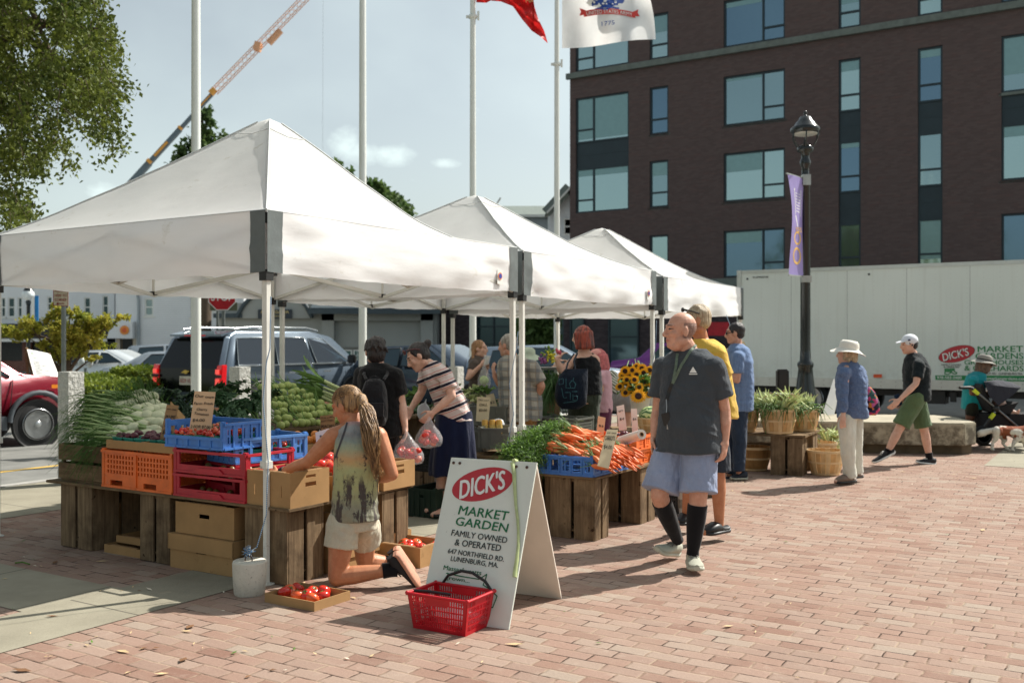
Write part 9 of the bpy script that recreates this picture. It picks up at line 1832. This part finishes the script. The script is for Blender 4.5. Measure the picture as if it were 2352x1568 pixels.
sl2=thing('street_lamp','distant street lamp with white globe and blue banner at the left','street lamp',(W(65,0,34).x,34,0));D_=34;c_=V((W(65,0,D_).x,D_,ZR));m=MB();m.lathe(c_,[(.16,0),(.12,.5),(.07,.7),(.06,2.9),(.1,3.05),(.05,3.1)],12);m.lathe(c_+UP*3.42,[(.17,0),(.1,.12),(.03,.2),(.01,.3)],12);mk('post',m,M_LBLK,sl2);m=MB();m.ball(c_+UP*3.28,(.2,.2,.2),14,10);mk('globe',m,mat('white_globe',s(226,232,232),.3),sl2);m=MB();m.ob(W(72,742,D_-.1),V((.24,0,0)),V((0,.02,0)),UP*.95);mk('banner',m,mat('banner_blue',s(30,130,196),.6),sl2);m=MB();m.ob(W(72,742,D_-.13),V((.1,0,0)),V((0,.02,0)),UP*.95);mk('banner_edge',m,M_WHT,sl2)
mt=thing('parking_meter','double headed parking meter behind the left granite post','parking meter',(W(196,0,26).x,26,ZR));D_=26;c_=V((W(196,0,D_).x,D_,ZR));m=MB();m.lathe(c_,[(.04,0),(.04,1.0)],8);mk('post',m,M_GPOST,mt)
for sg in(-1,1):m=MB();m.ball(c_+V((sg*.11,0,1.15)),(.09,.08,.15),12,8);mk('meter_head',m,mat('meter_grey',s(190,196,196),.4,.3),mt)
# ================================================================ TREES, HEDGES, CRANE
def leafcloud(name,root,pts,size,m,**k):return np_mesh(name,leaves(pts,size,**k),4,m,root)
def leafmat(n,c1,c2,tr=.35):
 def fn(t):wn=t.n('TexWhiteNoise',noise_dimensions='3D');f=t.noise(t.pos(),1.4,4,.6);f2=t.noise(t.pos(),9,3,.6);t.lk(t.ramp(t.math('ADD',t.math('MULTIPLY',f,.6),t.math('MULTIPLY',f2,.4)),[(.38,c1),(.62,c2)]),t.b.inputs['Base Color'])
 return mat(n,c1,.6,fn=fn,transl=tr,spec=.3)
L_ELM=leafmat('elm_leaf',s(60,78,32),s(122,132,56),.35);L_DK=leafmat('dark_tree_leaf',s(62,88,50),s(108,130,70));L_MAP=leafmat('maple_leaf',s(128,142,50),s(206,192,84),.45);L_HED=leafmat('hedge_leaf',s(64,88,34),s(142,156,56));M_BARK=mat('bark',s(96,82,68),.95,var=.3,vsc=20,bump=1,bsc=24,bd=.02)
def branch_tree(label,base,top,crown_pts,lsize,m,trunk_r,limbs,droop=.2,name='tree',cat='tree',group=None,stretch=1.6):
 t=thing(name,label,cat,base,group=group);mb=MB();base=V(base);top=V(top);mid=base.lerp(top,.5)+V((trunk_r,0,0));mb.tube([base,base.lerp(mid,.6),mid,top],[trunk_r*1.3,trunk_r,trunk_r*.85,trunk_r*.4],10)
 for l in limbs:a=base.lerp(top,l[0]);b=V(l[1]);mb.tube([a,a.lerp(b,.35)+UP*.1*(b-a).length,a.lerp(b,.7)+UP*.08*(b-a).length,b],[trunk_r*.5,trunk_r*.3,trunk_r*.18,trunk_r*.06],6)
 mk('trunk',mb,M_BARK,t);leafcloud('crown',t,crown_pts,lsize,m,droop=droop,stretch=stretch);return t
rn=np.random.RandomState(8)
def in_poly(x,y,poly):
 c=False;n=len(poly);j=n-1
 for i in range(n):
  xi,yi=poly[i];xj,yj=poly[j]
  if(yi>y)!=(yj>y) and x<(xj-xi)*(y-yi)/(yj-yi)+xi:c=not c
  j=i
 return c
 # the big tree hanging in at the top left: drooping twigs of leaves
poly=[(-260,-330),(180,-330),(232,-60),(240,10),(262,70),(255,110),(284,200),(270,235),(284,305),(276,380),(258,370),(240,335),(205,335),(198,300),(150,300),(170,355),(140,362),(106,340),(98,370),(112,420),(96,455),(98,500),(70,530),(-200,560),(-260,300)]
pts=[];tw=MB();k=0;attach=[]
while k<1350:
 x,y=rn.uniform(-260,290),rn.uniform(-330,560)
 if not in_poly(x,y,poly):continue
 if noise.noise(V((x*.016,y*.016,0)))<-.16+.04*(x<120):continue
 d=rn.uniform(12.2,17);p=W(x,y-14,d);L=rn.uniform(.25,.6);dr=V((rn.normal(0,.4),rn.normal(0,.4),-1)).normalized();e=p+dr*L
 if in_poly(*(lambda q:(q.x*F/q.y+CX,CY-(q.z-H)*F/q.y))(e),poly) or rn.rand()<.25:
  attach.append(p);tw.tube([p,p.lerp(e,.5)+V((rn.normal(0,.03),0,.03)),e],[.006,.004,.002],3,cap=False)
  for j in range(46):a=rn.rand();q=p.lerp(e,a);s_=.10*(1-.4*a);pts.append((q.x+rn.normal(0,s_),q.y+rn.normal(0,s_),q.z+rn.normal(0,s_*.7)))
  k+=1
base=V((-10.2,16.5,0));limbs=[(.55+.4*rn.rand(),tuple(attach[rn.randint(len(attach))])) for _ in range(46)]
et=branch_tree('big elm tree whose drooping leafy twigs fill the top left corner',base,base+V((1.2,-.8,9.5)),np.array(pts),.046,L_ELM,.32,limbs,droop=.6,name='elm_tree');tt=mk('twigs',tw,M_BARK,et)
q_=np.random.RandomState(77);P_=[]
for _ in range(150):
 c_=np.array([q_.uniform(-18,-7),q_.uniform(2,15),q_.uniform(3.6,11)])
 if c_[0]/max(c_[1],.1)<-.60:P_.append(c_+q_.normal(size=(110,3))*.5)
leafcloud('sky_blocking_crown',et,np.concatenate(P_),.15,L_ELM,droop=.4,stretch=1.5)  # unseen leaves added beyond the left edge to block sky and darken the stall
def blobtree(label,cx,cy,D,blobs,n,ls,m,name,trunk_px,seed,group='trees behind the tents'):
 """crown from blobs given in photo coordinates (x, y, rx, ry) at distance D"""
 r_=np.random.RandomState(seed);P_=[];tot=sum(b[2]*b[3] for b in blobs);k_=D/F;tips=[]
 for(x,y,rx,ry) in blobs:
  c_=W(x,y,D+r_.uniform(-1,1)*rx*k_*.5);tips.append(tuple(c_));n_=int(n*rx*ry/tot);nn=max(3,int(n_/26));
  for _ in range(nn):
   v=r_.normal(size=3);v/=np.linalg.norm(v);v*=r_.uniform(.35,1)**.6;q=np.array([c_.x+v[0]*rx*k_,c_.y+v[1]*rx*k_,c_.z+v[2]*ry*k_]);sp_=min(rx,ry)*k_*.2
   P_.append(q+r_.normal(size=(26,3))*sp_)
 b_=V((W(trunk_px,0,D).x,D,ZR));top=W(cx,cy,D);return branch_tree(label,b_,top,np.concatenate(P_),ls,m,.018*(top.z)*1.2+.05,[(.35+.6*r_.rand(),tp) for tp in tips],name=name,group=group,stretch=1.5)
blobtree('slender dark tree rising behind the crane boom and first flagpole',460,260,46,[(475,262,13,24),(470,300,24,26),(500,320,26,20),(450,345,36,26),(420,370,34,22),(480,360,40,34),(405,385,20,14),(520,330,14,12),(450,400,60,40),(500,400,50,40),(460,470,80,60)],6500,.17,L_DK,'slender_tree',462,5)
blobtree('dark tree top between the first tent roof and second flagpole',765,395,60,[(762,384,26,14),(745,378,10,8),(790,396,14,12),(770,420,50,26),(780,480,70,60)],5000,.24,L_DK,'broad_tree',770,6)
blobtree('dark tree sloping down right of the second flagpole',860,420,60,[(858,418,16,14),(846,440,18,20),(880,438,22,16),(905,460,24,16),(925,478,18,12),(880,480,60,30),(880,540,80,60)],5000,.24,L_DK,'broad_tree',870,7)
blobtree('dark young street tree in front of the shop windows, seen under the far tent',1235,745,36,[(1235,740,36,26),(1215,760,28,22),(1258,765,30,20),(1240,720,40,30),(1232,785,14,12)],5000,.15,L_DK,'street_tree',1236,8)
blobtree('small yellow green maple spreading behind the parking sign',150,790,19,[(130,715,16,12),(120,735,18,14),(70,748,30,16),(20,760,30,12),(50,765,24,14),(150,760,34,26),(190,735,22,18),(222,745,26,18),(200,770,34,20),(250,735,22,14),(280,728,16,7),(120,790,30,14),(170,800,34,20),(130,815,20,12),(210,745,14,14),(215,822,14,7),(235,792,26,7),(160,720,10,10),(130,700,8,12),(180,715,8,16)],10000,.040,L_MAP,'maple_tree',158,9)
def hedge(label,c0,sx,sy,h,seed):
 r_=np.random.RandomState(seed);t=thing('hedge',label,'hedge',c0,group='clipped hedges on the island');n_=5200;c0=np.array(c0);P_=[]
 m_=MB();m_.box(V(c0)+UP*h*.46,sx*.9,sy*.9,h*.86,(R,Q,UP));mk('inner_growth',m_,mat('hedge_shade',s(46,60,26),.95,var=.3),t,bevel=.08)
 v=r_.uniform(-1,1,size=(n_,3));ax=r_.randint(0,3,n_);sg=np.where(r_.rand(n_)<.5,-1,1);v[np.arange(n_),ax]=sg*r_.uniform(.9,1.03,n_);k_=(np.abs(v)**6).sum(1)**(-1/6.);v*=np.minimum(1.0,k_*1.0)[:,None];Rn,Qn=np.array(R),np.array(Q)
 p=c0+Rn*(v[:,:1]*sx/2)+Qn*(v[:,1:2]*sy/2)+np.array([0,0,1])*((v[:,2:]+1)/2*h);leafcloud('foliage',t,p+r_.normal(size=p.shape)*.02,.055,L_HED);return t
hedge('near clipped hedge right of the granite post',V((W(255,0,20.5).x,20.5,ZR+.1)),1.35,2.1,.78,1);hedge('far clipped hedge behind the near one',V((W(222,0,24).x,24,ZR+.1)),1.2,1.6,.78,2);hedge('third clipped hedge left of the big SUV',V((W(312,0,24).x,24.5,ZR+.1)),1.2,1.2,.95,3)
# crane far behind
cr=thing('mobile_crane','tall mobile crane with grey boom and orange lattice jib behind the trees','crane',(W(-40,0,110).x,110,0));D_=110.0;k=D_/F
A,B,E=W(100,640,D_),W(492,210,D_),W(725,-30,D_);m=MB();secs=[(0,.40,.5,1),(.40,.62,.42,0),(.62,.8,.34,0),(.8,1.0,.26,0)]
for f0,f1,w_,_ in secs:m.beam(A.lerp(B,f0),A.lerp(B,f1),w_*1.35,w_*1.5)
mk('boom',m,mat('crane_grey',s(96,110,118),.5),cr);m=MB()
for f0,f1,w_ in((.40,.415,.65),(.44,.52,.32),(.62,.632,.56),(.655,.73,.28),(.9,.98,.16),(.985,1.01,.6),(.8,.81,.45)):o_=V((0,-w_*.75-.12,0));m.beam(A.lerp(B,f0)+o_*.6,A.lerp(B,f1)+o_*.6,w_*1.1,w_*.9)
mk('yellow_sections',m,mat('crane_yellow',s(226,160,66),.5),cr);m=MB();d=(E-B).normalized();sx=d.cross(Y1).normalized();cn=[(sx*a+Y1*b) for a,b in((-.34,-.3),(.34,-.3),(.34,.3),(-.34,.3))];n=26
for c_ in cn:m.tube([B+c_,E+c_],.045,4)
for i in range(n):
 for j in range(4):m.tube([B.lerp(E,i/n)+cn[j],B.lerp(E,(i+1)/n)+cn[(j+1)%4]],.022,3)
m.beam(B.lerp(E,.50)-sx*.6,B.lerp(E,.62)-sx*.55,.5,.6);m.beam(B.lerp(E,.42)+sx*.3,B.lerp(E,.44)-sx*.3,1.0,.9);mk('lattice_jib',m,mat('crane_orange',s(226,168,128),.6),cr)
m=MB();m.tube([W(742,-40,D_),W(741,380,D_)],.02,3);mk('hoist_cable',m,mat('cable_grey',s(150,160,166),.5),cr)
m=MB();m.beam(V((A.x-6,D_,1.5)),V((A.x+6,D_,1.5)),2.5,1.6);m.beam(V((A.x-1.5,D_,3)),A,1.2,1.2);mk('carrier',m,mat('crane_yellow',s(226,160,66),.5),cr)
# ================================================================ trees across the square behind the camera, seen in the window reflections
for i,(x,y,h,r_) in enumerate(((-26,-44,14,7),(-9,-47,13,6.5),(8,-45,14.5,7),(27,-43,13,6.5))):
 q_=np.random.RandomState(300+i);P_=[];tips=[]
 for k in range(26):
  v=q_.normal(size=3);v/=np.linalg.norm(v);c_=np.array([x,y,h*.56])+v*np.array([r_,r_,h*.40])*q_.uniform(.35,.85);tips.append(tuple(c_));P_.append(c_+q_.normal(size=(200,3))*r_*.2)
 branch_tree('leafy tree across the square behind the camera, %s'%('far left','left of centre','right of centre','far right')[i],(x,y,ZR),(x,y,h*.7),np.concatenate(P_),.5,L_DK,.3,[(.5+.4*q_.rand(),tp) for tp in tips[:14]],name='broad_tree',group='trees across the square')
